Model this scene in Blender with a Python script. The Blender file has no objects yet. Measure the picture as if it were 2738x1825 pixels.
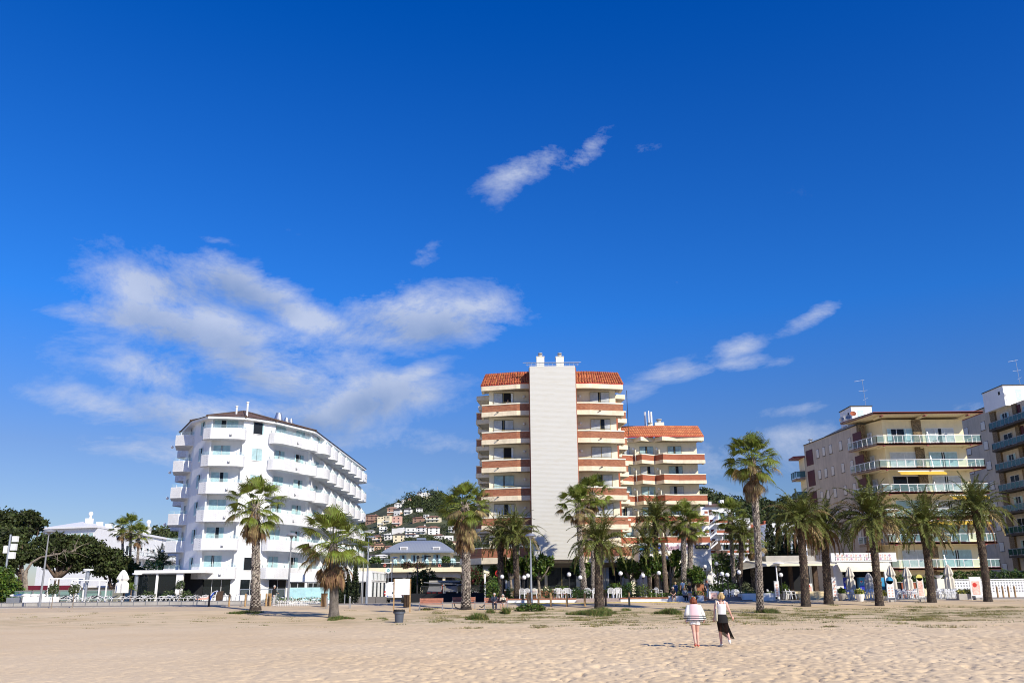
import bpy, math, random
import numpy as np
from mathutils import Vector, Matrix
R = math.radians
rnd = random.Random(7)
C = bpy.context.scene.collection
# ---------------------------------------------------------------- camera, sky, sun
FOC, TH, RO, CH = 2358., R(15.8), math.atan(77 / 8351), 1.87
_F = (0, math.cos(TH), math.sin(TH)); _U = (0, -math.sin(TH), math.cos(TH))
_R = (math.cos(RO), -_U[1] * math.sin(RO), -_U[2] * math.sin(RO))
_U = (math.sin(RO), _U[1] * math.cos(RO), _U[2] * math.cos(RO))
cam = bpy.data.cameras.new('camera'); co = bpy.data.objects.new('camera', cam); C.objects.link(co)
cam.sensor_width = 36; cam.lens = FOC / 2738 * 36; cam.clip_end = 6000; cam.clip_start = .1
co.matrix_world = Matrix(((_R[0], _U[0], -_F[0], 0), (_R[1], _U[1], -_F[1], 0), (_R[2], _U[2], -_F[2], CH), (0, 0, 0, 1)))
bpy.context.scene.camera = co
def ray(u, v):
    a, b = u - 1369, 912.5 - v
    return [_F[i] * FOC + _R[i] * a + _U[i] * b for i in range(3)]
def at(u, v, Y):
    r = ray(u, v); t = Y / r[1]
    return Vector((r[0] * t, Y, r[2] * t + CH))
PROF = [(-1e3, 0), (50, 0), (56, .03), (60, .12), (66, .29), (72, .47), (76, .65), (80, .82), (90, .87), (1e5, .87)]
PX = [p[0] for p in PROF]; PZ = [p[1] for p in PROF]
def gz(Y): return float(np.interp(Y, PX, PZ))
def xat(u, Y, z):
    r0 = ray(u, 0); r1 = ray(u, 1); b = [r1[i] - r0[i] for i in range(3)]
    v = ((z - CH) * r0[1] - Y * r0[2]) / (Y * b[2] - (z - CH) * b[1])
    r = ray(u, v); return r[0] / r[1] * Y
def gp(u, Y, dz=0):
    z = gz(Y) + dz
    return Vector((xat(u, Y, z), Y, z))
sc = bpy.context.scene
sc.view_settings.view_transform = 'Standard'; sc.view_settings.look = 'None'; sc.view_settings.exposure = 0.35
sc.cycles.max_bounces = 6; sc.cycles.filter_width = 1.05; sc.cycles.transparent_max_bounces = 12
SAZ, SEL = R(40), R(33)
sun = bpy.data.lights.new('sun', 'SUN'); sun.energy = 4.6; sun.angle = R(.5); sun.color = (1, .91, .75)
so = bpy.data.objects.new('sun', sun); C.objects.link(so)
sd = Vector((math.sin(SAZ) * math.cos(SEL), -math.cos(SAZ) * math.cos(SEL), math.sin(SEL)))
so.rotation_euler = sd.to_track_quat('Z', 'Y').to_euler()
so.location = (20, -30, 40)

class NT:
    def __init__(s, tree): s.t = tree; s.n = tree.nodes; s.n.clear()
    def node(s, typ, ins=None, **kw):
        n = s.n.new(typ)
        for k, v in kw.items(): setattr(n, k, v)
        for k, v in (ins or {}).items(): s.put(n.inputs[k], v)
        return n
    def put(s, sock, v):
        if isinstance(v, bpy.types.NodeSocket): s.t.links.new(v, sock)
        elif isinstance(v, bpy.types.Node): s.t.links.new(v.outputs[0], sock)
        else: sock.default_value = v
    def m(s, op, a, b=None, c=None, clamp=False):
        n = s.n.new('ShaderNodeMath'); n.operation = op; n.use_clamp = clamp
        for i, x in enumerate((a, b, c)):
            if x is not None: s.put(n.inputs[i], x)
        return n.outputs[0]
    def mixc(s, f, a, b, mode='MIX'):
        n = s.n.new('ShaderNodeMix'); n.data_type = 'RGBA'; n.blend_type = mode
        s.put(n.inputs[0], f); s.put(n.inputs[6], a); s.put(n.inputs[7], b); return n.outputs[2]
    def rng(s, x, a, b, c=0., d=1., sm=False):
        n = s.n.new('ShaderNodeMapRange')
        if sm: n.interpolation_type = 'SMOOTHSTEP'
        for i, q in enumerate((x, a, b, c, d)): s.put(n.inputs[i], q)
        return n.outputs[0]

w = bpy.data.worlds.new('World'); sc.world = w; w.use_nodes = True
W = NT(w.node_tree)
sky = W.node('ShaderNodeTexSky', sky_type='NISHITA', sun_disc=False, sun_elevation=SEL, sun_rotation=math.pi - SAZ,
             air_density=1.0, dust_density=.25, ozone_density=3.0, altitude=0)
tc = W.node('ShaderNodeTexCoord'); sep = W.node('ShaderNodeSeparateXYZ', {0: tc.outputs['Generated']})
X_, Y_, Z_ = sep.outputs
az = W.m('ARCTAN2', X_, Y_); el = W.m('ARCSINE', Z_)
def azel(u, v):
    r = Vector(ray(u, v)).normalized(); return math.atan2(r.x, r.y), math.asin(r.z)
nz = W.node('ShaderNodeTexNoise', {'Vector': W.node('ShaderNodeMapping', {0: tc.outputs['Generated'], 'Scale': (1, 1, 1.9)}), 'Scale': 6.2, 'Detail': 14., 'Roughness': .70, 'Distortion': .3})
nw = W.node('ShaderNodeTexNoise', {'Vector': tc.outputs['Generated'], 'Scale': 5., 'Detail': 3.})
nws = W.node('ShaderNodeSeparateColor', {0: nw.outputs[1]})
wx = W.m('ADD', az, W.m('MULTIPLY', W.m('SUBTRACT', nws.outputs[0], .5), .05))
wy = W.m('ADD', el, W.m('MULTIPLY', W.m('SUBTRACT', nws.outputs[1], .5), .05))
# clouds as soft patches in sky directions: centre (photo px), half sizes (px), tilt deg, strength
CL = [(640, 960, 420, 170, 10, .72), (285, 838, 160, 38, -6, .95), (430, 765, 170, 58, 0, 1.1), (640, 775, 180, 62, 12, 1.2), (825, 862, 190, 52, 18, 1.1), (520, 880, 250, 80, 12, 1.25), (690, 985, 240, 80, 18, 1.25), (400, 980, 150, 60, 8, .95),
      (1140, 860, 215, 72, -6, 1.3), (1020, 905, 160, 45, -6, 1.0), (985, 1080, 210, 72, -10, 1.15), (830, 1110, 240, 62, 0, 1.15), (1115, 1010, 95, 36, -28, .85), (560, 1110, 230, 72, 6, 1.12), (300, 1090, 190, 50, 6, .8), (450, 1190, 230, 48, 5, .85), (900, 1185, 240, 42, 0, .8),
      (1200, 1200, 260, 28, 0, .5), (1000, 1290, 300, 50, 0, .5), (420, 1420, 300, 40, 0, .6), (1430, 460, 145, 48, -22, .85), (1580, 410, 95, 40, -38, .72), (1375, 510, 70, 42, -40, .72), (1740, 385, 60, 22, -10, .42), (1970, 915, 80, 28, -12, .66), (1795, 985, 115, 24, -8, .78), (2170, 848, 80, 24, -18, .68), (1965, 955, 110, 24, 8, .5), (2080, 965, 70, 18, -10, .5),
      (1700, 1030, 90, 30, -20, .5), (1930, 1210, 460, 75, -4, .5), (2120, 1150, 150, 42, -5, .55), (2130, 1075, 120, 18, -5, .45), (1990, 1330, 280, 70, 0, .62), (1250, 1370, 200, 40, 0, .4),
      (570, 655, 90, 16, 8, .40), (1135, 700, 50, 34, -40, .34), (1810, 750, 40, 12, 8, .32), (740, 620, 90, 25, 20, .28), (2610, 1100, 60, 18, 0, .5)]
acc = None; low = None
for (u, v, a, b, t, s_) in CL:
    A, E = azel(u, v); k = 1 / 2358.; cs, sn = math.cos(R(-t)), math.sin(R(-t))
    dx = W.m('MULTIPLY', W.m('SUBTRACT', wx, A), math.cos(E)); dy = W.m('SUBTRACT', wy, E)
    p = W.m('DIVIDE', W.m('ADD', W.m('MULTIPLY', dx, cs), W.m('MULTIPLY', dy, sn)), a * k * 1.0)
    q = W.m('DIVIDE', W.m('SUBTRACT', W.m('MULTIPLY', dy, cs), W.m('MULTIPLY', dx, sn)), b * k * .95)
    d = W.m('ADD', W.m('MULTIPLY', p, p), W.m('MULTIPLY', q, q))
    g = W.m('MULTIPLY', W.m('EXPONENT', W.m('MULTIPLY', d, -.9)), s_)
    acc = g if acc is None else W.m('MAXIMUM', acc, g)
    if s_ > 1.1:
        gl = W.m('MULTIPLY', g, W.rng(q, -1., 1., 1.1, -.1))
        low = gl if low is None else W.m('MAXIMUM', low, gl)
dens = W.m('ADD', W.m('MULTIPLY', acc, 1.15), W.m('MULTIPLY', W.m('SUBTRACT', nz.outputs[0], .53), W.m('MULTIPLY', W.m('ADD', acc, .35), 3.5)))
mask = W.rng(dens, .22, 1.1, 0., 1.)
n2 = W.node('ShaderNodeTexNoise', {'Vector': tc.outputs['Generated'], 'Scale': 7., 'Detail': 8., 'Roughness': .55})
sh = W.m('ADD', W.m('MULTIPLY', low, 1.15), W.m('MULTIPLY', W.m('SUBTRACT', n2.outputs[0], .54), 2.6), clamp=True)
cc = W.mixc(sh, (4.7, 5.2, 6.4, 1), (1.9, 2.7, 4.5, 1))
tint = W.mixc(W.rng(el, .15, .30), W.mixc(W.rng(el, 0., .15), (.52, .54, .66, 1), (.40, .50, .76, 1)), W.mixc(W.rng(el, .3, .64), (.14, .58, 1.22, 1), (.0, .44, 1.25, 1)))
hz = W.mixc(W.rng(az, -.7, .9), (1.08, 1.05, 1.02, 1), (.84, .94, .98, 1))
skc = W.mixc(1., W.mixc(1., sky.outputs[0], tint, 'MULTIPLY'), hz, 'MULTIPLY')
fin = W.mixc(W.m('MULTIPLY', mask, .84), skc, cc)
bg = W.node('ShaderNodeBackground', {0: fin, 1: .1})
W.node('ShaderNodeOutputWorld', {0: bg})

# ---------------------------------------------------------------- materials
MATS = {}
def mat(name, col, rough=.7, var=.12, scale=3., bump=0., bscale=20., metal=0., spec=.4, col2=None, dirt=0., isl=0., trans=0., coat=0.):
    m_ = bpy.data.materials.new(name); m_.use_nodes = True; T = NT(m_.node_tree)
    bs = T.node('ShaderNodeBsdfPrincipled', {'Roughness': rough, 'Metallic': metal, 'Specular IOR Level': spec, 'Coat Weight': coat})
    o = T.node('ShaderNodeOutputMaterial')
    t = T.node('ShaderNodeTexCoord'); n = T.node('ShaderNodeTexNoise', {'Vector': t.outputs['Object'], 'Scale': scale, 'Detail': 6., 'Roughness': .65})
    c2 = tuple(col2) + (1,) if col2 else tuple(max(0, x * (1 - var * 2.2)) for x in col) + (1,)
    c = T.mixc(T.rng(n.outputs[0], .35, .7), tuple(min(1, x * (1 + var * .5)) for x in col) + (1,), c2)
    if isl:
        g = T.node('ShaderNodeNewGeometry'); hs = T.node('ShaderNodeHueSaturation', {'Hue': T.rng(g.outputs['Random Per Island'], 0, 1, .5 - .04 * isl, .5 + .03 * isl), 'Value': T.rng(g.outputs['Random Per Island'], 0, 1, 1 - .55 * isl, 1 + .5 * isl), 'Color': c})
        c = hs.outputs[0]
    if dirt:
        mp = T.node('ShaderNodeMapping', {0: t.outputs['Object'], 'Scale': (1.2, 1.2, .12)})
        n3 = T.node('ShaderNodeTexNoise', {'Vector': mp, 'Scale': 2.2, 'Detail': 5., 'Roughness': .7})
        c = T.mixc(T.m('MULTIPLY', T.rng(n3.outputs[0], .48, .75), dirt), c, (.16, .14, .11, 1))
    T.put(bs.inputs['Base Color'], c)
    if bump:
        nb = T.node('ShaderNodeTexNoise', {'Vector': t.outputs['Object'], 'Scale': bscale, 'Detail': 5.})
        T.put(bs.inputs['Normal'], T.node('ShaderNodeBump', {'Strength': bump, 'Distance': .05, 'Height': nb.outputs[0]}))
    if trans:
        tr = T.node('ShaderNodeBsdfTranslucent', {0: c}); mx = T.node('ShaderNodeMixShader', {0: trans, 1: bs.outputs[0], 2: tr.outputs[0]})
        T.put(o.inputs[0], mx)
    else: T.put(o.inputs[0], bs)
    MATS[name] = m_; return m_
def bricks(name, c1, c2, mortar, bw=.25, bh=.07, ms=.012, bump=.5, rough=.8, off=.5):
    m_ = bpy.data.materials.new(name); m_.use_nodes = True; T = NT(m_.node_tree)
    bs = T.node('ShaderNodeBsdfPrincipled', {'Roughness': rough}); o = T.node('ShaderNodeOutputMaterial', {0: bs})
    t = T.node('ShaderNodeTexCoord'); s = T.node('ShaderNodeSeparateXYZ', {0: t.outputs['Object']})
    v = T.node('ShaderNodeCombineXYZ', {0: T.m('ADD', s.outputs[0], s.outputs[1]), 1: s.outputs[2]})
    b = T.node('ShaderNodeTexBrick', {'Vector': v, 'Color1': c1 + (1,), 'Color2': c2 + (1,), 'Mortar': mortar + (1,), 'Scale': 1., 'Mortar Size': ms, 'Brick Width': bw, 'Row Height': bh, 'Bias': -.1}, offset=off)
    n = T.node('ShaderNodeTexNoise', {'Vector': t.outputs['Object'], 'Scale': 1.5, 'Detail': 8.})
    n2_ = T.node('ShaderNodeTexNoise', {'Vector': T.node('ShaderNodeMapping', {0: t.outputs['Object'], 'Scale': (1, 1, 3)}), 'Scale': 3., 'Detail': 6., 'Roughness': .7})
    c = T.mixc(T.rng(n.outputs[0], .3, .75, 0, .3), b.outputs[0], tuple(x * .55 for x in c1) + (1,))
    c = T.mixc(T.rng(n2_.outputs[0], .5, .8, 0, .3), c, tuple(min(1, x * 1.6 + .03) for x in c2) + (1,))
    T.put(bs.inputs['Base Color'], c)
    T.put(bs.inputs['Normal'], T.node('ShaderNodeBump', {'Strength': bump, 'Distance': .02, 'Height': b.outputs[1]}, invert=True))
    MATS[name] = m_; return m_
def glass(name, col, rough=.03, alpha=.35, tc_=.5):
    m_ = bpy.data.materials.new(name); m_.use_nodes = True; T = NT(m_.node_tree)
    g = T.node('ShaderNodeBsdfPrincipled', {'Base Color': col + (1,), 'Roughness': rough, 'Specular IOR Level': .9})
    t = T.node('ShaderNodeBsdfTransparent', {0: tuple(tc_ + (1 - tc_) * x for x in col) + (1,)})
    T.node('ShaderNodeOutputMaterial', {0: T.node('ShaderNodeMixShader', {0: alpha, 1: t.outputs[0], 2: g.outputs[0]})})
    MATS[name] = m_; return m_
mat('white', (.80, .81, .82), .6, .03, .6, dirt=.10)
bricks('white_brick', (.79, .80, .82), (.74, .75, .78), (.55, .56, .6), .5, .11, .016, .5, .55)
mat('white_plain', (.82, .82, .82), .45, .03, 2.)
mat('white_plastic', (.85, .86, .87), .3, .02, 2.)
mat('soffit_white', (.72, .73, .75), .7, .04, 1.)
mat('cream', (.83, .77, .60), .75, .05, .8, dirt=.10)
mat('cream_band', (.80, .70, .52), .75, .10, 1.2, dirt=.22)
mat('cream_pale', (.82, .78, .64), .7, .05, 1.)
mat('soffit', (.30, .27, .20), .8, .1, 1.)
bricks('red_brick', (.33, .095, .045), (.50, .20, .095), (.27, .17, .11), .26, .07, .012, .6)
bricks('red_brick_plain', (.34, .085, .04), (.42, .125, .06), (.28, .13, .08), .26, .07, .008, .4)
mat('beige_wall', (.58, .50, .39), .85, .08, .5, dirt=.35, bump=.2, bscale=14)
mat('yellow_wall', (.66, .50, .24), .8, .05, .8, dirt=.12)
mat('warm_cream', (.82, .72, .49), .8, .05, .8, dirt=.12)
mat('slab_red', (.24, .045, .04), .55, .08, 2., dirt=.15)
mat('slab_dark', (.06, .045, .03), .7, .1, 2.)
mat('maroon', (.09, .012, .014), .6, .1, 1.)
mat('stone_pier', (.26, .19, .11), .9, .5, 7., bump=.8, bscale=9)
mat('steel', (.55, .57, .6), .35, .08, 5., metal=.8)
mat('lamp_grey', (.30, .31, .33), .45, .06, 2., metal=.4)
mat('dark_metal', (.03, .032, .035), .5, .1, 2., metal=.3)
mat('grey_panel', (.16, .15, .145), .8, .06, 1.)
mat('rubber', (.02, .02, .02), .8, .1, 5.)
glass('rail_glass', (.35, .72, .72), .05, .22)
glass('green_glass', (.38, .62, .62), .04, .24)
glass('green_glass_dark', (.02, .10, .10), .04, .6, .2)  # dark copy of green_glass; shade of the right-edge block put into its colour
glass('rail_glass_pale', (.70, .88, .90), .06, .10, .8)
glass('window_glass', (.02, .035, .05), .02, .16, .93)
glass('dark_glass', (.012, .018, .022), .03, .55)
mat('room_dark', (.012, .014, .018), .9, .1, 1.)
mat('curtain_teal', (.62, .86, .90), .9, .12, 2.)
mat('curtain_white', (.84, .88, .90), .9, .1, 2.)
mat('shutter', (.74, .70, .60), .7, .05, 2.)
mat('frame_white', (.78, .78, .78), .4, .03, 2.)
mat('frame_bronze', (.30, .24, .10), .45, .1, 3., metal=.2)
mat('roof_brown', (.13, .085, .06), .85, .35, 3., bump=.3, bscale=8)
mat('zinc', (.30, .34, .40), .35, .08, 1., metal=.5)
mat('concrete', (.42, .40, .37), .85, .1, 1., bump=.3, bscale=25)
mat('paving', (.33, .29, .24), .85, .1, .6, bump=.2, bscale=40)
mat('pink_paving', (.34, .25, .22), .85, .1, 1.)
mat('yellow_paint', (.62, .47, .10), .75, .2, 4.)
mat('wood', (.42, .27, .13), .75, .25, 4., bump=.3, bscale=18)
mat('wood_dark', (.09, .055, .035), .7, .25, 4., bump=.3)
mat('bench_wood', (.42, .17, .11), .6, .15, 5.)
mat('trunk_scar', (.40, .35, .30), .95, .35, 5., bump=.9, bscale=14, isl=.7)
mat('trunk_core', (.07, .055, .045), .95, .4, 5., bump=1., bscale=16)
mat('trunk_smooth', (.17, .15, .13), .95, .25, 3., bump=.9, bscale=20)
mat('trunk_date', (.17, .125, .09), .95, .4, 5., bump=1., bscale=12, isl=.8)
mat('bark', (.14, .10, .075), .95, .35, 2., bump=.9, bscale=8)
mat('bark_pale', (.30, .25, .20), .95, .35, 3., bump=.7, bscale=10)
mat('fan_green', (.19, .235, .035), .6, .25, 2., isl=.8, trans=.28)
mat('date_green', (.15, .17, .035), .7, .25, 2., isl=.8, trans=.25)
mat('olive_dead', (.30, .23, .10), .8, .25, 2., isl=.7, trans=.15)
mat('dead_frond', (.30, .19, .095), .9, .3, 2., isl=.8, trans=.12)
mat('pine_green', (.062, .085, .018), .7, .3, .5, isl=.8, trans=.1)
mat('pine_dark', (.038, .055, .015), .7, .3, .5, isl=.8, trans=.08)
mat('leaf_bright', (.13, .20, .025), .55, .25, 1., isl=.7, trans=.25)
mat('hedge_green', (.045, .095, .016), .6, .3, 1., isl=.8, trans=.15)
mat('olive_leaf', (.12, .14, .07), .7, .2, 1., isl=.7, trans=.15)
mat('cypress_green', (.018, .03, .012), .8, .3, 1., isl=.8)
mat('grass_green', (.10, .17, .03), .7, .3, 1., isl=.7, trans=.2)
mat('grass_dry', (.30, .25, .09), .8, .3, 1., isl=.7, trans=.15)
mat('hill_green', (.03, .046, .018), .9, .4, .02, isl=.7)
mat('hill_soil', (.075, .085, .035), .95, .3, .02)
mat('skin', (.62, .36, .26), .5, .08, 3.)
mat('skin_pink', (.66, .38, .30), .5, .08, 3.)
mat('black_cloth', (.012, .012, .014), .9, .1, 3.)
mat('navy_cloth', (.03, .04, .07), .9, .1, 3.)
mat('blue_cloth', (.07, .12, .24), .9, .15, 3.)
mat('denim', (.12, .20, .34), .9, .2, 6.)
mat('grey_cloth', (.45, .45, .46), .9, .1, 3.)
mat('white_cloth', (.78, .78, .80), .85, .04, 3.)
mat('canvas', (.66, .62, .50), .85, .08, 3.)
mat('parasol_cloth', (.62, .58, .50), .85, .08, 3.)
mat('awning', (.82, .77, .60), .8, .05, 1.)
mat('hair_blond', (.52, .36, .16), .6, .3, 20.)
mat('hair_red', (.22, .05, .018), .6, .3, 20.)
mat('hair_grey', (.45, .44, .42), .7, .2, 20.)
mat('hair_dark', (.03, .02, .015), .7, .2, 20.)
mat('shoe_white', (.8, .8, .8), .5, .03, 4.)
mat('coral', (.65, .13, .10), .5, .1, 4.)
mat('van_white', (.80, .81, .82), .25, .02, 1., coat=.5)
mat('red_lens', (.45, .02, .02), .2, .05, 3.)
mat('bin_grey', (.085, .10, .13), .45, .08, 3.)
mat('sign_red', (.55, .03, .02), .4, .05, 3.)
mat('sign_dark', (.03, .015, .015), .4, .05, 3.)
mat('sign_teal', (.03, .28, .28), .4, .05, 3.)
mat('sign_blue', (.03, .10, .55), .35, .05, 3.)
mat('cooler_blue', (.02, .035, .42), .3, .08, 1.)
mat('cooler_light', (.05, .32, .62), .3, .1, 1.)
mat('sign_lilac', (.50, .32, .42), .6, .1, 3.)
mat('sign_yellow', (.62, .58, .16), .4, .05, 3.)
mat('awning_yellow', (.72, .48, .06), .8, .08, 1.)
mat('terracotta', (.36, .10, .045), .8, .2, 2., isl=.5)
mat('orange_ring', (.65, .09, .04), .5, .05, 2.)
mat('globe', (.85, .85, .86), .25, .02, 3.)
mat('food_pic', (.72, .50, .45), .6, .9, 14., col2=(.35, .12, .10))
mat('lounger_mesh', (.20, .23, .24), .7, .1, 4.)
mat('cushion', (.78, .76, .72), .9, .05, 3.)
mat('towel', (.65, .22, .16), .9, .5, 6., col2=(.75, .6, .5))
mat('striped', (.75, .75, .72), .9, .5, 6., col2=(.2, .15, .15))
mat('house_white', (.78, .77, .74), .8, .06, .2)
mat('house_cream', (.70, .62, .44), .8, .06, .2)
mat('house_pink', (.68, .42, .33), .8, .06, .2)
mat('house_orange', (.60, .40, .27), .8, .06, .2)
mat('house_brown', (.36, .22, .16), .8, .1, .2)
mat('roof_tile', (.32, .17, .12), .85, .3, .6)
mat('roof_grey', (.10, .085, .08), .85, .2, .6)
mat('house_glass', (.03, .035, .045), .2, .1, 1.)
mat('parasol_teal', (.16, .38, .38), .8, .4, 3., col2=(.7, .72, .7))
mat('reed', (.24, .23, .18), .9, .25, 4.)
mat('steps', (.68, .58, .38), .8, .1, 2.)
mat('pink_wall', (.15, .01, .03), .8, .2, 1.)
def slats(name, col, col2, pitch, ax=2, bump=1., duty=.25, rough=.5, stain=.1):
    m_ = bpy.data.materials.new(name); m_.use_nodes = True; T = NT(m_.node_tree)
    bs = T.node('ShaderNodeBsdfPrincipled', {'Roughness': rough}); T.node('ShaderNodeOutputMaterial', {0: bs})
    t = T.node('ShaderNodeTexCoord'); s = T.node('ShaderNodeSeparateXYZ', {0: t.outputs['Object']})
    src = s.outputs[ax] if ax < 3 else T.m('ADD', s.outputs[0], s.outputs[1])
    f = T.m('FRACT', T.m('DIVIDE', src, pitch))
    n = T.node('ShaderNodeTexNoise', {'Vector': T.node('ShaderNodeMapping', {0: t.outputs['Object'], 'Scale': (.6, 1, 9)}), 'Scale': 1.5, 'Detail': 6., 'Roughness': .7})
    c = T.mixc(T.m('LESS_THAN', f, duty), col + (1,), col2 + (1,))
    c = T.mixc(T.rng(n.outputs[0], .5, .8, 0, stain), c, (.42, .36, .22, 1))
    T.put(bs.inputs['Base Color'], c)
    T.put(bs.inputs['Normal'], T.node('ShaderNodeBump', {'Strength': bump, 'Distance': .03, 'Height': T.m('PINGPONG', f, .5)}))
    MATS[name] = m_
slats('panel_slats', (.58, .575, .54), (.53, .52, .47), .135, 2, .25, .25, .4, .5)
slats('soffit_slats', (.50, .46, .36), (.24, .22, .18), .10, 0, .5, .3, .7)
slats('zinc_roof', (.23, .26, .31), (.31, .34, .38), .42, 0, .5, .12, .35)
slats('reed_fence', (.27, .27, .22), (.12, .12, .10), .06, 3, .8, .35, .9)
slats('wood_slats', (.36, .22, .11), (.10, .06, .03), .12, 3, .8, .15, .8)
bricks('tile_orange', (.48, .12, .04), (.62, .22, .08), (.16, .045, .02), .30, .42, .035, 1., .75, 0.)
bricks('tile_brown', (.16, .09, .06), (.22, .13, .09), (.05, .03, .02), .30, .42, .04, 1., .85, 0.)
bricks('paver', (.34, .27, .25), (.40, .32, .29), (.22, .18, .16), .4, .2, .01, .3)
# ---------------------------------------------------------------- mesh helpers
class MB:
    def __init__(s): s.v = []; s.f = []; s.mi = []; s.ms = []; s.m = 0
    def use(s, name):
        if name not in s.ms: s.ms.append(name)
        s.m = s.ms.index(name); return s
    def face(s, vs):
        k = len(s.v); s.v += [tuple(p) for p in vs]; s.f.append(tuple(range(k, k + len(vs)))); s.mi.append(s.m)
    def raw(s, vs, fs):
        k = len(s.v); s.v += [tuple(p) for p in vs]
        for f in fs: s.f.append(tuple(i + k for i in f)); s.mi.append(s.m)
    def box(s, x0, x1, y0, y1, z0, z1):
        vs = [(x, y, z) for z in (z0, z1) for x, y in ((x0, y0), (x1, y0), (x1, y1), (x0, y1))]
        s.raw(vs, [(3, 2, 1, 0), (4, 5, 6, 7), (0, 1, 5, 4), (1, 2, 6, 5), (2, 3, 7, 6), (3, 0, 4, 7)]); return s
    def obox(s, p, q, w, h, up=(0, 0, 1)):       # bar from p to q, width w, height h
        p, q = Vector(p), Vector(q); d = (q - p).normalized(); u = Vector(up)
        if abs(d.dot(u)) > .98: u = Vector((1, 0, 0))
        a = d.cross(u).normalized(); b = a.cross(d).normalized()
        vs = [e + a * (i * w / 2) + b * (j * h / 2) for e in (p, q) for i, j in ((-1, -1), (1, -1), (1, 1), (-1, 1))]
        s.raw(vs, [(3, 2, 1, 0), (4, 5, 6, 7), (0, 1, 5, 4), (1, 2, 6, 5), (2, 3, 7, 6), (3, 0, 4, 7)]); return s
    def prism(s, poly, z0, z1, cap=True):        # poly CCW (x,y)
        n = len(poly); vs = [(p[0], p[1], z0) for p in poly] + [(p[0], p[1], z1) for p in poly]
        fs = [(i, (i + 1) % n, n + (i + 1) % n, n + i) for i in range(n)]
        if cap: fs += [tuple(range(n - 1, -1, -1)), tuple(range(n, 2 * n))]
        s.raw(vs, fs); return s
    def strip(s, path, z0, z1, th, closed=False):   # wall of thickness th to the left side of the path
        P_ = [Vector(p[:2]) for p in path]; n = len(P_); off = []
        for i in range(n):
            a = P_[i] - P_[i - 1] if (i > 0 or closed) else P_[1] - P_[0]
            b = P_[(i + 1) % n] - P_[i] if (i < n - 1 or closed) else P_[-1] - P_[-2]
            na = Vector((-a.y, a.x)).normalized(); nb = Vector((-b.y, b.x)).normalized(); m_ = (na + nb)
            m_ = m_ / max(.3, m_.length_squared) * 2; off.append(P_[i] + m_ * th)
        vs = []
        for a, b in zip(P_, off): vs += [(a.x, a.y, z0), (a.x, a.y, z1), (b.x, b.y, z1), (b.x, b.y, z0)]
        fs = []
        for i in range(n if closed else n - 1):
            a = 4 * i; b = 4 * ((i + 1) % n)
            fs += [(a, b, b + 1, a + 1), (a + 1, b + 1, b + 2, a + 2), (a + 2, b + 2, b + 3, a + 3), (a + 3, b + 3, b, a)]
        if not closed: fs += [(0, 1, 2, 3), (4 * n - 1, 4 * n - 2, 4 * n - 3, 4 * n - 4)]
        s.raw(vs, fs); return s
    def tube(s, pts, rad, n=8, cap=True):
        pts = [Vector(p) for p in pts]
        if not hasattr(rad, '__len__'): rad = [rad] * len(pts)
        vs = []; pa = None
        for i, p in enumerate(pts):
            d = (pts[min(i + 1, len(pts) - 1)] - pts[max(i - 1, 0)]).normalized()
            if pa is None: a = d.orthogonal().normalized()
            else:
                a = pa - d * pa.dot(d); a = a.normalized() if a.length > 1e-5 else d.orthogonal().normalized()
            pa = a; b = d.cross(a)
            for k in range(n):
                t = 2 * math.pi * k / n; vs.append(p + (a * math.cos(t) + b * math.sin(t)) * rad[i])
        m_ = len(pts)
        fs = [(i * n + k, i * n + (k + 1) % n, (i + 1) * n + (k + 1) % n, (i + 1) * n + k) for i in range(m_ - 1) for k in range(n)]
        if cap: fs += [tuple(range(n - 1, -1, -1)), tuple(range((m_ - 1) * n, m_ * n))]
        s.raw(vs, fs); return s
    def loft(s, rings, n=14, cap=True):          # rings: (x, y, z, rx, ry[, yaw])
        vs = []
        for r in rings:
            yw = r[5] if len(r) > 5 else 0
            for k in range(n):
                t = 2 * math.pi * k / n; a, b = math.cos(t) * r[3], math.sin(t) * r[4]
                vs.append((r[0] + a * math.cos(yw) - b * math.sin(yw), r[1] + a * math.sin(yw) + b * math.cos(yw), r[2]))
        m_ = len(rings)
        fs = [(i * n + k, i * n + (k + 1) % n, (i + 1) * n + (k + 1) % n, (i + 1) * n + k) for i in range(m_ - 1) for k in range(n)]
        if cap: fs += [tuple(range(n - 1, -1, -1)), tuple(range((m_ - 1) * n, m_ * n))]
        s.raw(vs, fs); return s
    def lathe(s, c, prof, n=20): return s.loft([(c[0], c[1], c[2] + z, r, r) for r, z in prof], n)
    def ball(s, c, r, n=12, m_=8, sx=1, sy=1, sz=1):
        return s.loft([(c[0], c[1], c[2] - r * sz * math.cos(math.pi * i / m_), max(1e-4, r * sx * math.sin(math.pi * i / m_)), max(1e-4, r * sy * math.sin(math.pi * i / m_))) for i in range(m_ + 1)], n)
    def mesh(s, name, smooth=False):
        me = bpy.data.meshes.new(name); me.from_pydata(s.v, [], s.f)
        for x in s.ms: me.materials.append(MATS[x])
        me.polygons.foreach_set('material_index', s.mi)
        if smooth: me.polygons.foreach_set('use_smooth', [True] * len(s.f))
        me.update(); return me
def link(o, parent=None, loc=(0, 0, 0), rz=0, rot=None):
    C.objects.link(o); o.location = loc
    o.rotation_euler = rot if rot else (0, 0, rz)
    if parent: o.parent = parent
    return o
def tag(o, label=None, cat=None, group=None, kind=None):
    for k, v in (('label', label), ('category', cat), ('group', group), ('kind', kind)):
        if v: o[k] = v
    return o
def thing(name, loc, label, cat, group=None, rz=0, s=1):
    o = bpy.data.objects.new(name, None); link(o, None, loc, rz); o.scale = (s, s, s)
    return tag(o, label, cat, group)
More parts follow.
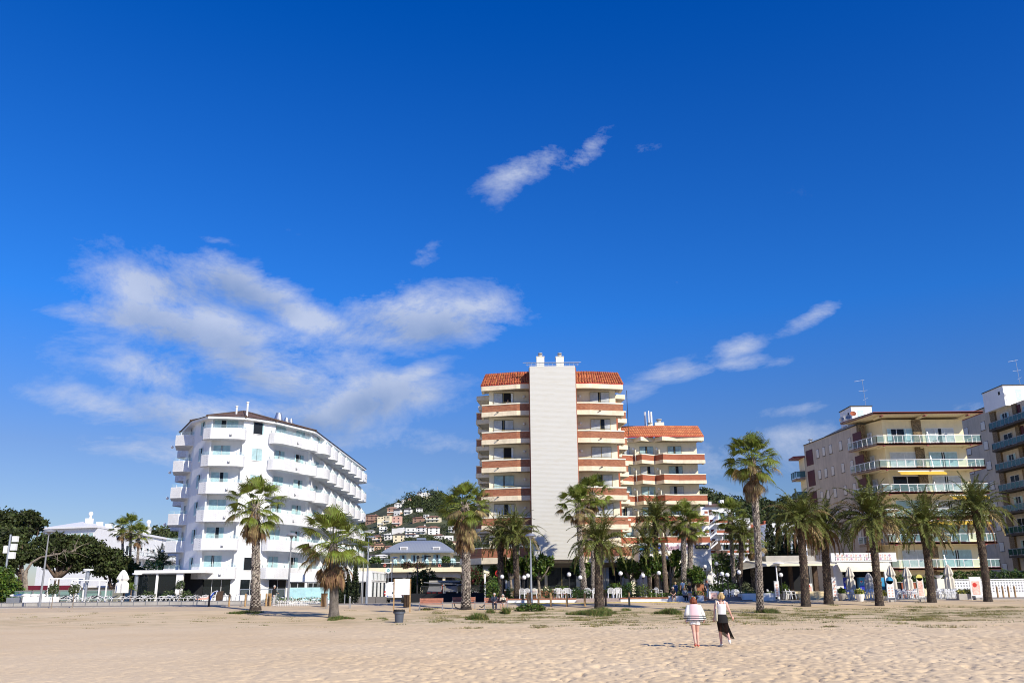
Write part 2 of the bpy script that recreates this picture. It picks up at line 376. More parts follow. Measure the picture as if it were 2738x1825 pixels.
def obj(name, me, parent=None, loc=(0, 0, 0), rz=0, smooth=False, rot=None):
    if isinstance(me, MB): me = me.mesh(name, smooth)
    return link(bpy.data.objects.new(name, me), parent, loc, rz, rot)
def wobj(name, mb, parent, smooth=False):      # mesh given in world coordinates, under a parent that is only moved
    L = Vector(parent.location) if parent and not parent.parent else (Vector(parent.location) + Vector(parent.parent.location) if parent else Vector())
    mb.v = [(p[0] - L.x, p[1] - L.y, p[2] - L.z) for p in mb.v]
    return obj(name, mb, parent, smooth=smooth)
def copy_tree(o, parent=None, loc=None, rz=None, label=None, group=None, scale=None):
    c = o.copy(); C.objects.link(c); c.parent = parent
    for ch in list(o.children): copy_tree(ch, c)
    if loc is not None: c.location = loc
    if rz is not None: c.rotation_euler[2] = rz
    if scale is not None: c.scale = (scale,) * 3
    if label: c['label'] = label
    if group: c['group'] = group
    return c
# ---------------------------------------------------------------- windows (frame > pane, curtain); origin bottom centre, facing -Y
_wc = {}
def window(parent, loc, rz, w_, h_, n=2, frame='frame_white', cur='teal', openp=-1, name='window', lamp=False, deep=.16, pane='window_glass', cover=None, sash=.05):
    key = (w_, h_, n, frame, openp, deep, pane, sash)
    if key not in _wc:
        f = MB().use(frame); t = sash
        f.box(-w_ / 2, w_ / 2, -.06, .01, 0, t); f.box(-w_ / 2, w_ / 2, -.06, .01, h_ - t, h_)
        for i in range(n + 1):
            x = -w_ / 2 + i * w_ / n; a = max(-w_ / 2, x - t / 2); b = min(w_ / 2, x + t / 2); f.box(a, max(b, a + t / 2), -.055, .01, t, h_ - t)
        g = MB().use(pane)
        for i in range(n):
            if i == openp: continue
            x = -w_ / 2 + i * w_ / n; g.face([(x, -.042, t), (x + w_ / n, -.042, t), (x + w_ / n, -.042, h_ - t), (x, -.042, h_ - t)])
        d = MB().use('room_dark'); d.face([(-w_ / 2, .005, 0), (w_ / 2, .005, 0), (w_ / 2, .005, h_), (-w_ / 2, .005, h_)])
        _wc[key] = (f.mesh('window'), g.mesh('pane'), d.mesh('interior'))
    f, g, d = _wc[key]
    wdo = obj(name, f, parent, loc, rz); obj('pane', g, wdo)
    obj('interior', d, wdo)
    if cur:
        pat = cover or rnd.choice([(1, 1), (.95, .95), (.85, .9), (.9, .7), (1, .6), (.6, 1), (.7, .8)])
        k2 = ('c', w_, h_, n, cur, pat, openp)
        if k2 not in _wc:
            cm = MB().use('curtain_' + cur); half = w_ / 2
            for side, c_ in ((-1, pat[0]), (1, pat[1])):
                if (openp == 0 and side < 0) or (openp == n - 1 and side > 0): c_ = .25 if c_ > .3 else c_
                wd = half * c_; N = max(4, int(wd / .06)); vs = []
                for i in range(N + 1):
                    x = side * (half - .02 - (wd - .04) * i / N); y = -.018 + .016 * (1 if i % 2 else -1); vs += [(x, y, .03), (x * .995, y, h_ - .05)]
                fs = [(2 * i, 2 * i + 2, 2 * i + 3, 2 * i + 1) for i in range(N)]
                cm.raw(vs, fs)
            _wc[k2] = cm.mesh('curtain')
        obj('curtain', _wc[k2], wdo)
    return wdo
# ---------------------------------------------------------------- foliage helpers
def npmesh(name, V, F, mats, mi=None):
    me = bpy.data.meshes.new(name); n = len(F); k = F.shape[1]
    me.vertices.add(len(V)); me.vertices.foreach_set('co', V.astype(np.float32).ravel())
    me.loops.add(n * k); me.loops.foreach_set('vertex_index', F.astype(np.int32).ravel())
    me.polygons.add(n); me.polygons.foreach_set('loop_start', np.arange(0, n * k, k, dtype=np.int32))
    for x in mats: me.materials.append(MATS[x])
    if mi is not None: me.polygons.foreach_set('material_index', mi.astype(np.int32))
    me.update(calc_edges=True); return me
def leaves(name, blobs, n, size, mats, seed=0, asp=1.6, shell=.55, wts=None, clump=0, flat=0.):
    """n leaf quads spread through ellipsoid blobs ((x,y,z),(rx,ry,rz)); mats picked at random per leaf clump"""
    g = np.random.default_rng(seed); B = np.array([list(c) + list(r) for c, r in blobs], float)
    vol = (B[:, 3] * B[:, 4] * B[:, 5]) ** .8; p = vol / vol.sum(); idx = g.choice(len(B), n, p=p)
    d = g.normal(size=(n, 3)); d /= np.linalg.norm(d, axis=1)[:, None]; rr = (shell + (1 - shell) * g.random(n)) ** .6
    lump = 1 + .22 * np.sin(d[:, 0] * 5 + idx) * np.sin(d[:, 1] * 4 + idx * 2) * 1.3 + .1 * np.sin(d[:, 2] * 9 + idx)
    if clump:
        cdir = g.normal(size=(len(B) * clump, 3)); cdir /= np.linalg.norm(cdir, axis=1)[:, None]
        pick = idx * clump + g.integers(0, clump, n); d = cdir[pick] + g.normal(size=(n, 3)) * .16; rr = .8 + .25 * g.random(n)
        lump = 1
        if True: rr = rr * (.75 + .3 * g.random(len(B) * clump)[pick])
    c = B[idx, :3] + d * B[idx, 3:] * (rr * lump)[:, None]
    a = g.normal(size=(n, 3)); a[:, 2] *= (1 - flat); a /= np.linalg.norm(a, axis=1)[:, None]
    b = np.cross(a, g.normal(size=(n, 3))); b /= np.linalg.norm(b, axis=1)[:, None]
    s_ = size * (.6 + .8 * g.random(n))[:, None]; a *= s_ * asp / 2; b *= s_ / 2
    V = np.stack([c - a, c - a * .1 - b, c + a, c - a * .1 + b], 1).reshape(-1, 3)
    F = np.arange(n * 4).reshape(n, 4)
    return npmesh(name, V, F, mats, g.integers(0, len(mats), n))
def fan_frond(mb, base, d, L, Rf, droop, rg, nl=20, spread=1.45):
    d = d.normalized(); side = d.cross(Vector((0, 0, 1)))
    side = side.normalized() if side.length > .05 else Vector((1, 0, 0))
    p = base.copy(); pts = [p.copy()]; dd = d.copy()
    for i in range(4):
        dd = (dd + Vector((0, 0, -droop * .10))).normalized(); p = p + dd * L / 4; pts.append(p.copy())
    mb.use(mb.pet); mb.tube(pts, [.035, .028, .022, .018, .015], 3, False)
    mb.use(mb.leaf); nrm = side.cross(dd).normalized(); tw = rg.uniform(-.5, .5); side2 = (side * math.cos(tw) + nrm * math.sin(tw)).normalized()
    for k in range(nl):
        a = spread * (2 * (k + .5) / nl - 1); r_ = Rf * (1 - .22 * abs(a) / spread) * rg.uniform(.88, 1.08)
        dr = (dd * math.cos(a) + side2 * math.sin(a)); up = nrm * (.22 * (1 - abs(a)) ) ; dr = (dr + up * .4).normalized()
        wd = dr.cross(nrm).normalized(); wr = r_ * spread * 2 / nl * .52
        q0 = p; q1 = p + dr * r_ * .45; g_ = droop * .35 + .12; q2 = q1 + (dr + Vector((0, 0, -g_ * 1.1))).normalized() * r_ * .3; q3 = q2 + (dr * .7 + Vector((0, 0, -g_ * 2.6 - rg.random() * .5))).normalized() * r_ * .28
        w1 = wr * .5; w2 = wr * .33; cup = nrm * w1 * .5
        mb.raw([q0, q1 - wd * w1 + cup, q1 + wd * w1 - cup, q2 + wd * w2, q2 - wd * w2, q3], [(0, 2, 1), (1, 2, 3, 4), (4, 3, 5)])
def feather_frond(mb, base, d, L, droop, rg, n=26, lw=.045, ll=.5, dead=False):
    p = base.copy(); dd = d.normalized(); pts = [p.copy()]; N = 10
    for i in range(N):
        dd = (dd + Vector((0, 0, -droop * (.05 + .022 * i)))).normalized(); p = p + dd * L / N; pts.append(p.copy())
    mb.use(mb.pet); mb.tube(pts, [.04 * (1 - .8 * i / N) + .006 for i in range(N + 1)], 3, False)
    mb.use(mb.leaf)
    for k in range(n):
        t = .14 + .86 * (k + .5) / n; x = t * N; i = min(N - 1, int(x)); q = pts[i].lerp(pts[i + 1], x - i); tg = (pts[i + 1] - pts[i]).normalized()
        sd_ = tg.cross(Vector((0, 0, 1))); sd_ = sd_.normalized() if sd_.length > .1 else Vector((1, 0, 0)); nm = sd_.cross(tg).normalized()
        l = ll * (math.sin(min(1, t * 1.15 + .12) * math.pi) ** .6 * .85 + .2) * rg.uniform(.8, 1.15)
        for sg in (-1, 1):
            dr = (tg * rg.uniform(.55, .8) + sd_ * sg * rg.uniform(.6, .95) + nm * rg.uniform(-.05, .5)).normalized()
            if dead: dr = (dr + Vector((0, 0, -1.3))).normalized()
            e1 = q + dr * l * .55; e2 = e1 + (dr + Vector((0, 0, -.45 - .3 * droop))).normalized() * l * .5; wv = tg.cross(dr).cross(dr).normalized() * lw * .5
            mb.raw([q, e1 - wv, e2, e1 + wv], [(0, 1, 2, 3)])
def trunk_mesh(base, top, r0, r1, kind, seed, flare=1.35):
    """trunk in local coordinates from base to top, with leaf-base scales as real flaps"""
    rg = random.Random(seed); mb = MB(); b, t = Vector(base), Vector(top); L = (t - b).length
    side = (t - b).cross(Vector((0, 1, 0))).normalized(); bow = rg.uniform(-.012, .012) * L; N = max(14, int(L / .22))
    mb.use({'fan': 'trunk_core', 'smooth': 'trunk_smooth', 'date': 'trunk_core'}[kind]); pts = []; rad = []
    for i in range(N + 1):
        s_ = i / N; p = b.lerp(t, s_) + side * bow * math.sin(math.pi * s_); r = r0 + (r1 - r0) * s_ ** .8
        r *= 1 + (flare - 1) * math.exp(-s_ * L / .55); r *= 1 + rg.uniform(-.04, .04)
        if kind == 'date' and s_ * L > L - 1.6: r *= 1 + .35 * math.sin(math.pi * min(1, (s_ * L - L + 1.6) / 1.6 * .9))
        pts.append(p); rad.append(r)
    mb.tube([pts[0] - Vector((0, 0, .25))] + pts, [rad[0] * 1.03] + rad, 14)
    if kind != 'smooth':
        mb.use('trunk_scar' if kind == 'fan' else 'trunk_date'); m_ = mb; step = .12 if kind == 'fan' else .14; z = .25; row = 0
        while z < L:
            s_ = z / L; x = s_ * N; i = min(N - 1, int(x)); c = pts[i].lerp(pts[i + 1], x - i); r = rad[i] * .97; nn = 8 if kind == 'fan' else 9
            big = (1.0 if kind == 'fan' else .8) * (1 + .6 * max(0, s_ - .72) / .28) * (.35 + .65 * min(1, z / 1.6))
            for k in range(nn):
                a = 2 * math.pi * (k + .5 * (row % 2)) / nn + rg.uniform(-.12, .12); o = Vector((math.cos(a), math.sin(a), 0)); tn = Vector((-o.y, o.x, 0)); h = rg.uniform(.12, .24) * big
                wv = tn * (math.pi * r / nn) * rg.uniform(.45, .85); q = c + o * r; out = o * rg.uniform(.035, .075) * big
                m_.raw([q - wv, q + wv, q + wv * .55 + out + Vector((0, 0, h)), q - wv * .55 + out + Vector((0, 0, h)), q - wv * .5 + Vector((0, 0, h * 1.1)), q + wv * .5 + Vector((0, 0, h * 1.1))], [(0, 1, 2, 3), (3, 2, 5, 4), (1, 5, 2), (0, 3, 4)])
            z += step * rg.uniform(.85, 1.2); row += 1
    return mb
_palmc = {}
def palm(kind, ub, Yb, ut, vt, Rc, r0, r1, seed, label, dead=.4, zb=None, n=None, cache=None, smooth=False, group='palms along the beach promenade', low=0):
    """kind fan|date; foot at photo column ub and depth Yb, crown centre seen at (ut, vt)"""
    zb = gz(Yb) if zb is None else zb; base = Vector((xat(ub, Yb, zb), Yb, zb)); top = at(ut, vt, Yb) - base
    r0 *= .66 if kind == 'fan' else .80; r1 *= .70 if kind == 'fan' else .84
    rg = random.Random(seed); P_ = thing({'fan': 'fan_palm', 'date': 'date_palm'}[kind], base, label, 'palm tree', group)
    obj('trunk', trunk_mesh((0, 0, 0), top, r0, r1, 'smooth' if smooth else kind, seed), P_)
    if cache and cache in _palmc:
        for nm, me, R0 in _palmc[cache]:
            o = obj(nm, me, P_, top, rz=seed * 1.3); o.scale = (Rc / R0,) * 3
        return P_
    res = []
    Rc *= rg.uniform(.92, 1.03)
    def add(nm, mb): me = mb.mesh(nm); res.append((nm, me, Rc)); obj(nm, me, P_, top)
    if kind == 'fan':
        n = int((n or 36) * 1.1); Rc *= 1.14; mb = MB(); mb.pet, mb.leaf = 'fan_green', 'fan_green'
        for i in range(n):
            s_ = i / n; e = R(82 - 112 * s_ ** 1.05 + rg.uniform(-9, 9)); a = i * 2.39996 + rg.uniform(-.25, .25)
            d = Vector((math.cos(a) * math.cos(e), math.sin(a) * math.cos(e), math.sin(e))); L = Rc * rg.uniform(.46, .66) * (1 if s_ > .25 else .85)
            mb.leaf = 'olive_dead' if s_ > .7 and rg.random() < .25 else 'fan_green'
            fan_frond(mb, Vector((0, 0, rg.uniform(-.25, .15))) + d * .12, d, L, Rc * rg.uniform(.44, .56), .35 + .9 * s_, rg, 24)
        add('crown', mb)
        nd = int(34 * dead)
        if nd:
            mb = MB(); mb.pet, mb.leaf = 'dead_frond', 'dead_frond'
            for i in range(nd):
                e = R(-38 - 46 * (i / nd) ** .6 + rg.uniform(-8, 8)); a = i * 2.39996 + rg.uniform(-.3, .3); dz = -.25 - low * rg.random()
                d = Vector((math.cos(a) * math.cos(e), math.sin(a) * math.cos(e), math.sin(e)))
                mb.leaf = 'olive_dead' if rg.random() < .35 and i < nd * .6 else 'dead_frond'
                fan_frond(mb, Vector((math.cos(a) * r1, math.sin(a) * r1, dz)), d, Rc * .40, Rc * rg.uniform(.38, .52), 1.6, rg, 13, .8)
            add('dead_frond_skirt', mb)
    else:
        n = int((n or 38) * 1.15); mb = MB(); mb.pet, mb.leaf = 'date_green', 'date_green'
        for i in range(n):
            s_ = i / n; e = R(84 - 96 * s_ + rg.uniform(-8, 8)); a = i * 2.39996 + rg.uniform(-.25, .25)
            d = Vector((math.cos(a) * math.cos(e), math.sin(a) * math.cos(e), math.sin(e)))
            if i % 9 == 8: mb.leaf = mb.pet = 'olive_dead'
            else: mb.leaf = mb.pet = 'date_green'
            feather_frond(mb, Vector((math.cos(a), math.sin(a), 0)) * r1 * .6 + Vector((0, 0, rg.uniform(-.2, .2))), d, Rc * rg.uniform(1.15, 1.42), .98 + .6 * s_, rg, 38, .062 * Rc / 2.2, .26 * Rc)
        add('crown', mb)
        nd = int(16 * dead)
        if nd:
            mb = MB(); mb.pet, mb.leaf = 'dead_frond', 'dead_frond'
            for i in range(nd):
                e = R(-5 + rg.uniform(-30, 15)); a = i * 2.39996 + rg.uniform(-.3, .3)
                d = Vector((math.cos(a) * math.cos(e), math.sin(a) * math.cos(e), math.sin(e)))
                feather_frond(mb, Vector((math.cos(a), math.sin(a), 0)) * r1 * .9 + Vector((0, 0, -.3)), d, Rc * rg.uniform(.8, 1.15), 2.8, rg, 22, .04, .16 * Rc, True)
            add('dead_frond', mb)
    if cache: _palmc[cache] = res
    return P_
# ---------------------------------------------------------------- ground
def sand_material():
    m_ = bpy.data.materials.new('sand'); m_.use_nodes = True; T = NT(m_.node_tree)
    t = T.node('ShaderNodeTexCoord'); P_ = t.outputs['Object']
    bs = T.node('ShaderNodeBsdfPrincipled', {'Roughness': .95, 'Specular IOR Level': .15}); T.node('ShaderNodeOutputMaterial', {0: bs})
    n1 = T.node('ShaderNodeTexNoise', {'Vector': P_, 'Scale': .12, 'Detail': 6.}); n2 = T.node('ShaderNodeTexNoise', {'Vector': P_, 'Scale': 9., 'Detail': 8., 'Roughness': .75})
    n3 = T.node('ShaderNodeTexNoise', {'Vector': P_, 'Scale': 60., 'Detail': 3.})
    c = T.mixc(T.rng(n1.outputs[0], .35, .65), (.64, .487, .305, 1), (.69, .547, .365, 1))
    c = T.mixc(T.rng(n2.outputs[0], .55, .8, 0, .35), c, (.34, .235, .15, 1))
    c = T.mixc(T.rng(n3.outputs[0], .62, .75, 0, .4), c, (.25, .19, .14, 1))
    s = T.node('ShaderNodeSeparateXYZ', {0: P_})
    n4 = T.node('ShaderNodeTexNoise', {'Vector': T.node('ShaderNodeMapping', {0: P_, 'Scale': (.35, .7, 1)}), 'Scale': 1.2, 'Detail': 9., 'Roughness': .75})
    band = T.m('MULTIPLY', T.rng(s.outputs[1], 50, 58, 0, 1), T.rng(s.outputs[1], 68, 76, 1, 0))
    right = T.rng(s.outputs[0], -16, 4, .35, 1)
    c = T.mixc(T.m('MULTIPLY', T.m('MULTIPLY', band, right), T.rng(n4.outputs[0], .43, .60, 0, .85)), c, (.20, .18, .07, 1))
    n5 = T.node('ShaderNodeTexNoise', {'Vector': P_, 'Scale': .5, 'Detail': 4.})
    path = T.m('MULTIPLY', T.rng(s.outputs[1], 73.5, 74.6, 0, 1), T.rng(n5.outputs[0], .3, .6, .8, .35))
    c = T.mixc(path, c, (.44, .36, .27, 1))
    T.put(bs.inputs['Base Color'], c)
    b = T.node('ShaderNodeBump', {'Strength': .5, 'Distance': .03, 'Height': n2.outputs[0]}); T.put(bs.inputs['Normal'], b)
    MATS['sand'] = m_
sand_material()
g = np.random.default_rng(3)
def vnoise(x, y, seed):
    gg = np.random.default_rng(seed); T_ = gg.random((256, 256)); xi = np.floor(x).astype(int); yi = np.floor(y).astype(int); fx = x - xi; fy = y - yi
    fx = fx * fx * (3 - 2 * fx); fy = fy * fy * (3 - 2 * fy); a = T_[xi % 256, yi % 256]; b = T_[(xi + 1) % 256, yi % 256]; c = T_[xi % 256, (yi + 1) % 256]; d = T_[(xi + 1) % 256, (yi + 1) % 256]
    return (a * (1 - fx) + b * fx) * (1 - fy) + (c * (1 - fx) + d * fx) * fy
def sand_h(x, y):
    z = np.interp(y, PX, PZ); k = 1 / (1 + np.exp((y - 57 + 3 * (vnoise(x / 6, y / 6, 9) - .5)) / 1.6))
    side = .22 + .78 / (1 + np.exp(-(x + .13 * (y - 20) + 4.5) / 2.5)) ; near = np.clip((75 - y) / 18, 0, 1)
    a = vnoise(x * 6.4 + 7, y * 5, 1); b = vnoise(x * 9.5, y * 8 + 3, 2); c = vnoise(x * 1.5, y * 1.3, 4)
    pits = -np.maximum(0, a - .58) * .17 - np.maximum(0, b - .58) * .13 + c * .03
    z = z + pits * (k * side + .12 * near) + (vnoise(x / 3, y / 3, 5) - .5) * .04 * near
    return z
ys = 14 * (78 / 14) ** (np.linspace(0, 1, 560)); us = np.tan(np.linspace(R(-40), R(40), 620))
ys = np.concatenate([[-40, -10, 2, 8], ys, [80, 82.05]]); XX = us[None, :] * np.maximum(ys[:, None], 22); YY = np.repeat(ys[:, None], len(us), 1)
ZZ = sand_h(XX, YY); ZZ[-2] = gz(80); ZZ[-1] = gz(82.05)
V = np.stack([XX, YY, ZZ], -1).reshape(-1, 3); nr, nc = XX.shape; I = np.arange(nr * nc).reshape(nr, nc)
F = np.stack([I[:-1, :-1], I[:-1, 1:], I[1:, 1:], I[1:, :-1]], -1).reshape(-1, 4)
me = npmesh('sand_beach', V, F, ['sand']); me.polygons.foreach_set('use_smooth', [True] * len(F))
tag(obj('sand', me), 'sandy beach with footprints', kind='structure')
b = MB().use('sand'); b.face([(-900, -60, -.15), (900, -60, -.15), (900, 50, -.15), (-900, 50, -.15)]); b.face([(-900, 50, -.15), (900, 50, -.15), (900, 82, .74), (-900, 82, .74)])
tag(obj('beach_ground', b), kind='structure')
b = MB().use('paving'); b.face([(-3000, 82, .84), (3000, 82, .84), (3000, 5500, .84), (-3000, 5500, .84)])
tag(obj('pavement', b), kind='structure')

# ---------------------------------------------------------------- white curved hotel (left)
WH = thing('hotel', (-32, 105, .8), 'white rounded hotel with curved brick balconies and brown tiled roof', 'hotel')
PA, PB, PC, PD, PE, PF, PG = (-40.2, 107.9), (-36.5, 100.4), (-33.8, 97.7), (-30.3, 98.4), (-27.7, 101.1), (-24.7, 107.6), (-24.7, 142)
def V2(p): return Vector((p[0], p[1]))
def facet(a, b):                                  # a->b left to right seen from outside; returns origin, tangent, outward normal, rz
    a, b = V2(a), V2(b); t = (b - a).normalized(); n = Vector((t.y, -t.x)); return a, t, n, math.atan2(t.y, t.x)
def fp(fc, s_, d): q = fc[0] + fc[1] * s_ + fc[2] * d; return (q.x, q.y)
fAB, fBC, fCD, fDE, fEF, fFG = [facet(a, b) for a, b in ((PA, PB), (PB, PC), (PC, PD), (PD, PE), (PE, PF), (PF, PG))]
lev = [4.6 + 3 * k for k in range(6)]             # parapet tops; floor = top - 1.05
b = MB().use('white')
LCD, LEF = (V2(PD) - V2(PC)).length, (V2(PF) - V2(PE)).length
rec = [fp(fCD, .15, 0), fp(fCD, .15, -.5), fp(fCD, LCD - .1, -.5), fp(fCD, LCD - .1, 0)]
rec2 = [fp(fEF, .3, 0), fp(fEF, .3, -.4), fp(fEF, LEF - .2, -.4), fp(fEF, LEF - .2, 0)]
full = [PA, PB, PC, PD, PE, PF, PG, (-40.2, 142)]
b.prism(full, .6, 3.3); b.prism([PA, PB, PC] + rec + [PD, PE] + rec2 + [PF, PG, (-40.2, 142)], 3.3, 20.75)
wobj('wall', b, WH)
# eave, roof
b = MB().use('white_plain'); ev = [(-40.9, 107.3), (-36.9, 99.9), (-34.0, 97.0), (-30.1, 97.8), (-27.4, 100.6), (-24.2, 107.3), (-23.7, 142.5), (-40.9, 142.5)]
b.prism(ev, 20.75, 21.0); wobj('eave', b, WH)
b = MB().use('tile_brown'); rd = [(-33.3, 107.5, 23.6), (-32.5, 136, 23.6)]; n = len(ev); z = 21.02
top = [1, 0, 0, 0, 0, 0, 1, 1]
E3 = [(x + (.12 if x > -32 else -.12), y - .1, z) for x, y in ev]; ap, bk = Vector(rd[0]), Vector(rd[1])
for i in range(n - 1):
    if i == 5: b.face([E3[5], E3[6], bk, ap])
    elif i == 6: b.face([E3[6], E3[7], bk])
    else: b.face([E3[i], E3[i + 1], ap])
b.face([E3[7], E3[0], ap, bk]); rf = wobj('roof', b, WH)
b = MB().use('roof_brown')
for i in range(6): b.tube([E3[i], ap], .13, 6)
wobj('ridge_tiles', b, rf)
for u, v, Y, h, r in ((632, 1104, 102, .7, .11), (660, 1112, 99, 1.5, .11)):
    p = at(u, v, Y); b = MB().use('white_plain'); b.lathe((0, 0, 0), [(r, -.6), (r, h), (r * 1.5, h + .03), (r * 1.5, h + .16), (.01, h + .2)], 10); obj('vent_pipe', b, WH, p - Vector(WH.location))
for u, v, Y, r in ((744, 1126, 110, .55), (765, 1131, 116, .34), (777, 1133, 116, .32)):
    p = at(u, v, Y); b = MB().use('steel'); b.lathe((0, 0, 0), [(r * .75, -1.4), (r * .75, 0), (r * 1.15, .05), (r * 1.15, .2), (r, .25), (r * .62, r * 1.2 + .3), (r * .62, r * 1.4 + .3), (.01, r * 1.4 + .3)], 16); obj('roof_vent', b, WH, p - Vector(WH.location), smooth=False)
OFF = Vector(WH.location)
def onfacet(fc, s_, d, z): q = fp(fc, s_, d); return Vector((q[0], q[1], z)) - OFF
# balcony shapes in facet coordinates (s, d)
def arc(c, r, a0, a1, n): return [(c[0] + r * math.cos(R(a0 + (a1 - a0) * i / n)), c[1] + r * math.sin(R(a0 + (a1 - a0) * i / n))) for i in range(n + 1)]
out1 = [(-1.0, -.7), (-.75, .4), (.1, 1.05), (2.2, 1.15)] + arc((3.05, .35), .8, 90, 0, 6)[0:] + [(3.85, 0.)]
out2 = [(-.9, 0)] + arc((-.1, .45), .8, 180, 90, 5) + [(3.5, 1.3), (3.55, .95), (5.9, 1.2)] + arc((6.3, .35), .9, 75, -20, 5)
out3 = [(2.36 * math.sin(R(t)) / math.sin(R(82)), .05 + 1.75 * (math.cos(R(t)) - math.cos(R(82))) / (1 - math.cos(R(82)))) for t in (-82, -70, -58, -46, -34, -22, -10, 10, 22, 34, 46, 58, 70, 82)]
outL = [(-1.9, 0), (-1.9, 1.4), (1.6, 1.9), (2.5, .9), (2.6, -.3)]
_bc = {}
def balcony(fc, s0, zt, out, key, lamp=True, hgt=1.05):
    if key not in _bc:
        b = MB().use('white_brick'); P2 = [(s_, -d) for s_, d in out]
        b.strip(P2, -hgt, .0, .14); 
        b.use('soffit_white'); b.prism(P2, -hgt - .13, -hgt - .003)
        b.use('white_plain'); b.strip(P2, .0, .04, .16)
        g_ = MB().use('rail_glass_pale'); inn = [(s_ * .97, d * .96) for s_, d in P2]
        g_.strip(inn, .06, .42, .015); g_.use('steel')
        for i in range(len(inn) - 1):
            m_ = ((inn[i][0] + inn[i + 1][0]) / 2, (inn[i][1] + inn[i + 1][1]) / 2)
            if i % 2 == 0: g_.box(m_[0] - .02, m_[0] + .02, m_[1] - .03, m_[1] + .03, .03, .3)
        l_ = MB().use('lamp_grey'); l_.box(-.1, .1, -.12, 0, -.12, .12); l_.use('globe'); l_.box(-.07, .07, -.19, -.12, -.02, .08)
        _bc[key] = (b.mesh('balcony'), g_.mesh('glass_rail'), l_.mesh('wall_lamp'), P2)
    b, g_, l_, P2 = _bc[key]
    o = obj('balcony', b, WH, onfacet(fc, s0, 0, zt), fc[3]); obj('glass_rail', g_, o)
    if lamp: obj('wall_lamp', l_, o, (lamp, -1.17 if key == 1 else -1.27 if key == 2 else -1.85, -.75))
    return o
for k, z in enumerate(lev):
    balcony(fCD, .0, z, out1, 1, 2.3); balcony(fEF, .2, z, out2, 2, 2.6)
    fl = z - 1.05
    window(WH, onfacet(fCD, 1.25, -.46, fl + .05) if k < 5 else onfacet(fCD, 1.55, -.46, fl + .05), fCD[3], 1.85 if k < 5 else 2.6, 2.35, 2)
    window(WH, onfacet(fDE, 1.75, .03, fl + .75), fDE[3], 1.35, 1.45, 1, cover=(1, 1) if k in (1, 3, 4) else (.0, .3), cur='teal')
    window(WH, onfacet(fBC, 1.9, .03, fl + .6), fBC[3], 1.0, 1.6, 1, cover=(.9, .6))
    window(WH, onfacet(fEF, 1.7  , -.36, fl + .05), fEF[3], 1.7, 2.35, 2, openp=-1)
    window(WH, onfacet(fEF, 5.3  , -.36, fl + .05), fEF[3], 1.7, 2.35, 2, openp=0 if k in (0, 4) else -1)
    b = MB().use('rail_glass_pale'); b.face([(0, .03, 0), (0, -1.1, 0), (0, -.95, .8), (0, -.55, 1.7), (0, .03, 1.9)])
    obj('glass_partition', b, WH, onfacet(fEF, 3.5, -.2, fl), fEF[3])
    ob = MB().use('white_brick'); balcony(fAB, 4.6, z, outL, 4, False)
    window(WH, onfacet(fAB, 4.8, .03, fl + .05), fAB[3], 1.7, 2.2, 2, cover=(.3, .3))
    b = MB().use('white_plain'); b.ball((0, -.16, 0), .17, 10, 6); obj('wall_lamp', b, WH, onfacet(fAB, 3.2, 1.75, z - .9), fAB[3], smooth=True)
    if k >= 0:
        for j in range(7):
            s0 = 2.55 + j * 4.72; balcony(fFG, s0, z, out3, 3, -1.6 if j == 6 else False)
            window(WH, onfacet(fFG, s0 + .6, .03, fl + .05), fFG[3], 2.0, 2.2, 2)
            if ('fin',) not in _bc:
                f_ = MB().use('white'); f_.raw([(x, y, z_) for x in (-.07, .07) for y, z_ in ((0, 0), (-1.3, 0), (-1.3, 1.3), (-.35, 2.6), (0, 2.6))], [(4, 3, 2, 1, 0), (5, 6, 7, 8, 9), (0, 1, 6, 5), (1, 2, 7, 6), (2, 3, 8, 7), (3, 4, 9, 8)])
                _bc[('fin',)] = f_.mesh('partition_fin')
            obj('partition_fin', _bc[('fin',)], WH, onfacet(fFG, s0 + 2.36, 0, fl), fFG[3])
# two more balconies peeking out behind on the left side
for k, z in enumerate(lev):
    o = obj('balcony', _bc[4][0], WH, Vector((-40.4, 112.5, z)) - OFF, R(-97)); obj('glass_rail', _bc[4][1], o)
# ground floor glazing
for fc, s_, w_, n, z, h in ((fCD, 1.9, 2.9, 3, 1.7, 1.7), (fDE, 2.0, 2.4, 2, 1.7, 1.7), (fEF, 2.2, 3.0, 2, 1.0, 2.4), (fEF, 5.5, 2.6, 2, 1.0, 2.4), (fBC, 1.9, 2.6, 2, 1.2, 2.2)):
    window(WH, onfacet(fc, s_, .04, z), fc[3], w_, h, n, cur=None, pane='dark_glass')
# flat entrance canopy and glazed porch on the left
PO = thing('glazed_porch', (-37, 96, .8), 'white flat canopy over a glazed porch left of the rounded hotel', 'porch')
a = at(407, 1545, 95); b = MB().use('white_plain'); b.box(-39.3, -32.0, 94.2, 100.2, 4.0, 4.3); wobj('canopy', b, PO)
for a_ in ((-39.2, -39.0), (-37.1, -36.9), (-35.0, -34.3)): b = MB().use('white_plain'); b.box(*a_, 94.45, 94.75, .7, 4.0); wobj('pillar', b, PO)
for x0, x1 in ((-39.0, -37.1), (-36.9, -35.0)): window(PO, Vector(((x0 + x1) / 2, 94.62, .95)) - PO.location, 0, x1 - x0, 3.0, 1, cur=None, pane='dark_glass')
b = MB().use('room_dark'); b.box(-38.9, -33.2, 97.2, 97.5, .8, 4.0); wobj('interior', b, PO)
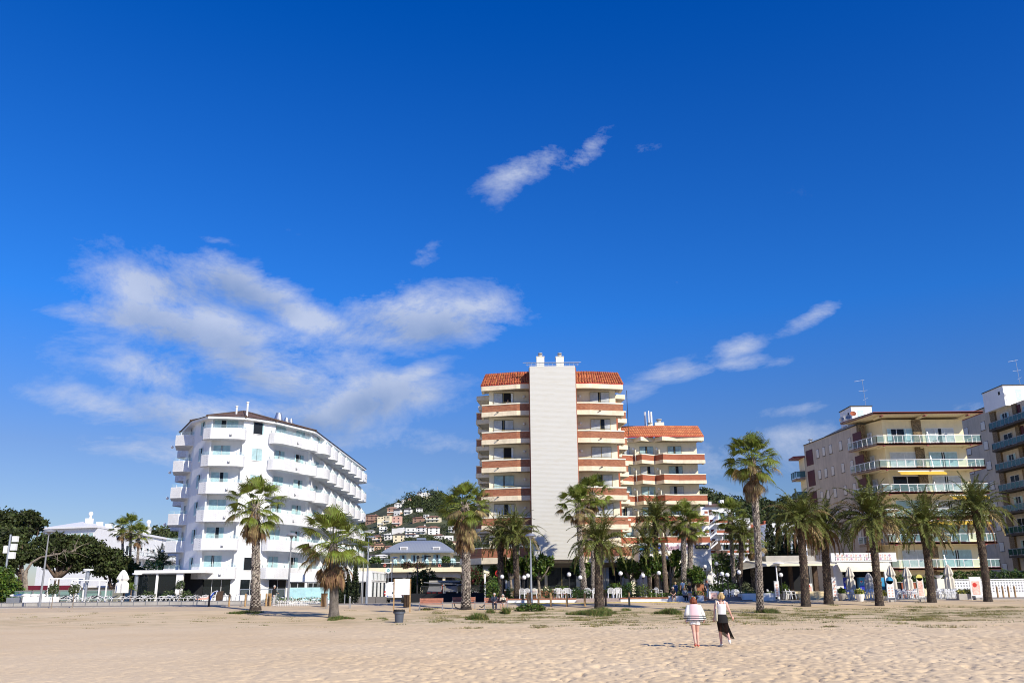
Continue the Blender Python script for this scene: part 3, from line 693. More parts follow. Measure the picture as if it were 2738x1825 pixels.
# ---------------------------------------------------------------- brick banded hotel tower (centre)
TH_ = thing('hotel_tower', (4.4, 100, .8), 'brick and cream hotel tower with a ribbed white central panel and orange tiled roof', 'hotel')
OT = Vector(TH_.location)
TL = [6.4 + 3.04 * k for k in range(6)]           # parapet tops
X0, X1, YB = -2.6, 11.4, 95.85
b = MB().use('cream'); b.box(X0, X1, YB, 135, 4.69, 23.3); wobj('wall', b, TH_)
b = MB().use('panel_slats'); b.box(1.88, 6.82, 92.9, 97.0, 4.95, 25.35); pn = wobj('panel', b, TH_)
b = MB().use('red_brick_plain'); b.box(1.80, 1.878, 93.0, 97.0, 4.95, 25.2); b.box(6.822, 6.90, 93.0, 97.0, 4.95, 25.2); wobj('brick_side', b, TH_)
b = MB().use('steel')
for z in (25.5, 25.68): b.box(1.5, 7.25, 92.98, 93.03, z, z + .035)
for i in range(13): x = 1.6 + i * .46; b.box(x, x + .03, 92.97, 93.02, 25.35, 25.7)
b.box(1.15, 7.5, 92.9, 92.96, 25.72, 25.78); wobj('roof_railing', b, TH_)
for u, v in ((1445, 983), (1497, 983)):
    p = at(u, v, 96.5); q = p - OT; c = MB().use('cream_pale'); c.box(-.43, .43, -.43, .43, -1.5, 1.15); c.box(-.47, .47, -.47, .47, 1.15, 1.22)
    o = obj('chimney', c, TH_, q); t = MB().use('concrete'); t.lathe((0, 0, 1.2), [(.2, 0), (.2, .22), (.26, .24), (.26, .3), (.12, .32), (.12, .4), (.24, .42), (.24, .5), (.02, .56)], 12); obj('chimney_cap', t, o)
def edge(sgn, dx=0):                              # front balcony outlines either side of the panel
    return [(-3.35, 97.0), (-3.35, 95.2), (.45, 94.2), (1.8, 94.2)] if sgn < 0 else [(6.9, 94.2), (8.4, 94.2), (12.1, 95.0), (12.1, 97.0)]
def grow(path, d):
    P_ = [Vector(p) for p in path]; o = []
    for i, p in enumerate(P_):
        a = (P_[i] - P_[i - 1]) if i else P_[1] - P_[0]; c = (P_[i + 1] - P_[i]) if i < len(P_) - 1 else P_[-1] - P_[-2]
        n = (Vector((a.y, -a.x)).normalized() + Vector((c.y, -c.x)).normalized()); n = n / max(.4, n.length_squared) * 2; o.append((p.x + n.x * d, p.y + n.y * d))
    return o
def band(mb, path, zt, coping=True, hb=.75, hl=.5):
    """brick parapet: cream coping, brick course, projecting cream lower band and soffit"""
    mb.use('cream_pale').strip(grow(path, .05), zt - .13, zt, .24)
    mb.use('red_brick').strip(path, zt - .13 - hb, zt - .13, .14)
    mb.use('cream_band').strip(grow(path, .06), zt - .13 - hb - hl, zt - .13 - hb, .22)
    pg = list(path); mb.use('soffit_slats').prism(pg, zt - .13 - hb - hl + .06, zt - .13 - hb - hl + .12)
for sgn in (-1, 1):
    pth = edge(sgn)
    if sgn < 0: poly = pth + [(1.8, 97.0)]
    else: poly = [(6.9, 97.0)] + pth
    for k, z in enumerate(TL):
        if k == 0: continue
        b = MB(); b.use('cream_pale').strip(grow(pth, .05), z - .13, z, .24); b.use('red_brick').strip(pth, z - .88, z - .13, .14)
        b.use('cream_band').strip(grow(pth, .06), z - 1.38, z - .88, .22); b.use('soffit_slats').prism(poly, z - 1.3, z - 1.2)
        o = wobj('balcony', b, TH_)
        r_ = MB().use('frame_bronze')
        xs = (-2.2, 1.7) if sgn < 0 else (7.0, 10.6)
        r_.box(xs[0], xs[1], 95.0, 95.04, z + .18, z + .22)
        for i in range(5): x = xs[0] + (xs[1] - xs[0]) * i / 4; r_.box(x, x + .03, 95.0, 95.03, z - .1, z + .2)
        wobj('railing', r_, o)
        sp = MB().use('rubber'); xq = -1.5 if sgn < 0 else 9.6; yq = 94.74 if sgn < 0 else 94.38; sp.obox((xq, yq, z - .93), (xq - .25, yq - .3, z - .98), .07, .07); wobj('drain_spout', sp, o)
    for k, z in enumerate(TL):
        fl = z - .95
        if k == 0: continue
        w_ = window(TH_, Vector((-1.0 if sgn < 0 else 9.65, 95.81, fl + .05)) - OT, 0, 2.15, 2.35, 2, frame='frame_bronze', cur='teal' if rnd.random() < .35 else 'white', openp=1 if (sgn < 0 and k in (5, 3)) else -1)
        g_ = MB().use('globe'); g_.ball((0, 0, 0), .16, 12, 8, 1, .5); obj('wall_lamp', g_, TH_, Vector((1.25 if sgn < 0 else 7.45, 95.75, fl + 1.95)) - OT, smooth=True)
    # mansard roof
    z0, z1 = 23.75, 25.15
    b = MB(); b.use('cream_band').strip(grow(pth, .08), 23.15, 23.68, .3); b.use('soffit_slats').prism(poly, 23.2, 23.3); b.use('sign_red').strip(grow(pth, .13), 23.68, 23.75, .3); wobj('eave', b, TH_)
    lo = grow(pth, .12); hi = grow(pth, -.42)
    if sgn < 0: hi = [(lo[0][0] + .45, 99)] + hi[1:3] + [(1.8, hi[3][1])]; lo = [(lo[0][0], 99)] + lo[1:3] + [(1.8, lo[3][1])]
    else: hi = [(6.9, hi[0][1])] + hi[1:3] + [(lo[3][0] - .45, 99)]; lo = [(6.9, lo[0][1])] + lo[1:3] + [(lo[3][0], 99)]
    b = MB().use('tile_orange')
    for i in range(3): b.face([(*lo[i], z0), (*lo[i + 1], z0), (*hi[i + 1], z1), (*hi[i], z1)])
    rf = wobj('roof', b, TH_)
    rr = random.Random(4); t = MB().use('terracotta')      # proud columns of barrel tiles
    for i in range(3):
        a, c = Vector((*lo[i], z0)), Vector((*lo[i + 1], z0)); a2, c2 = Vector((*hi[i], z1)), Vector((*hi[i + 1], z1)); N = max(1, int((c - a).length / .27))
        for j in range(N):
            s_ = (j + .5) / N; p, q = a.lerp(c, s_), a2.lerp(c2, s_)
            for m_ in range(4): t.tube([p.lerp(q, m_ / 4 + rr.uniform(0, .02)) - Vector((0, .04, 0)), p.lerp(q, (m_ + 1) / 4) - Vector((0, .0, 0))], [.085, .07], 6, True)
    wobj('tiles', t, rf)
    b = MB().use('roof_brown'); b.face([(*hi[0], z1), (*hi[1], z1), (*hi[2], z1), (*hi[3], z1), (4.4, 99, z1 + .35)]); wobj('roof_top', b, TH_)
b = MB().use('roof_brown'); b.box(-2.5, 11.4, 97.2, 134, 23.3, 25.0); wobj('roof_top', b, TH_)
# side balconies (left flank, zigzag slabs going back) and right flank
for k, z in enumerate(TL):
    for j in range(5):
        y = 99.5 + j * 5.6
        for sx, xw in ((-1, X0), (1, X1)):
            if sx > 0 and j > 4: continue
            pth = [(xw, y + 4.0), (xw + sx * 1.15, y + 3.4), (xw + sx * 1.55, y), (xw, y - .6)]
            if sx > 0: pth = pth[::-1]
            b = MB()
            if sx < 0: band(b, pth, z if k else z + .0)
            else: band(b, pth, z)
            wobj('balcony', b, TH_)
b = MB().use('cream_band')
for j in range(5):
    y = 99.5 + j * 5.6
    b.prism([(X0, y - .6), (X0 - 0.0, y + 4.), (X0 - 1.15, y + 3.4), (X0 - 1.55, y)][::-1], 23.0, 23.5); b.prism([(X1, y - .6), (X1 + 1.55, y), (X1 + 1.15, y + 3.4), (X1, y + 4.)], 23.0, 23.5)
wobj('eave', b, TH_)
b = MB().use('red_brick_plain'); b.box(X1, X1 + .5, 98.5, 100, .9, 22.5); wobj('brick_side', b, TH_)
d_ = MB().use('dark_metal'); d_.tube([(12.9, 97.5, 18.5), (12.9, 97.5, 23.6)], .03, 6); wobj('downpipe', d_, TH_)

# podium: brick band over the glazed ground floor
PT = 6.35
b = MB()
pth = [(-3.4, 99.5), (-5.6, 101.0), (-5.6, 98.6), (-3.4, 95.6), (-1.2, 94.5), (1.8, 94.2)][2:]
pl = [(-5.8, 104), (-5.8, 98.4), (-3.4, 95.6), (1.8, 94.1)]
for path, poly in ((pl, pl + [(1.8, 104)]), ([(6.9, 94.1), (12.2, 94.1)], [(6.9, 94.1), (12.2, 94.1), (12.2, 97), (6.9, 97)])):
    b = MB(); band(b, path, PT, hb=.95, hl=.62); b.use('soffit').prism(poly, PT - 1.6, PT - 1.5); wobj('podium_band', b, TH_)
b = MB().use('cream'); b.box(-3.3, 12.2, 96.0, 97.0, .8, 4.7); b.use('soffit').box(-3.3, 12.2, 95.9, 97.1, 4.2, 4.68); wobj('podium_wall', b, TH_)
b = MB().use('red_brick'); b.box(-2.8, 12.0, 95.75, 95.98, .9, 1.95); b.use('cream_pale').box(-2.9, 12.1, 95.7, 96.0, 1.95, 2.05); wobj('low_brick_wall', b, TH_)
for x, w_, c in ((-1.5, 1.6, 'white'), (1.6, 3.2, None), (5.0, 3.0, None), (8.3, 2.2, 'white'), (10.6, 1.9, 'white')):
    window(TH_, Vector((x, 95.93, 2.05)) - OT, 0, w_, 2.3, 2, frame='frame_bronze', cur=c, pane='window_glass', cover=(.35, .3))

# rear wing with zigzag balconies
WG = thing('hotel_wing', (21, 134, .8), 'lower cream and brick hotel wing with zigzag balconies behind the tower', 'hotel')
OW = Vector(WG.location); YW = 133.0
b = MB().use('cream'); b.box(12.5, 28.1, YW + 1.4, 150, .6, 23.6); wobj('wall', b, WG)
zig = [(12.4, YW - .3), (15.2, YW), (16.5, YW - .3), (18.4, YW + .7), (19.3, YW - .9), (21.5, YW + .6), (22.5, YW - 1.0), (24.8, YW - .25), (28.9, YW - .15), (28.9, YW + 1.4)]
for k, z in enumerate(TL):
    b = MB(); b.use('cream_pale').strip(grow(zig, .05), z - .13, z, .24); b.use('red_brick_plain').strip(zig, z - .95, z - .13, .14)
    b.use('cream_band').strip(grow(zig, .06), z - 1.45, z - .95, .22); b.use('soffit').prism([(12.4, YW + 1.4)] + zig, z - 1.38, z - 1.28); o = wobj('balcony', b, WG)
    r_ = MB().use('dark_metal')
    for x0, x1 in ((12.6, 15.5), (18.2, 20.5), (22.4, 25.5)): r_.box(x0, x1, YW - .2, YW - .16, z + .15, z + .18)
    wobj('railing', r_, o)
    fl = z - 1.0
    for j, x in enumerate((13.9, 17.0, 20.6, 24.9)):
        if j: window(WG, Vector((x - .2, YW + 1.36, fl + .1)) - OW, 0, 2.1, 2.3, 2, frame='frame_bronze', cur=('teal', 'white')[(j + k) % 3 == 0], openp=-1)
        else: window(WG, Vector((x - .2, YW + 1.36, fl + .1)) - OW, 0, 1.9, 2.3, 2, frame='frame_bronze', cur='teal')
        if j < 3:
            g_ = MB().use('globe'); g_.ball((0, 0, 0), .2, 10, 6, 1, .5); obj('wall_lamp', g_, WG, Vector((x + 1.35, YW + 1.3, fl + 2.0)) - OW, smooth=True)
            p_ = MB().use('cream_pale'); p_.box(-.06, .06, -1.2, 0, 0, 1.75); obj('partition', p_, WG, Vector((x + 1.55, YW + 1.4, fl)) - OW)
zz = [(12.4, YW - .3), (16.0, YW + .0), (18.6, YW - .5), (22.8, YW - .7), (28.9, YW - .15), (28.9, YW + 6)]
b = MB(); b.use('cream_band').strip(grow(zig, .05), 23.55, 24.15, .3); b.use('soffit').prism([(12.4, YW + 1.4)] + zig, 23.6, 23.7); b.use('sign_red').strip(grow(zz, .1), 24.15, 24.24, .3); wobj('eave', b, WG)
lo = grow(zz, .1); hi = grow(zz, -.6)
b = MB().use('tile_orange')
for i in range(5): b.face([(*lo[i], 24.24), (*lo[i + 1], 24.24), (*hi[i + 1], 25.95), (*hi[i], 25.95)])
b.use('tile_brown'); b.face([(*hi[0], 25.95), (*hi[2], 25.95), (*hi[4], 25.95), (20, 141, 27.4), (12.4, 141, 27.6)]); b.face([(*hi[4], 25.95), (28, 148, 25.95), (20, 141, 27.4)]); wobj('roof', b, WG)
p = at(1763, 1145, 137) - OW; c = MB().use('cream_pale'); c.box(-.7, .7, -.5, .5, -1.5, .9); c.box(-1.8, -1.1, -.4, .4, -1.5, .5); o = obj('chimney', c, WG, p)
t = MB().use('concrete'); t.lathe((0, 0, .9), [(.3, 0), (.3, .4), (.45, .42), (.45, .55), (.02, .6)], 10); t.lathe((-1.45, 0, .5), [(.25, 0), (.25, .3), (.38, .32), (.38, .42), (.02, .5)], 10); obj('chimney_cap', t, o)
p = at(1735, 1140, 138) ; AN = thing('mobile_antenna', p, 'white mobile phone antenna cluster on the roof of the hotel wing', 'antenna')
b = MB().use('steel'); b.tube([(0, 0, -1.5), (0, 0, 2.2)], .09, 8); obj('mast', b, AN)
for k in range(3):
    a = k * 2.09 + .5; b = MB().use('white_plain'); b.box(-.14, .14, -.08, .08, 0, 2.5); obj('panel_antenna', b, AN, (math.cos(a) * .55, math.sin(a) * .55, -.1), a)

# entrance block with sign and round canopies
EN = thing('entrance_block', (16.7, 93.5, .8), 'white entrance block with hotel sign above domed cream canopies', 'entrance')
OE = Vector(EN.location); YE = 93.4
b = MB().use('white'); b.box(12.9, 20.3, YE, YE + 4, 3.4, 6.55); b.box(19.3, 20.3, YE, YE + 4, .8, 3.4); b.box(12.9, 13.6, YE + .02, YE + 4, .8, 3.4); wobj('wall', b, EN)
b = MB().use('cream'); b.box(13.6, 19.3, YE + 3.4, YE + 3.6, .8, 3.4); b.use('room_dark').box(13.7, 16.6, YE + 3.3, YE + 3.38, .9, 3.0); wobj('porch_wall', b, EN)
def dome(cx, rx, zt, zb, dep, nm):
    b = MB().use('cream_pale'); N, M = 16, 6; vs = []
    for i in range(M + 1):
        a = R(90 * i / M); rr_ = math.sin(a); z = zb + (zt - zb) * math.cos(a)
        for k in range(N + 1):
            t = math.pi * (1 + k / N); ck, sk = math.cos(t), math.sin(t); vs.append((cx + rx * rr_ * (abs(ck) ** .75) * (1 if ck > 0 else -1), YE - .02 + dep * rr_ * sk, z))
    fs = [(i * (N + 1) + k, (i + 1) * (N + 1) + k, (i + 1) * (N + 1) + k + 1, i * (N + 1) + k + 1) for i in range(M) for k in range(N)]
    b.raw(vs, fs)
    b.use('cream_band')
    for k in range(0, N + 1, 1): b.tube([Vector(vs[i * (N + 1) + k]) for i in range(M + 1)], .012, 3)
    wobj(nm, b, EN)
dome(16.2, 2.4, 5.55, 3.7, 2.6, 'canopy'); dome(18.3, 1.9, 5.45, 3.7, 2.2, 'canopy')
b = MB().use('cream_band'); b.box(17.4, 19.4, YE - 2.2, YE, 3.55, 3.72); b.use('cream').box(18.9, 19.3, YE - 2.1, YE - 1.7, .8, 3.55); wobj('pillar', b, EN)
def text(body, size, mat_, parent, loc, rz=0, ext=.03, sx=1, bold=0, align='CENTER'):
    cu = bpy.data.curves.new('lettering', 'FONT'); cu.body = body; cu.size = size; cu.extrude = ext; cu.align_x = align; cu.align_y = 'CENTER'; cu.offset = bold
    cu.materials.append(MATS[mat_]); t_ = bpy.data.objects.new('tmp', cu); C.objects.link(t_); bpy.context.view_layer.update(); me = bpy.data.meshes.new_from_object(t_.evaluated_get(bpy.context.evaluated_depsgraph_get())); bpy.data.objects.remove(t_)
    o = bpy.data.objects.new('lettering', me); link(o, parent, loc, rot=(math.pi / 2, 0, rz)); o.scale = (sx, 1, 1); return o
def E_(u, v): return at(u, v, YE - .08) - OE
text('Royal Gran', .78, 'sign_lilac', EN, E_(1817, 1462.5), sx=.78, bold=.022)
b = MB().use('sign_blue'); o_ = [(0, .45), (.2, .38), (.3, .5), (.38, .25), (.5, .1), (.34, -.02), (.42, -.3), (.2, -.35), (.1, -.52), (-.1, -.4), (-.35, -.42), (-.32, -.15), (-.48, .05), (-.3, .2), (-.28, .42)]
b.raw([(x, y_, z) for y_ in (-.06, .06) for x, z in o_], [tuple(range(15)), tuple(range(29, 14, -1))] + [(i, i + 15, (i + 1) % 15 + 15, (i + 1) % 15) for i in range(15)]); obj('emblem', b, EN, E_(1742, 1464))
text('h', .8, 'cooler_light', EN, E_(1717, 1463), bold=.03); text('B', .75, 'sign_blue', EN, E_(1764, 1464), bold=.02)
for u in (1864, 1873, 1882, 1891):
    b = MB().use('sign_dark'); b.tube([(0, .05, 0), (0, -.06, 0)], .22, 16); b.use('sign_yellow'); b.tube([(0, -.06, 0), (0, -.09, 0)], .13, 12); obj('star_disc', b, EN, E_(u, 1461))
text('H', .3, 'sign_dark', EN, at(1889.5, 1536, YE - .05) - OE, bold=.01)
# ---------------------------------------------------------------- beige apartment block (right)
def proj(x, y, z):
    z -= CH; d = lambda a: a[0] * x + a[1] * y + a[2] * z
    return 1369 + FOC * d(_R) / d(_F), 912.5 - FOC * d(_U) / d(_F)
def s_at(a, b, u, z):                              # distance along the wall a->b seen at photo column u
    a, b = V2(a), V2(b); L = (b - a).length; lo, hi = -5., L + 5.; ul = proj(*(a + (b - a) * lo / L), z)[0]; uh = proj(*(a + (b - a) * hi / L), z)[0]
    for _ in range(30):
        m_ = (lo + hi) / 2; um = proj(*(a + (b - a) * m_ / L), z)[0]
        if (um < u) == (ul < uh): lo = m_
        else: hi = m_
    return lo
AP = thing('apartment_block', (54, 122, .8), 'beige apartment block with red edged slabs, glass balconies and a white stair tower', 'apartment block')
OA = Vector(AP.location)
RT = [5.25 + 3.17 * k for k in range(6)]           # rail tops
b = MB().use('warm_cream'); b.prism([(48.2, 122), (49.6, 117.2), (60.4, 117.2), (60.4, 137), (48.2, 137)], .6, 23.6); wobj('wall', b, AP)
SA, SB = (45.7, 138.0), (47.4, 120.6)
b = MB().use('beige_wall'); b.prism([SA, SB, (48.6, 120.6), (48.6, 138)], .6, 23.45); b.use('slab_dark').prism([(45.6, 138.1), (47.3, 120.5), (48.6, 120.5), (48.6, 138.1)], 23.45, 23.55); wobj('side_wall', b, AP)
tS = (V2(SB) - V2(SA)).normalized(); nS = Vector((tS.y, -tS.x)); rzS = math.atan2(tS.y, tS.x)
def onS(s_, d, z): q = V2(SA) + tS * s_ + nS * d; return Vector((q.x, q.y, z)) - OA
for k in range(6):
    fl = RT[k] - 1.0
    for u in (2278, 2254, 2227, 2208.5, 2192):
        uu = u + (proj(47, 125, 20)[0] - proj(47, 125, 20)[0]); s_ = s_at(SA, SB, u, 18.5)
        w_ = obj('window', _wc.get('sw') or _wc.setdefault('sw', (lambda f: (f.use('frame_white').box(-.42, .42, -.03, .02, 0, 1.25), f.use('slab_dark').box(-.47, .47, -.028, .0, -.02, 1.3), f.use('shutter').box(-.36, .36, -.05, -.031, .04, 1.18), f.use('slab_dark').box(-.5, .5, -.09, .0, -.06, -.001), f.mesh('window'))[-1])(MB())), AP, onS(s_, .0, fl + .75), rzS)
    for u0, u1 in ((2288, 2310), (2161, 2179)):
        a, c = s_at(SA, SB, u0, 18.5), s_at(SA, SB, u1, 18.5); m_ = MB().use('maroon'); m_.box(0, c - a, -.03, .05, 0, 2.35)
        obj('maroon_panel', m_, AP, onS(a, 0, fl + .05), rzS)
st = MB().use('stone_pier'); st.box(47.5, 48.3, 119.9, 121.0, .8, 23.5); st.box(53.55, 54.7, 116.9, 117.3, .8, 23.5); wobj('stone_pier', st, AP)
out = [(46.3, 121.4), (47.7, 115.0), (61.5, 115.0), (61.5, 119.5)]
_rail = {}
def glass_rail(parent, path, z, name='glass_railing', step=1.15, gl='green_glass', frame='steel', h=1.0):
    b = MB()
    for p, q in zip(path, path[1:]):
        p, q = V2(p), V2(q); L = (q - p).length; n = max(1, round(L / step)); d = (q - p) / n
        b.use(frame); b.obox((*p, z + h), (*q, z + h), .07, .07); b.obox((*p, z + .12), (*q, z + .12), .03, .03)
        for i in range(n + 1): c = p + d * i; b.box(c.x - .03, c.x + .03, c.y - .03, c.y + .03, z, z + h)
        b.use(gl)
        for i in range(n): a, c = p + d * (i + .06), p + d * (i + .94); b.face([(*a, z + .16), (*c, z + .16), (*c, z + h - .04), (*a, z + h - .04)])
    return wobj(name, b, parent)
for k in range(7):
    zt = RT[k] - 1.0 if k < 6 else 24.0
    b = MB(); pth = out if k < 6 else [(45.9, 122.2), (47.5, 114.5), (62.0, 114.5), (62.0, 120)]
    if k < 6: b.use('slab_red').strip(pth, zt - .26, zt, .25); b.use('warm_cream').prism(pth + [(61, 121.4)], zt - .24, zt - .02)
    else: b.use('slab_red').strip(pth, zt - .1, zt + .18, .25); b.use('warm_cream').prism(pth + [(61, 122)], zt - .08, zt + .1); b.use('concrete').box(48.4, 60.6, 117, 136, zt + .1, zt + .55)
    for x in (48.6, 54.3, 60.0):
        b.use('slab_red').box(x - .12, x + .12, 114.85 if k < 6 else 114.35, 115.05, zt - .42, zt - .27); b.use('warm_cream').box(x - .12, x + .12, 115.1, 117.2, zt - .45, zt - .25)
    o = wobj('slab' if k < 6 else 'roof', b, AP)
    if k < 6:
        glass_rail(AP, [(p[0] + (.06 if p[0] < 50 else -.06), p[1] + .06) for p in out], zt + .01, frame='frame_white')
        for cx, wd, n, cur, cov in ((xat(2417, 117.1, 19), 3.75, 3 if k > 4 else 2, ('white', 'teal', 'teal', None, 'white', 'teal')[k], (1, 1) if k != 5 else (.3, .8)), (xat(2521, 117.1, 19), 3.75, 2 if k != 5 else 3, ('teal', 'teal', 'white', 'white', 'teal', 'white')[k], (.9, .9))):
            window(AP, Vector((cx, 117.14, zt + .05)) - OA, 0, wd, 2.25, n, cur=cur, cover=cov, sash=.07, openp=1 if (k == 3 and cx < 54) else -1)
        d = MB().use('rail_glass_pale'); d.raw([(54.9, 117.1, zt), (54.9, 115.4, zt), (54.9, 115.9, zt + 1.6), (54.9, 117.1, zt + 2.1)], [(0, 1, 2, 3)]); d.use('steel').obox((54.9, 115.4, zt), (54.9, 115.9, zt + 1.6), .05, .05); wobj('glass_partition', d, AP)
        window(AP, Vector((48.75, 119.6, zt + .05)) - OA, math.atan2(-4.8, 1.4), .9, 2.1, 1, cur='white', cover=(1, 1))
    # far rear balconies to the left
    if k in (4, 5):
        p2 = [(44.4, 141.5), (44.3, 138.8), (45.8, 138.1)]; z2 = RT[k] - 2.6
        b = MB(); b.use('slab_red').strip(p2, z2 - .3, z2, .2); b.use('warm_cream').prism(p2 + [(46.5, 141.5)], z2 - .28, z2 - .02); wobj('slab', b, AP); glass_rail(AP, p2, z2, gl='green_glass_dark', frame='dark_metal')
b = MB().use('warm_cream'); b.box(45.6, 48.5, 138.1, 140.8, .6, 21.6); wobj('rear_wall', b, AP)
b = MB().use('slab_red'); b.prism([(44.3, 141.8), (44.1, 138.6), (45.9, 137.9), (48.6, 138.1), (48.6, 141.8)], 21.6, 21.9); wobj('rear_eave', b, AP)
# awnings on the front
for k, x0, x1, m_ in ((3, 50.0, 56.0, 'awning_yellow'), (1, 52.0, 60.8, 'awning_yellow'), (2, 56.3, 61.0, 'awning_yellow')):
    z = RT[k] + 2.17 - 1.3 + .75; b = MB().use(m_); b.raw([(x0, 115.1, z + .0), (x1, 115.1, z), (x1, 114.3, z - .3), (x0, 114.3, z - .3), (x0, 114.3, z - .5), (x1, 114.3, z - .5)], [(0, 3, 2, 1), (3, 4, 5, 2)]); b.use('frame_white').box(x0, x1, 115.0, 115.12, z, z + .12)
    wobj('awning', b, AP)
def stair_tower(par, u0, u1, v, Y, w_, d_, z0):
    a = at(u0, v, Y); c = at(u1, v, Y); z1 = a.z; x0, x1 = a.x, c.x
    b = MB().use('white'); b.box(x0, x1, Y, Y + d_, z0, z1); b.use('slab_dark').box(x0 - .12, x1 + .12, Y - .12, Y + d_ + .1, z1, z1 + .1); o = wobj('stair_tower', b, par)
    b = MB().use('curtain_teal'); xm = x0 + (x1 - x0) * .3; b.box(xm, xm + .8, Y - .03, Y, z1 - 2.3, z1 - .6); b.use('frame_white').box(xm - .06, xm + .86, Y - .02, Y - .001, z1 - 2.3, z1 - .53); wobj('door', b, o)
    b = MB().use('room_dark'); b.box(x0 - .02, x0, Y + 1, Y + 1.5, z1 - 1.2, z1 - .7); wobj('window', b, o)
    return x0, x1, z1
x0, x1, z1 = stair_tower(AP, 2275, 2330, 1086, 125, 3, 4.5, 23.3)
def dish(loc, r, m_, name='satellite_dish', az_=0, label=''):
    T = thing(name, loc, label, 'satellite dish', 'satellite dishes on the roofs'); b = MB().use(m_)
    b.lathe((0, 0, 0), [(.02, 0), (r * .5, .04 * r), (r, .22 * r), (r * 1.02, .24 * r), (r, .27 * r), (r * .5, .09 * r), (.02, .05 * r)], 16); o = obj('reflector', b, T); o.rotation_euler = (R(65), 0, az_)
    b = MB().use('steel'); b.tube([(0, 0, 0), (0, .2, -.2), (0, .25, -1.2)], .03, 6); b.tube([(0, 0, -r * .6), (0, -r * .9, 0)], .015, 4); obj('mount', b, T); return T
dish(at(2251, 1122, 124), .4, 'lamp_grey', az_=R(-50), label='grey satellite dish at the left of the beige block stair tower')
dish(at(2281, 1106, 123.5), .4, 'terracotta', az_=R(-10), label='rusty orange satellite dish on the beige block stair tower')
dish(at(2317, 1107, 122), .45, 'white_plain', az_=R(10), label='white satellite dish beside the stair tower door')
dish(at(2265, 1117, 124), .55, 'lamp_grey', az_=R(-30), label='large pale satellite dish on the shaded side of the stair tower')
def aerial(loc, h, label):
    T = thing('tv_aerial', loc, label, 'aerial', 'television aerials'); b = MB().use('steel')
    b.tube([(0, 0, 0), (-.02 * h, 0, h)], .035, 6); b.tube([(-.02 * h - 1.2, 0, h - .3), (-.02 * h + .3, 0, h - .05)], .02, 4)
    for i in range(7): x = -.02 * h - 1.1 + .2 * i; b.tube([(x, -.05, h - .45 + .03 * i), (x, .3, h - .1 + .03 * i)], .012, 3)
    for i in range(5): b.tube([(-.7 + .2 * i, 0, h * .55 - .15), (-.5 + .2 * i, .1, h * .55 + .2)], .012, 3)
    b.tube([(-.8, 0, h * .55), (.5, 0, h * .58)], .018, 4); b.tube([(-.3, 0, h * .2), (.4, 0, h * .3)], .018, 4); obj('mast', b, T); return T
aerial(at(2315, 1084, 126), 3.9 * 1.0, 'tall thin television aerial on the stair tower of the beige block')
aerial(at(2728, 1028, 134), 4.0, 'television aerial on the roof tower at the right edge')
c = at(2167, 1180, 136); V_ = thing('roof_vent', c, 'small metal roof vent on the far end of the beige block', 'vent'); b = MB().use('steel'); b.lathe((0, 0, 0), [(.25, -1), (.25, .25), (.4, .27), (.4, .35), (.2, .4), (.02, .45)], 10); obj('cowl', b, V_)

# dark block at the right edge
BD = thing('apartment_block', (80, 135, .8), 'shaded apartment block with green glass balconies at the right edge', 'apartment block')
OD = Vector(BD.location)
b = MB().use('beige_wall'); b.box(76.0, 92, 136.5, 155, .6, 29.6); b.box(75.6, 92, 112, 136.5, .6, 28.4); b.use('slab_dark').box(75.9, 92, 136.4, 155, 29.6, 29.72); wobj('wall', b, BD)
b = MB().use('stone_pier'); b.box(75.3, 76.3, 136.0, 137.4, .6, 29.3); b.box(75.3, 75.62, 130, 131, .6, 28.3); wobj('stone_pier', b, BD)
for k in range(8):
    z = 3.1 + 3.17 * k
    p2 = [(74.2, 136.0), (74.2, 112.0)]; b = MB(); b.use('slab_dark').box(74.1, 75.6, 112, 136, z - .28, z); wobj('slab', b, BD); glass_rail(BD, [(75.5, 136.0), (74.2, 136.0), (74.2, 112)], z, gl='green_glass_dark', frame='lamp_grey')
    for y in (133.6, 127.5, 122.5): window(BD, Vector((75.56, y, z + .05)) - OD, R(-90), 2.4, 2.2, 2, cur='teal' if k % 2 else None, cover=(.5, .5))
    m_ = MB().use('maroon'); m_.box(75.5, 75.6, 129.2, 130, z + .05, z + 2.7); wobj('maroon_panel', m_, BD)
    for y in (141, 146.5):
        obj('window', _wc['sw'], BD, Vector((75.98, y, z + .9)) - OD, R(-90)).scale = (1.5, 1, 1.05)
x0, x1, z1 = stair_tower(BD, 2680, 2790, 1030, 131.5, 3, 6, 28.3)
dish(at(2690, 1049, 131), .5, 'white_plain', az_=0, label='white satellite dish on the roof tower at the right edge')

# ---------------------------------------------------------------- cream building with zinc roof and terrace (centre, far)
YD = 245.
BY = thing('terrace_building', (-28, 245, .8), 'cream building with curved zinc roof and roof terrace of parasols', 'building')
OY = Vector(BY.location)
def AX(u, v, Y): return at(u, v, Y)
a, c = AX(935, 1518, YD), AX(1232, 1517, YD); ztop = a.z
b = MB(); b.use('warm_cream').box(a.x - 3, c.x, YD, YD + 26, ztop - 1.15, ztop); b.use('soffit').box(a.x - 3, c.x - .5, YD + .5, YD + 26, ztop - 1.3, ztop - 1.16); b.use('concrete').box(a.x - 2, c.x - 1.5, YD + 2, YD + 26, ztop - 2.5, ztop - 1.31); wobj('terrace_slab', b, BY)
b = MB().use('room_dark'); b.box(a.x - 2, c.x - 3, YD + 9, YD + 25, .8, ztop - 2.5); wobj('ground_floor', b, BY)
for u in (1080, 1127, 1187): x = xat(u, YD + 2.5, 4); q = MB().use('warm_cream'); q.box(x - .35, x + .35, YD + 2.2, YD + 2.9, .8, ztop - 2.4); wobj('column', q, BY)
x0, x1 = xat(1043, YD + 6, 9), xat(1203, YD + 6, 9); ze = at(1100, 1477, YD + 6).z; zf = ztop
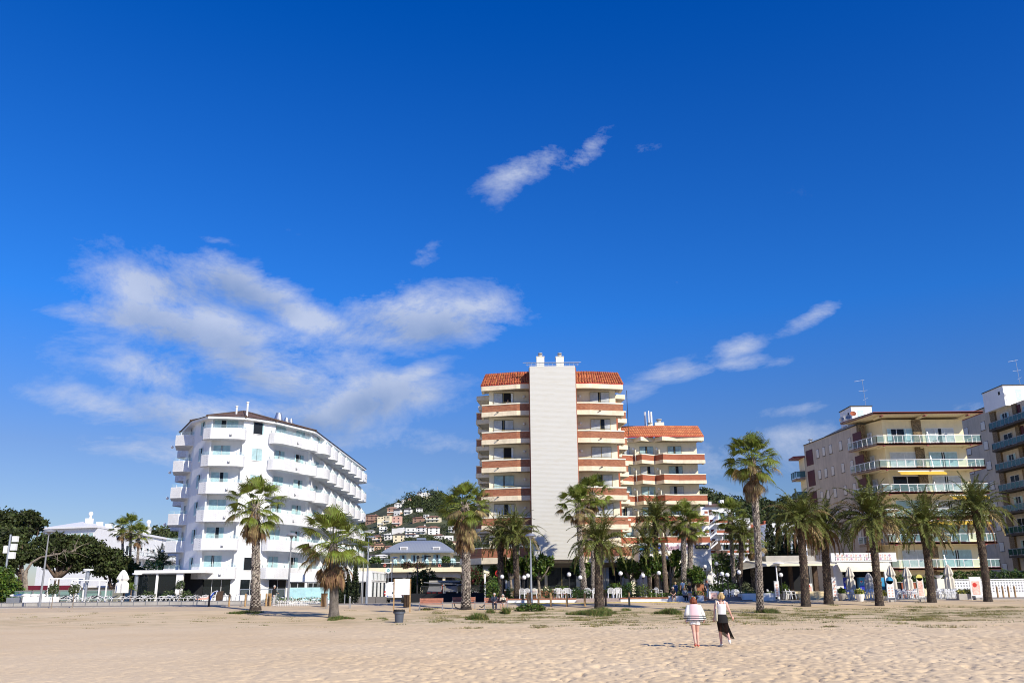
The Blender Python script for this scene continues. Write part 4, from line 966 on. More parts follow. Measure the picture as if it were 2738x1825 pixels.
b = MB().use('warm_cream'); b.box(x0, x1, YD + 6, YD + 20, zf, ze + .2); wobj('wall', b, BY)
glass_rail(BY, [(a.x + 4, YD + .7), (c.x - .4, YD + .7)], zf, 'terrace_railing', 1.6, 'dark_glass', 'dark_metal', 1.15)
zb = at(1100, 1503, YD + 4.5).z
b = MB().use('frame_white'); b.box(x0 - 4.5, x1 + 3, YD + 4.2, YD + 6, zb - .15, zb); wobj('balcony_slab', b, BY)
for u0, u1 in ((1027, 1040), (1049, 1091), (1153, 1192), (1203, 1219)): glass_rail(BY, [(xat(u0, YD + 4.3, 9), YD + 4.3), (xat(u1, YD + 4.3, 9), YD + 4.3)], zb, 'glass_railing', 2.2, 'rail_glass_pale')
for u, w_ in ((1077, 1.9), (1106, 1.6), (1136, 1.8), (1167, 1.8)): window(BY, Vector((xat(u, YD + 5.9, 9), YD + 5.94, zb + .0)) - OY, 0, w_, 2.1, 2, cover=(.8, .6))
b = MB().use('zinc_roof'); xl, xr = xat(1022, YD + 4, ze), xat(1214, YD + 4, ze); tl, tr = xat(1099, YD + 12, 14), xat(1158, YD + 12, 14); zt = at(1130, 1447, YD + 12).z
N = 8; rows = []
for i in range(N + 1):
    t = i / N; c_, s_ = t, math.sin(t * math.pi / 2); z = ze + .25 + (zt - ze) * s_
    rows.append([(xl + (tl - xl) * c_, YD + 3.5 + 8.5 * c_, z), (xr + (tr - xr) * c_, YD + 3.5 + 8.5 * c_, z), (xr + (tr - xr) * c_ + (0 if i else 0), YD + 24 - 8 * c_, z), (xl + (tl - xl) * c_, YD + 24 - 8 * c_, z)])
for p, q in zip(rows, rows[1:]):
    for i in range(4): b.face([p[i], p[(i + 1) % 4], q[(i + 1) % 4], q[i]])
b.face(rows[-1]); rf = wobj('roof', b, BY)
b = MB().use('zinc'); b.box(xl - .15, xr + .15, YD + 3.3, YD + 24, ze - .1, ze + .25); b.box(tl, tr, YD + 12, YD + 16, zt, zt + .3); b.box(tl + 1.5, tl + 4, YD + 12.5, YD + 15, zt + .5, zt + 1.1); wobj('gutter', b, rf)
for u in (1080, 1167):
    p = at(u, 1466, YD + 4.6); q = MB().use('frame_white'); q.box(-1.0, 1.0, -.3, 2, -.7, .55); q.use('window_glass').box(-.8, .8, -.34, -.31, -.5, .35); obj('dormer', q, rf, p - OY)
def closed_parasol(loc, h, label, cloth='parasol_cloth', r=.22, group='closed parasols on the terraces', base=True, name='parasol'):
    T = thing(name, loc, label, 'parasol', group); b = MB().use('frame_white'); b.tube([(0, 0, 0), (0, 0, h)], .03, 6); obj('pole', b, T)
    if base: b = MB().use('concrete'); b.lathe((0, 0, 0), [(.28, 0), (.28, .08), (.06, .12), (.05, .3)], 12); obj('base', b, T)
    b = MB().use(cloth); rr = random.Random(int(loc[0] * 100)); rings = []
    for i in range(11):
        t = i / 10; z = h * (1.0 - .72 * t); q = r * (.18 + 1.0 * min(1, t * 2.6) ** .7 * (1 if t < .55 else 1 + .15 * (t - .55)) - (.38 if .48 < t < .6 else 0)); rings.append((z, q))
    vs = []
    for z, q in rings:
        for k in range(16): a = math.pi * k / 8; qq = q * (1 + (.22 if k % 2 else -.12)); vs.append((math.cos(a) * qq, math.sin(a) * qq, z))
    b.raw(vs, [(i * 16 + k, i * 16 + (k + 1) % 16, (i + 1) * 16 + (k + 1) % 16, (i + 1) * 16 + k) for i in range(10) for k in range(16)][0:]); obj('canopy', b, T); return T
for i, u in enumerate((1056, 1076, 1094, 1141, 1160, 1176, 1208, 1213)):
    o = ['leftmost', 'second', 'third', 'fourth', 'fifth', 'sixth', 'seventh', 'rightmost'][i]
    closed_parasol((xat(u, YD + 1.5, zf), YD + 1.5, zf), 2.4, f'{o} of the closed teal and white parasols on the roof terrace', 'parasol_teal', .42, 'teal parasols on the roof terrace', False)
for u in (1029, 1175):
    p = at(u, 1511, YD + .45); T = thing('life_ring', p, 'orange life ring at the %s end of the terrace railing' % ('left' if u < 1100 else 'right'), 'life ring', 'life rings on the terrace railing')
    b = MB().use('orange_ring'); pts = [(math.cos(i * math.pi / 8) * .3, 0, math.sin(i * math.pi / 8) * .3) for i in range(17)]; b.tube(pts, .09, 6, False); obj('ring', b, T)
    b = MB().use('white_plain')
    for i in range(4): a = math.pi / 4 + i * math.pi / 2; b.tube([(math.cos(a + q) * .3, 0, math.sin(a + q) * .3) for q in (-.15, .15)], .1, 6)
    obj('band', b, T)
# market stalls with awnings under the terrace
T = thing('shop_kiosk', at(1195, 1600, 99) * 1, 'small shop with cream awnings behind the benches', 'shop'); T.location.z = .87; L = Vector(T.location)
Yk = 99
x0, x1 = xat(1142, Yk, 3), xat(1228, Yk, 3)
b = MB().use('room_dark'); b.box(x0, x1, Yk + 2, Yk + 4, .87, 2.9); b.use('concrete').box(x0, x1, Yk + 2.2, Yk + 4, 2.9, 3.1); wobj('wall', b, T)
for u0, u1 in ((1143, 1180), (1190, 1222)):
    a, c = xat(u0, Yk, 3), xat(u1, Yk, 3); z = at(1160, 1566, Yk).z
    b = MB().use('white_plain'); b.raw([(a, Yk + 1.9, z), (c, Yk + 1.9, z), (c, Yk, z - .5), (a, Yk, z - .5), (c, Yk, z - .62), (a, Yk, z - .62)], [(0, 3, 2, 1), (3, 5, 4, 2)]); wobj('awning', b, T)
b = MB().use('terracotta'); 
for u in (1183, 1187): x = xat(u, Yk + 1, 2); b.box(x - .08, x + .08, Yk + 1, Yk + 1.2, .87, 2.6)
b.use('cream_pale'); x = xat(1190, Yk + .5, 2); b.box(x - .1, x + .1, Yk + .4, Yk + .6, .87, 2.5); wobj('pillar', b, T)
b = MB().use('sign_red'); 
for u in (1142, 1152, 1172): x = xat(u, Yk + 1.5, 2); b.box(x, x + .6, Yk + 1.2, Yk + 1.6, .9, 1.9)
wobj('display_shelf', b, T)
b = MB().use('lamp_grey')
for k in range(3): p, q = at(1133 + k * 45, 1556 + k * 3, Yk - 1), at(1190 + k * 30, 1560, Yk - 1); b.obox(p, q, .07, .07)
for u in (1186, 1223): p = at(u, 1560, Yk - 1); b.box(p.x - .08, p.x + .08, p.y - .08, p.y + .08, .87, p.z)
wobj('pergola_frame', b, T)

# ---------------------------------------------------------------- white stepped building with brick bands, and two behind it
YS = 262.
SBD = thing('apartment_block', (at(1950, 1450, YS).x, YS, .8), 'white stepped apartment building with brick bands and outside stairs', 'apartment block')
OS = Vector(SBD.location)
def rect(mb, u0, u1, v0, v1, Y, d_=1., vref=None):
    a = at(u0, v1, Y); c = at(u1, v0, Y); mb.box(a.x, c.x, Y, Y + d_, a.z, c.z); return mb
b = MB().use('white'); rect(b, 1884, 1953, 1353, 1600, YS + 3, 14); rect(b, 1925, 2005, 1385, 1600, YS + 2.6, 14); wobj('wall', b, SBD)
for i, (v, u0, u1) in enumerate(((1389, 1914, 1958), (1416, 1917, 1985), (1442.5, 1926, 2005), (1470, 1898, 2008))):
    b = MB(); b.use('red_brick_plain'); rect(b, u0, u1, v, v + 7.5, YS, .3); b.use('white_plain'); rect(b, u0 - .5, u1 + .5, v + 7.5, v + 12, YS - .15, 3.2); rect(b, u0, u1, v - 2, v, YS - .1, .4); wobj('balcony', b, SBD)
    for j in range(2 + (i > 1)):
        p = at(u0 + 17 + j * 26, v - 1, YS + 2.55); window(SBD, Vector((p.x, YS + 2.55, p.z)) - OS, 0, 2.2, 2.0, 2, cover=(.6, .3))
        q = MB().use('white_plain'); rect(q, u0 + 6 + j * 26, u0 + 7.2 + j * 26, v - 14, v, YS + .4, 2.4); wobj('partition', q, SBD)
for i, v in enumerate((1366, 1392, 1418, 1444)):
    b = MB().use('white_plain'); p, q = at(1889 + 3 * i, v + 22, YS - 1.2), at(1909 + 3 * i, v + 5, YS - 1.2); b.obox(p, q, 1.2, .35); p2, q2 = p + Vector((0, -.5, 1)), q + Vector((0, -.5, 1)); b.obox(p2, q2, .06, .06)
    for t in range(7): a = p.lerp(q, t / 6) + Vector((0, -.5, 0)); b.obox(a, a + Vector((0, 0, 1)), .04, .04, (0, 1, 0))
    wobj('stairs', b, SBD)
    b = MB().use('maroon'); rect(b, 1896 + 3 * i, 1903 + 3 * i, v - 8 + 4, v + 10, YS + 2.9, .2); wobj('door', b, SBD)
    b = MB().use('red_brick_plain'); rect(b, 1884, 1892 + 2 * i, v - .5, v + 6, YS + .4, .3); b.use('white_plain'); rect(b, 1884, 1893 + 2 * i, v + 6, v + 9, YS + .3, 2.5); wobj('parapet', b, SBD)
b = MB(); b.use('tile_brown'); a, c = at(1884, 1353, YS + 2), at(1929, 1353, YS + 2); e = at(1888, 1345, YS + 8); f_ = at(1925, 1345, YS + 8); b.face([a, c, f_, e]); wobj('roof', b, SBD)
b = MB().use('white_plain'); rect(b, 1896, 1902, 1340, 1352, YS + 5, 1.2); rect(b, 1927, 1935, 1336, 1360, YS + 6, 2); wobj('chimney', b, SBD)
b = MB().use('wood_dark')
for u, v in ((1897, 1444), (1913, 1444), (1915, 1470), (1932, 1470)): rect(b, u, u + 13, v, v + 24, YS - 1.5, 2)
wobj('brown_awning', b, SBD)
OB = thing('apartment_block', (at(2025, 1450, 290).x, 290, .8), 'brick topped apartment building behind the tall fan palm', 'apartment block'); OO = Vector(OB.location)
b = MB().use('cream_pale'); rect(b, 1990, 2056, 1404, 1600, 292, 12); wobj('wall', b, OB)
b = MB().use('red_brick_plain'); rect(b, 1990, 2066, 1400, 1414, 289, 12); wobj('brick_top', b, OB)
for v in (1432, 1452, 1472):
    b = MB().use('frame_white'); rect(b, 1992, 2058, v, v + 2, 289.3, 3); b.use('rail_glass'); rect(b, 1992, 2058, v - 7, v, 289.4, .05); wobj('balcony', b, OB)
    for u in (2004, 2042, 2052): p = at(u, v, 291.9); window(OB, Vector((p.x, 291.92, p.z)) - OO, 0, 2.0, 1.7, 2, cover=(.6, .2))
b = MB(); b.use('terracotta'); rect(b, 2043, 2048, 1391, 1401, 293, 1.5); b.use('cream_pale'); rect(b, 1998, 2003, 1396, 1401, 293, 1.5); rect(b, 2008, 2016, 1396, 1401, 293, 1.5); wobj('chimney', b, OB)
WB = thing('apartment_block', (at(2110, 1450, 270).x, 270, .8), 'white block with small windows behind the dark cypresses', 'apartment block'); OW2 = Vector(WB.location)
b = MB().use('white'); rect(b, 2072, 2180, 1397, 1600, 272, 10); wobj('wall', b, WB)
for v in (1424, 1446, 1468, 1490):
    b = MB().use('white_plain'); rect(b, 2076, 2180, v + 1, v + 3, 270.5, 1.6); wobj('balcony_slab', b, WB)
    for u in (2084, 2097, 2110, 2123): p = at(u, v, 271.9); window(WB, Vector((p.x, 271.92, p.z)) - OW2, 0, 1.2, 1.5, 1, frame='dark_metal', cover=(.4, .2))

# ---------------------------------------------------------------- far white hotel behind the pines (left)
FH = thing('hotel', (at(300, 1500, 190).x, 190, .8), 'long white hotel with a shallow white roof behind the pines', 'hotel'); OF = Vector(FH.location)
zt = 15.0; xa, xb, xc = xat(112, 186, zt), xat(262, 182, zt), xat(470, 232, zt)
b = MB().use('white'); poly = [(xa, 186), (xb, 182), (xc, 232), (xc, 240), (xa, 240)]; b.prism(poly, .6, zt); wobj('wall', b, FH)
b = MB().use('white_plain'); b.prism([(xa - .6, 185.2), (xb + .1, 181.2), (xc + .6, 231.5), (xc + .6, 241), (xa - .6, 241)], zt, zt + .35); wobj('eave', b, FH)
b = MB().use('white_plain'); P5 = [(xa, 186, zt + .36), (xb, 182, zt + .36), (xc, 232, zt + .36), (xc, 240, zt + .36), (xa, 240, zt + .36)]; ap = (xat(222, 194, 17), 194, 17.2)
for i in range(5): b.face([P5[i], P5[(i + 1) % 5], ap])
wobj('roof', b, FH)
for u, v in ((150, 1412), (172, 1412), (202, 1415), (234, 1417)):
    p = at(u, v + 6, 183); s_ = (u - 112) / 150; yy = 186 - 4 * s_ - .12; window(FH, Vector((xat(u, yy, zt - 2.4), yy, zt - 2.6)) - OF, math.atan2(-4, xb - xa), 2.6, 1.7, 2, cover=(.7, .8))
tF = (Vector((xc, 232)) - Vector((xb, 182))).normalized(); nF = Vector((tF.y, -tF.x)); rzF = math.atan2(tF.y, tF.x)
for lv, z in enumerate((10.2, 7.1, 4.0)):
    q0, q1 = Vector((xb, 182)) + tF * 14 + nF * 2.0, Vector((xc, 232)) + nF * 2.0; b = MB().use('white_plain'); b.prism([tuple(q0), tuple(q1), tuple(q1 - nF * 2), tuple(q0 - nF * 2)], z - .55, z - .1); wobj('balcony_slab', b, FH)
    glass_rail(FH, [tuple(q0), tuple(q1)], z - .1, 'railing', 2.5, 'rail_glass_pale', 'lamp_grey', .9)
    for j in range(9):
        q = Vector((xb, 182)) + tF * (17 + j * 4.2) + nF * .05; window(FH, Vector((q.x, q.y, z + .0)) - OF, rzF, 1.9, 2.1, 1, cover=(.2, .2))
        d = MB().use('white_plain'); q2 = q + tF * 2.1; d.obox((q2.x, q2.y, z), (q2.x + nF.x * 1.6, q2.y + nF.y * 1.6, z), .15, .1); d.raw([(q2.x, q2.y, z), (q2.x + nF.x * 1.7, q2.y + nF.y * 1.7, z), (q2.x, q2.y, z + 2.7)], [(0, 1, 2), (2, 1, 0)]); wobj('partition', d, FH)
def finial(p, par, s_=1.): b = MB().use('white_plain'); b.box(-.9 * s_, .9 * s_, -.5, .5, -1.2 * s_, .6 * s_); b.lathe((.2 * s_, 0, .6 * s_), [(.35 * s_, 0), (.3 * s_, .6 * s_), (.62 * s_, 1.1 * s_), (.62 * s_, 1.5 * s_), (.35 * s_, 1.9 * s_), (.02, 1.95 * s_)], 10); obj('chimney', b, par, p - Vector(par.location))
finial(at(239, 1391, 192), FH, .75); finial(at(394, 1414, 212), FH, .85)
for u, v in ((266, 1402), (291, 1407), (315, 1411)): b = MB().use('white_plain'); b.box(-.6, .6, -.4, .4, -1.5, .6); obj('chimney', b, FH, at(u, v, 192) - OF)
# ---------------------------------------------------------------- hills
def hill(name, pts_, Y0, Y1, zbase, seed, rough=6):
    """ridge silhouette given as photo points at depth Y1; slopes down to depth Y0"""
    us = np.array([p[0] for p in pts_]); vs = np.array([p[1] for p in pts_]); U_ = np.linspace(us[0], us[-1], 90); Vv = np.interp(U_, us, vs); V = []
    M = 34
    for i in range(M + 5):
        t = min(1, i / M); Y = Y0 + (Y1 - Y0) * t
        for u, v in zip(U_, Vv):
            p1 = at(u, v, Y1); x = p1.x * Y / Y1; z = zbase + (p1.z - zbase) * (t ** 1.0)
            if i > M: Y_ = Y1 + (i - M) * 60; z = p1.z - (i - M) * 14; x = p1.x * Y_ / Y1
            else: Y_ = Y
            z += (math.sin(x * .05 + seed) * math.sin(Y_ * .03 + x * .02)) * rough * .4 * (t * (1 - t) * 4)
            V.append((x, Y_, z))
    n = len(U_); I = np.arange(n * (M + 5)).reshape(M + 5, n); F = np.stack([I[:-1, :-1], I[:-1, 1:], I[1:, 1:], I[1:, :-1]], -1).reshape(-1, 4)
    V = np.array(V); o = tag(obj(name, npmesh(name, V, F, ['hill_soil'])), kind='structure'); return V.reshape(M + 5, n, 3)
HL = hill('hill', [(500, 1520), (680, 1480), (820, 1440), (905, 1405), (965, 1377), (1000, 1368), (1035, 1350), (1075, 1336), (1115, 1322), (1150, 1322), (1185, 1326), (1240, 1345), (1300, 1370), (1400, 1400)], 520, 1150, 4, 1)
HR = hill('hill', [(1860, 1325), (1895, 1328), (1925, 1343), (1960, 1350), (2020, 1353), (2060, 1356), (2100, 1350), (2130, 1343), (2250, 1345), (2400, 1390)], 420, 1000, 4, 2)
HF = hill('hill', [(300, 1480), (400, 1440), (417, 1427), (440, 1424), (455, 1430), (470, 1432), (520, 1432), (600, 1440)], 600, 900, 4, 3)
def wood(name, V, n, seed, size, lo=0, hi=34, cols=None, mats=('pine_green', 'pine_dark'), gap=0, k=150, leaf=.9):
    g_ = np.random.default_rng(seed); B = []
    for _ in range(n):
        i = g_.uniform(lo, hi); j = g_.uniform(*(cols or (0, V.shape[1] - 1.01))); a = V[int(i), int(j)]; c = V[min(V.shape[0] - 1, int(i) + 1), min(V.shape[1] - 1, int(j) + 1)]; fi, fj = i % 1, j % 1
        p = a + (V[min(V.shape[0] - 1, int(i) + 1), int(j)] - a) * fi + (V[int(i), min(V.shape[1] - 1, int(j) + 1)] - a) * fj
        if gap and vnoise(np.array([p[0] / 45 + 50]), np.array([p[1] / 45]), seed)[0] > gap: continue
        s_ = size * g_.uniform(.6, 1.5); pu, pv = proj(p[0], p[1], p[2] + s_ * .5)
        if any(abs(pu - q[0]) < q[2] * .5 + 1 and q[1] - q[3] < pv < q[1] + 5 for q in HOUSES): continue
        B.append(((p[0], p[1], p[2] + s_ * .55), (s_, s_, s_ * .8)))
    me = leaves(name, B, len(B) * k, size * leaf * .34, list(mats), seed, 1.2, .8)
    tag(obj(name, me), 'dark green woodland and shrubs covering the hillside', 'woodland', kind='stuff')
# ---------------------------------------------------------------- hillside houses
_hw = {}; HOUSES = []
def hp(u, v, V=HL):
    """point of the hill surface seen at photo column u and row v"""
    best = None
    for i in range(0, V.shape[0] - 4):
        Y = V[i, 0, 1] if False else V[i, :, 1].mean()
        xs = V[i, :, 0]; x = xat(u, Y, 30); z = float(np.interp(x, xs, V[i, :, 2])); x = xat(u, Y, z); z = float(np.interp(x, xs, V[i, :, 2])); vv = proj(x, Y, z)[1]
        if best is None or abs(vv - v) < best[0]: best = (abs(vv - v), (x, Y, z))
    return best[1]
def house(u, v, wpx, hpx, wall, roof, label, st=2, gable=False, arch=False, V=HL, rz=None, chim=False, wing=0):
    """u,v: middle of the foot in the photo, size in photo px"""
    HOUSES.append((u, v, wpx, hpx)); p = hp(u, v, V); Y = p[1]; k = Y / 2500.; w_, h = wpx * k, hpx * k; T = thing('hillside_house', (p[0], Y, p[2] - .0), label, 'house', 'houses on the hillside', rz if rz is not None else rnd.uniform(-.35, .2))
    d_ = w_ * .7; b = MB().use(wall); hh = h * (1 if roof is None else .86); b.box(-w_ / 2, w_ / 2, 0, d_, -6, hh)
    if wing: b.box(-w_ / 2 - wing * w_ * .4 if wing > 0 else w_ / 2, -w_ / 2 if wing > 0 else w_ / 2 - wing * w_ * .4, .5, d_ * .8, -6, hh * .6)
    if roof is None: b.box(-w_ / 2 - .1, w_ / 2 + .1, -.1, d_ + .1, hh, hh + .35)
    obj('wall', b, T)
    if roof:
        b = MB().use(roof); o_ = .6
        if gable: b.raw([(-w_ / 2 - o_, -o_, hh), (w_ / 2 + o_, -o_, hh), (w_ / 2 + o_, d_ + o_, hh), (-w_ / 2 - o_, d_ + o_, hh), (0, -o_, h * 1.12), (0, d_ + o_, h * 1.12), (-w_ / 2 - o_, -o_, hh - .3), (w_ / 2 + o_, -o_, hh - .3)], [(0, 4, 5, 3), (1, 2, 5, 4), (0, 1, 4)])
        else: b.raw([(-w_ / 2 - o_, -o_, hh), (w_ / 2 + o_, -o_, hh), (w_ / 2 + o_, d_ + o_, hh), (-w_ / 2 - o_, d_ + o_, hh), (-w_ / 5, d_ / 2, h * 1.08), (w_ / 5, d_ / 2, h * 1.08), (-w_ / 2 - o_, -o_, hh - .35), (w_ / 2 + o_, -o_, hh - .35)], [(0, 1, 5, 4), (1, 2, 5), (2, 3, 4, 5), (3, 0, 4), (6, 7, 1, 0)])
        ro = obj('roof', b, T)
        if chim: b = MB().use(wall); b.box(w_ * .2, w_ * .2 + .9, d_ * .4, d_ * .4 + .9, hh, h * 1.2); obj('chimney', b, ro)
    ww = max(1.2, w_ / 9); fh = hh / st
    if ('w', round(ww, 1)) not in _hw:
        b = MB().use('house_glass'); b.box(-ww / 2, ww / 2, -.08, .0, 0, fh * .5); _hw[('w', round(ww, 1))] = b.mesh('window')
        b = MB().use('house_glass'); N = 8; b.raw([(math.cos(math.pi * i / N) * ww * .8, -.06, fh * .4 + math.sin(math.pi * i / N) * ww * .5) for i in range(N + 1)] + [(-ww * .8, -.06, 0), (ww * .8, -.06, 0)], [tuple(list(range(N + 1)) + [N + 1, N + 2])][:1]); _hw[('a', round(ww, 1))] = b.mesh('window')
    nw_ = max(2, min(4, int(w_ / 4)))
    for f_ in range(st):
        for i in range(nw_):
            if rnd.random() < .12: continue
            obj('window', _hw[('a' if arch and f_ == 0 else 'w', round(ww, 1))], T, ((-w_ / 2 + w_ * (i + .5) / nw_), -.02, f_ * fh + fh * .28))
    if st > 1 and not gable and rnd.random() < .6:
        b = MB().use('house_white'); b.box(-w_ / 2, w_ / 2, -1.2, 0, fh - .25, fh + .5); obj('balcony', b, T)
    return T
z5 = lambda x, y: (900 + x / 5.81, 1290 + y / 5.81)
HS = [((950, 395), 17, 11, 'house_white', 'house_white', 'white gabled house on the skyline left of the hill', 2, True), ((855, 480), 23, 17, 'house_brown', 'house_brown', 'brown brick villa below the white gabled house', 3, False),
      ((935, 500), 17, 16, 'house_white', 'roof_grey', 'grey hipped house left of its twin in mid slope', 2, False), ((1100, 490), 18, 15, 'house_white', 'roof_grey', 'grey hipped house, middle of the upper row', 2, False), ((1285, 455), 16, 10, 'house_white', 'roof_grey', 'grey roofed house in trees, right of the upper row', 2, False),
      ((955, 520), 16, 6, 'house_orange', None, 'low orange block under the left grey hipped house', 1, False), ((545, 590), 33, 15, 'house_brown', 'roof_tile', 'brown apartment house at the left foot of the skyline', 3, False), ((515, 650), 24, 10, 'house_brown', 'roof_tile', 'reddish low house below the brown apartment house', 1, False),
      ((680, 685), 16, 22, 'house_cream', None, 'pale yellow narrow house with dark windows', 4, False), ((770, 660), 18, 19, 'house_cream', None, 'pale yellow house right of its narrow neighbour', 3, False),
      ((925, 670), 22, 24, 'house_pink', None, 'tall salmon pink house in the middle of the hill', 3, False), ((1260, 600), 26, 12, 'house_brown', 'roof_tile', 'long dark house with red roof among the trees', 2, False), ((1385, 575), 12, 10, 'house_white', None, 'small white house right of the long dark house', 2, False),
      ((1490, 630), 33, 16, 'house_cream', 'roof_tile', 'cream house with red roof and terraces at the right', 2, False), ((728, 770), 21, 12, 'house_white', None, 'white flat house with a row of four windows', 2, False),
      ((935, 805), 26, 12, 'house_white', None, 'white villa with arches, left of the white row', 1, False), ((990, 765), 22, 9, 'house_white', 'house_white', 'white terrace house behind the arched villa', 1, False), ((1150, 785), 25, 14, 'house_white', None, 'white stepped villa, middle of the white row', 2, False),
      ((1312, 800), 25, 19, 'house_white', 'roof_tile', 'white house with a big arch and red edged roof', 3, False), ((1510, 805), 29, 20, 'house_white', 'roof_tile', 'three storey white house right of the white row', 3, False), ((1575, 865), 24, 11, 'house_white', 'roof_tile', 'white house just below the three storey house', 1, False),
      ((1780, 800), 14, 15, 'house_white', None, 'white narrow house beside the bushy palm', 2, False), ((1745, 880), 22, 10, 'house_white', None, 'white low house with dark porch by the bushy palm', 1, False),
      ((510, 790), 22, 7, 'house_white', 'house_white', 'white shallow roofed house above the street lamp', 1, False), ((620, 930), 21, 17, 'house_orange', 'roof_tile', 'orange villa with tiled balcony', 2, False), ((680, 840), 28, 7, 'house_white', 'roof_grey', 'dark roofed house behind the orange villa', 1, False),
      ((790, 900), 18, 14, 'house_white', 'house_white', 'white gabled house right of the orange villa', 2, True), ((965, 930), 28, 19, 'house_cream', 'roof_grey', 'cream house with large brown roof', 2, True), ((1150, 865), 28, 9, 'house_white', 'roof_tile', 'long white house above the zinc roof', 1, False),
      ((660, 1030), 24, 13, 'house_orange', 'roof_tile', 'orange house with red roof above the terrace', 1, False), ((810, 1050), 20, 12, 'house_pink', 'roof_tile', 'pink house behind the zinc roof corner', 1, False), ((530, 1090), 16, 14, 'house_white', 'roof_tile', 'white house low on the hill beside the lamps', 2, False),
      ((540, 1170), 20, 10, 'house_white', 'roof_grey', 'white house with dark roof low on the hill', 1, False), ((695, 1170), 28, 12, 'house_white', 'house_white', 'white wide house left of the terrace building', 2, False), ((1040, 320), 9, 7, 'house_white', None, 'pale small house on the ridge', 2, False), ((1150, 290), 12, 7, 'house_orange', 'roof_tile', 'orange small house on the ridge', 1, False),
      ((1285, 215), 14, 10, 'house_white', 'roof_grey', 'dark roofed villa on the hilltop', 2, False), ((1385, 225), 22, 11, 'house_white', 'house_white', 'white gabled villa on the hilltop', 2, True), ((1410, 250), 20, 5, 'house_cream', None, 'long low wall house under the hilltop villa', 1, False), ((1830, 940), 20, 8, 'house_cream', 'roof_tile', 'cream house low right behind the bushy palm', 1, False)]
for (x, y), w_, h, wl, rf, lb, st, gb in HS:
    u, v = z5(x, y); house(u, v, w_ * 1.12, h * 1.15, wl, rf, lb, st, gb, arch='arch' in lb, chim=rnd.random() < .4)
for u, v, w_, lb in ((2050, 1358, 9, 'white house on the right ridge, leftmost'), (2062, 1359, 6, 'cream house on the right ridge'), (2074, 1357, 7, 'white house on the right ridge, rightmost')):
    house(u, v + 3, w_, 5, 'house_cream' if 'cream' in lb else 'house_white', None, lb, 1, V=HR)
wood('hillside_woodland', HL, 2300, 5, 3.0, gap=.58, k=60, lo=1)
wood('hillside_woodland', HL, 420, 15, 4.5, gap=0, k=60, lo=22, hi=34, cols=(58, 88))
wood('hillside_woodland', HR, 1500, 6, 6.0, k=70)
wood('hillside_woodland', HF, 260, 7, 7.0, k=60, lo=15)
p = hp(1170, 1328); T = thing('radio_mast', p, 'thin lattice radio mast on top of the hill', 'mast'); b = MB().use('steel'); h = 12.
for sx, sy in ((-.5, -.5), (.5, -.5), (0, .5)): b.tube([(sx, sy, 0), (sx * .4, sy * .4, h)], .14, 5)
for i in range(10): b.tube([(-.5, -.5, i * 1.1), (.5, -.5, i * 1.1 + 1.1)], .08, 3)
b.box(-.4, .4, -.3, .3, h - 1, h + 1); obj('tower', b, T)

# ---------------------------------------------------------------- trees
def limb(mb, p, q, r0, r1, rg, bend=.12, n=6):
    p, q = Vector(p), Vector(q); L = (q - p).length; pts = []
    off = Vector((rg.uniform(-1, 1), rg.uniform(-1, 1), rg.uniform(-.3, .6))) * L * bend
    for i in range(n + 1): t = i / n; pts.append(p.lerp(q, t) + off * math.sin(math.pi * t))
    mb.tube(pts, [r0 + (r1 - r0) * i / n for i in range(n + 1)], 8); return pts
def pine(u, Y, blobs, label, seed, trunk_r=.3, split=(0, 4), n=9000, mats=('pine_green', 'pine_dark'), size=.24, zb=None, lean=0, clump=26, kind='umbrella_pine', limbs=True, group='umbrella pines by the far white hotel', bark='bark', wide=1.):
    zb = gz(Y) if zb is None else zb; base = Vector((xat(u, Y, zb), Y, zb)); T = thing(kind, base, label, 'tree', group); rg = random.Random(seed)
    BB = []
    for (bu, bv, ru, rv, dy) in blobs:
        c = at(bu, bv, Y + dy) - base; k = (Y + dy) / 2480.; BB.append(((c.x, c.y, c.z), (ru * k * .84, max(ru * k * .6, 1), rv * k * .84)))
    mb = MB().use(bark); cx = sum(b_[0][0] for b_ in BB) / len(BB); zl = min(b_[0][2] - b_[1][2] for b_ in BB); fork = Vector((cx * .25 + lean, 0, max(1.2, zl * .75)))
    limb(mb, (0, 0, -.3), fork, trunk_r, trunk_r * .75, rg, .05)
    for c, r in BB[:14]:
        limb(mb, fork, (c[0], c[1], c[2] - r[2] * .1), trunk_r * .55, .04, rg, .10)
        if limbs:
            for _ in range(3): a = Vector(c) * .75 + fork * .25; limb(mb, a, Vector(c) + Vector((rg.uniform(-.7, .7) * r[0], rg.uniform(-.7, .7) * r[1], rg.uniform(-.2, .5) * r[2])), trunk_r * .2, .02, rg, .1, 4)
    obj('trunk', mb, T, smooth=True); me = leaves('crown', BB, n, size, list(mats), seed, 1.5, .5, clump=clump); obj('crown', me, T)
    return T, base
pine(52, 122, [(-20, 1400, 60, 42, 0), (40, 1395, 50, 38, 2), (85, 1380, 30, 22, -1), (105, 1395, 22, 16, 1), (70, 1410, 48, 22, 3), (20, 1430, 60, 30, 0)], 'tall open crowned pine at the left edge above the others', 3, .3, n=15000, size=.26, clump=40)
pine(62, 108, [(0, 1455, 62, 42, 0), (55, 1460, 40, 36, 2), (15, 1490, 60, 30, -2), (70, 1485, 30, 22, 0), (-30, 1440, 40, 40, 0), (60, 1425, 34, 20, 2)], 'dense dark pine at the left with forked leaning trunk', 4, .45, n=24000, size=.22, clump=46)
pine(140, 110, [(150, 1450, 60, 28, 0), (205, 1452, 58, 26, 1), (115, 1470, 50, 34, -2), (175, 1475, 70, 36, 0), (230, 1470, 50, 34, 0), (140, 1500, 50, 22, 0), (205, 1505, 55, 24, 1)], 'broad dome shaped pine in the middle of the pine row', 5, .4, n=30000, size=.22, clump=50)
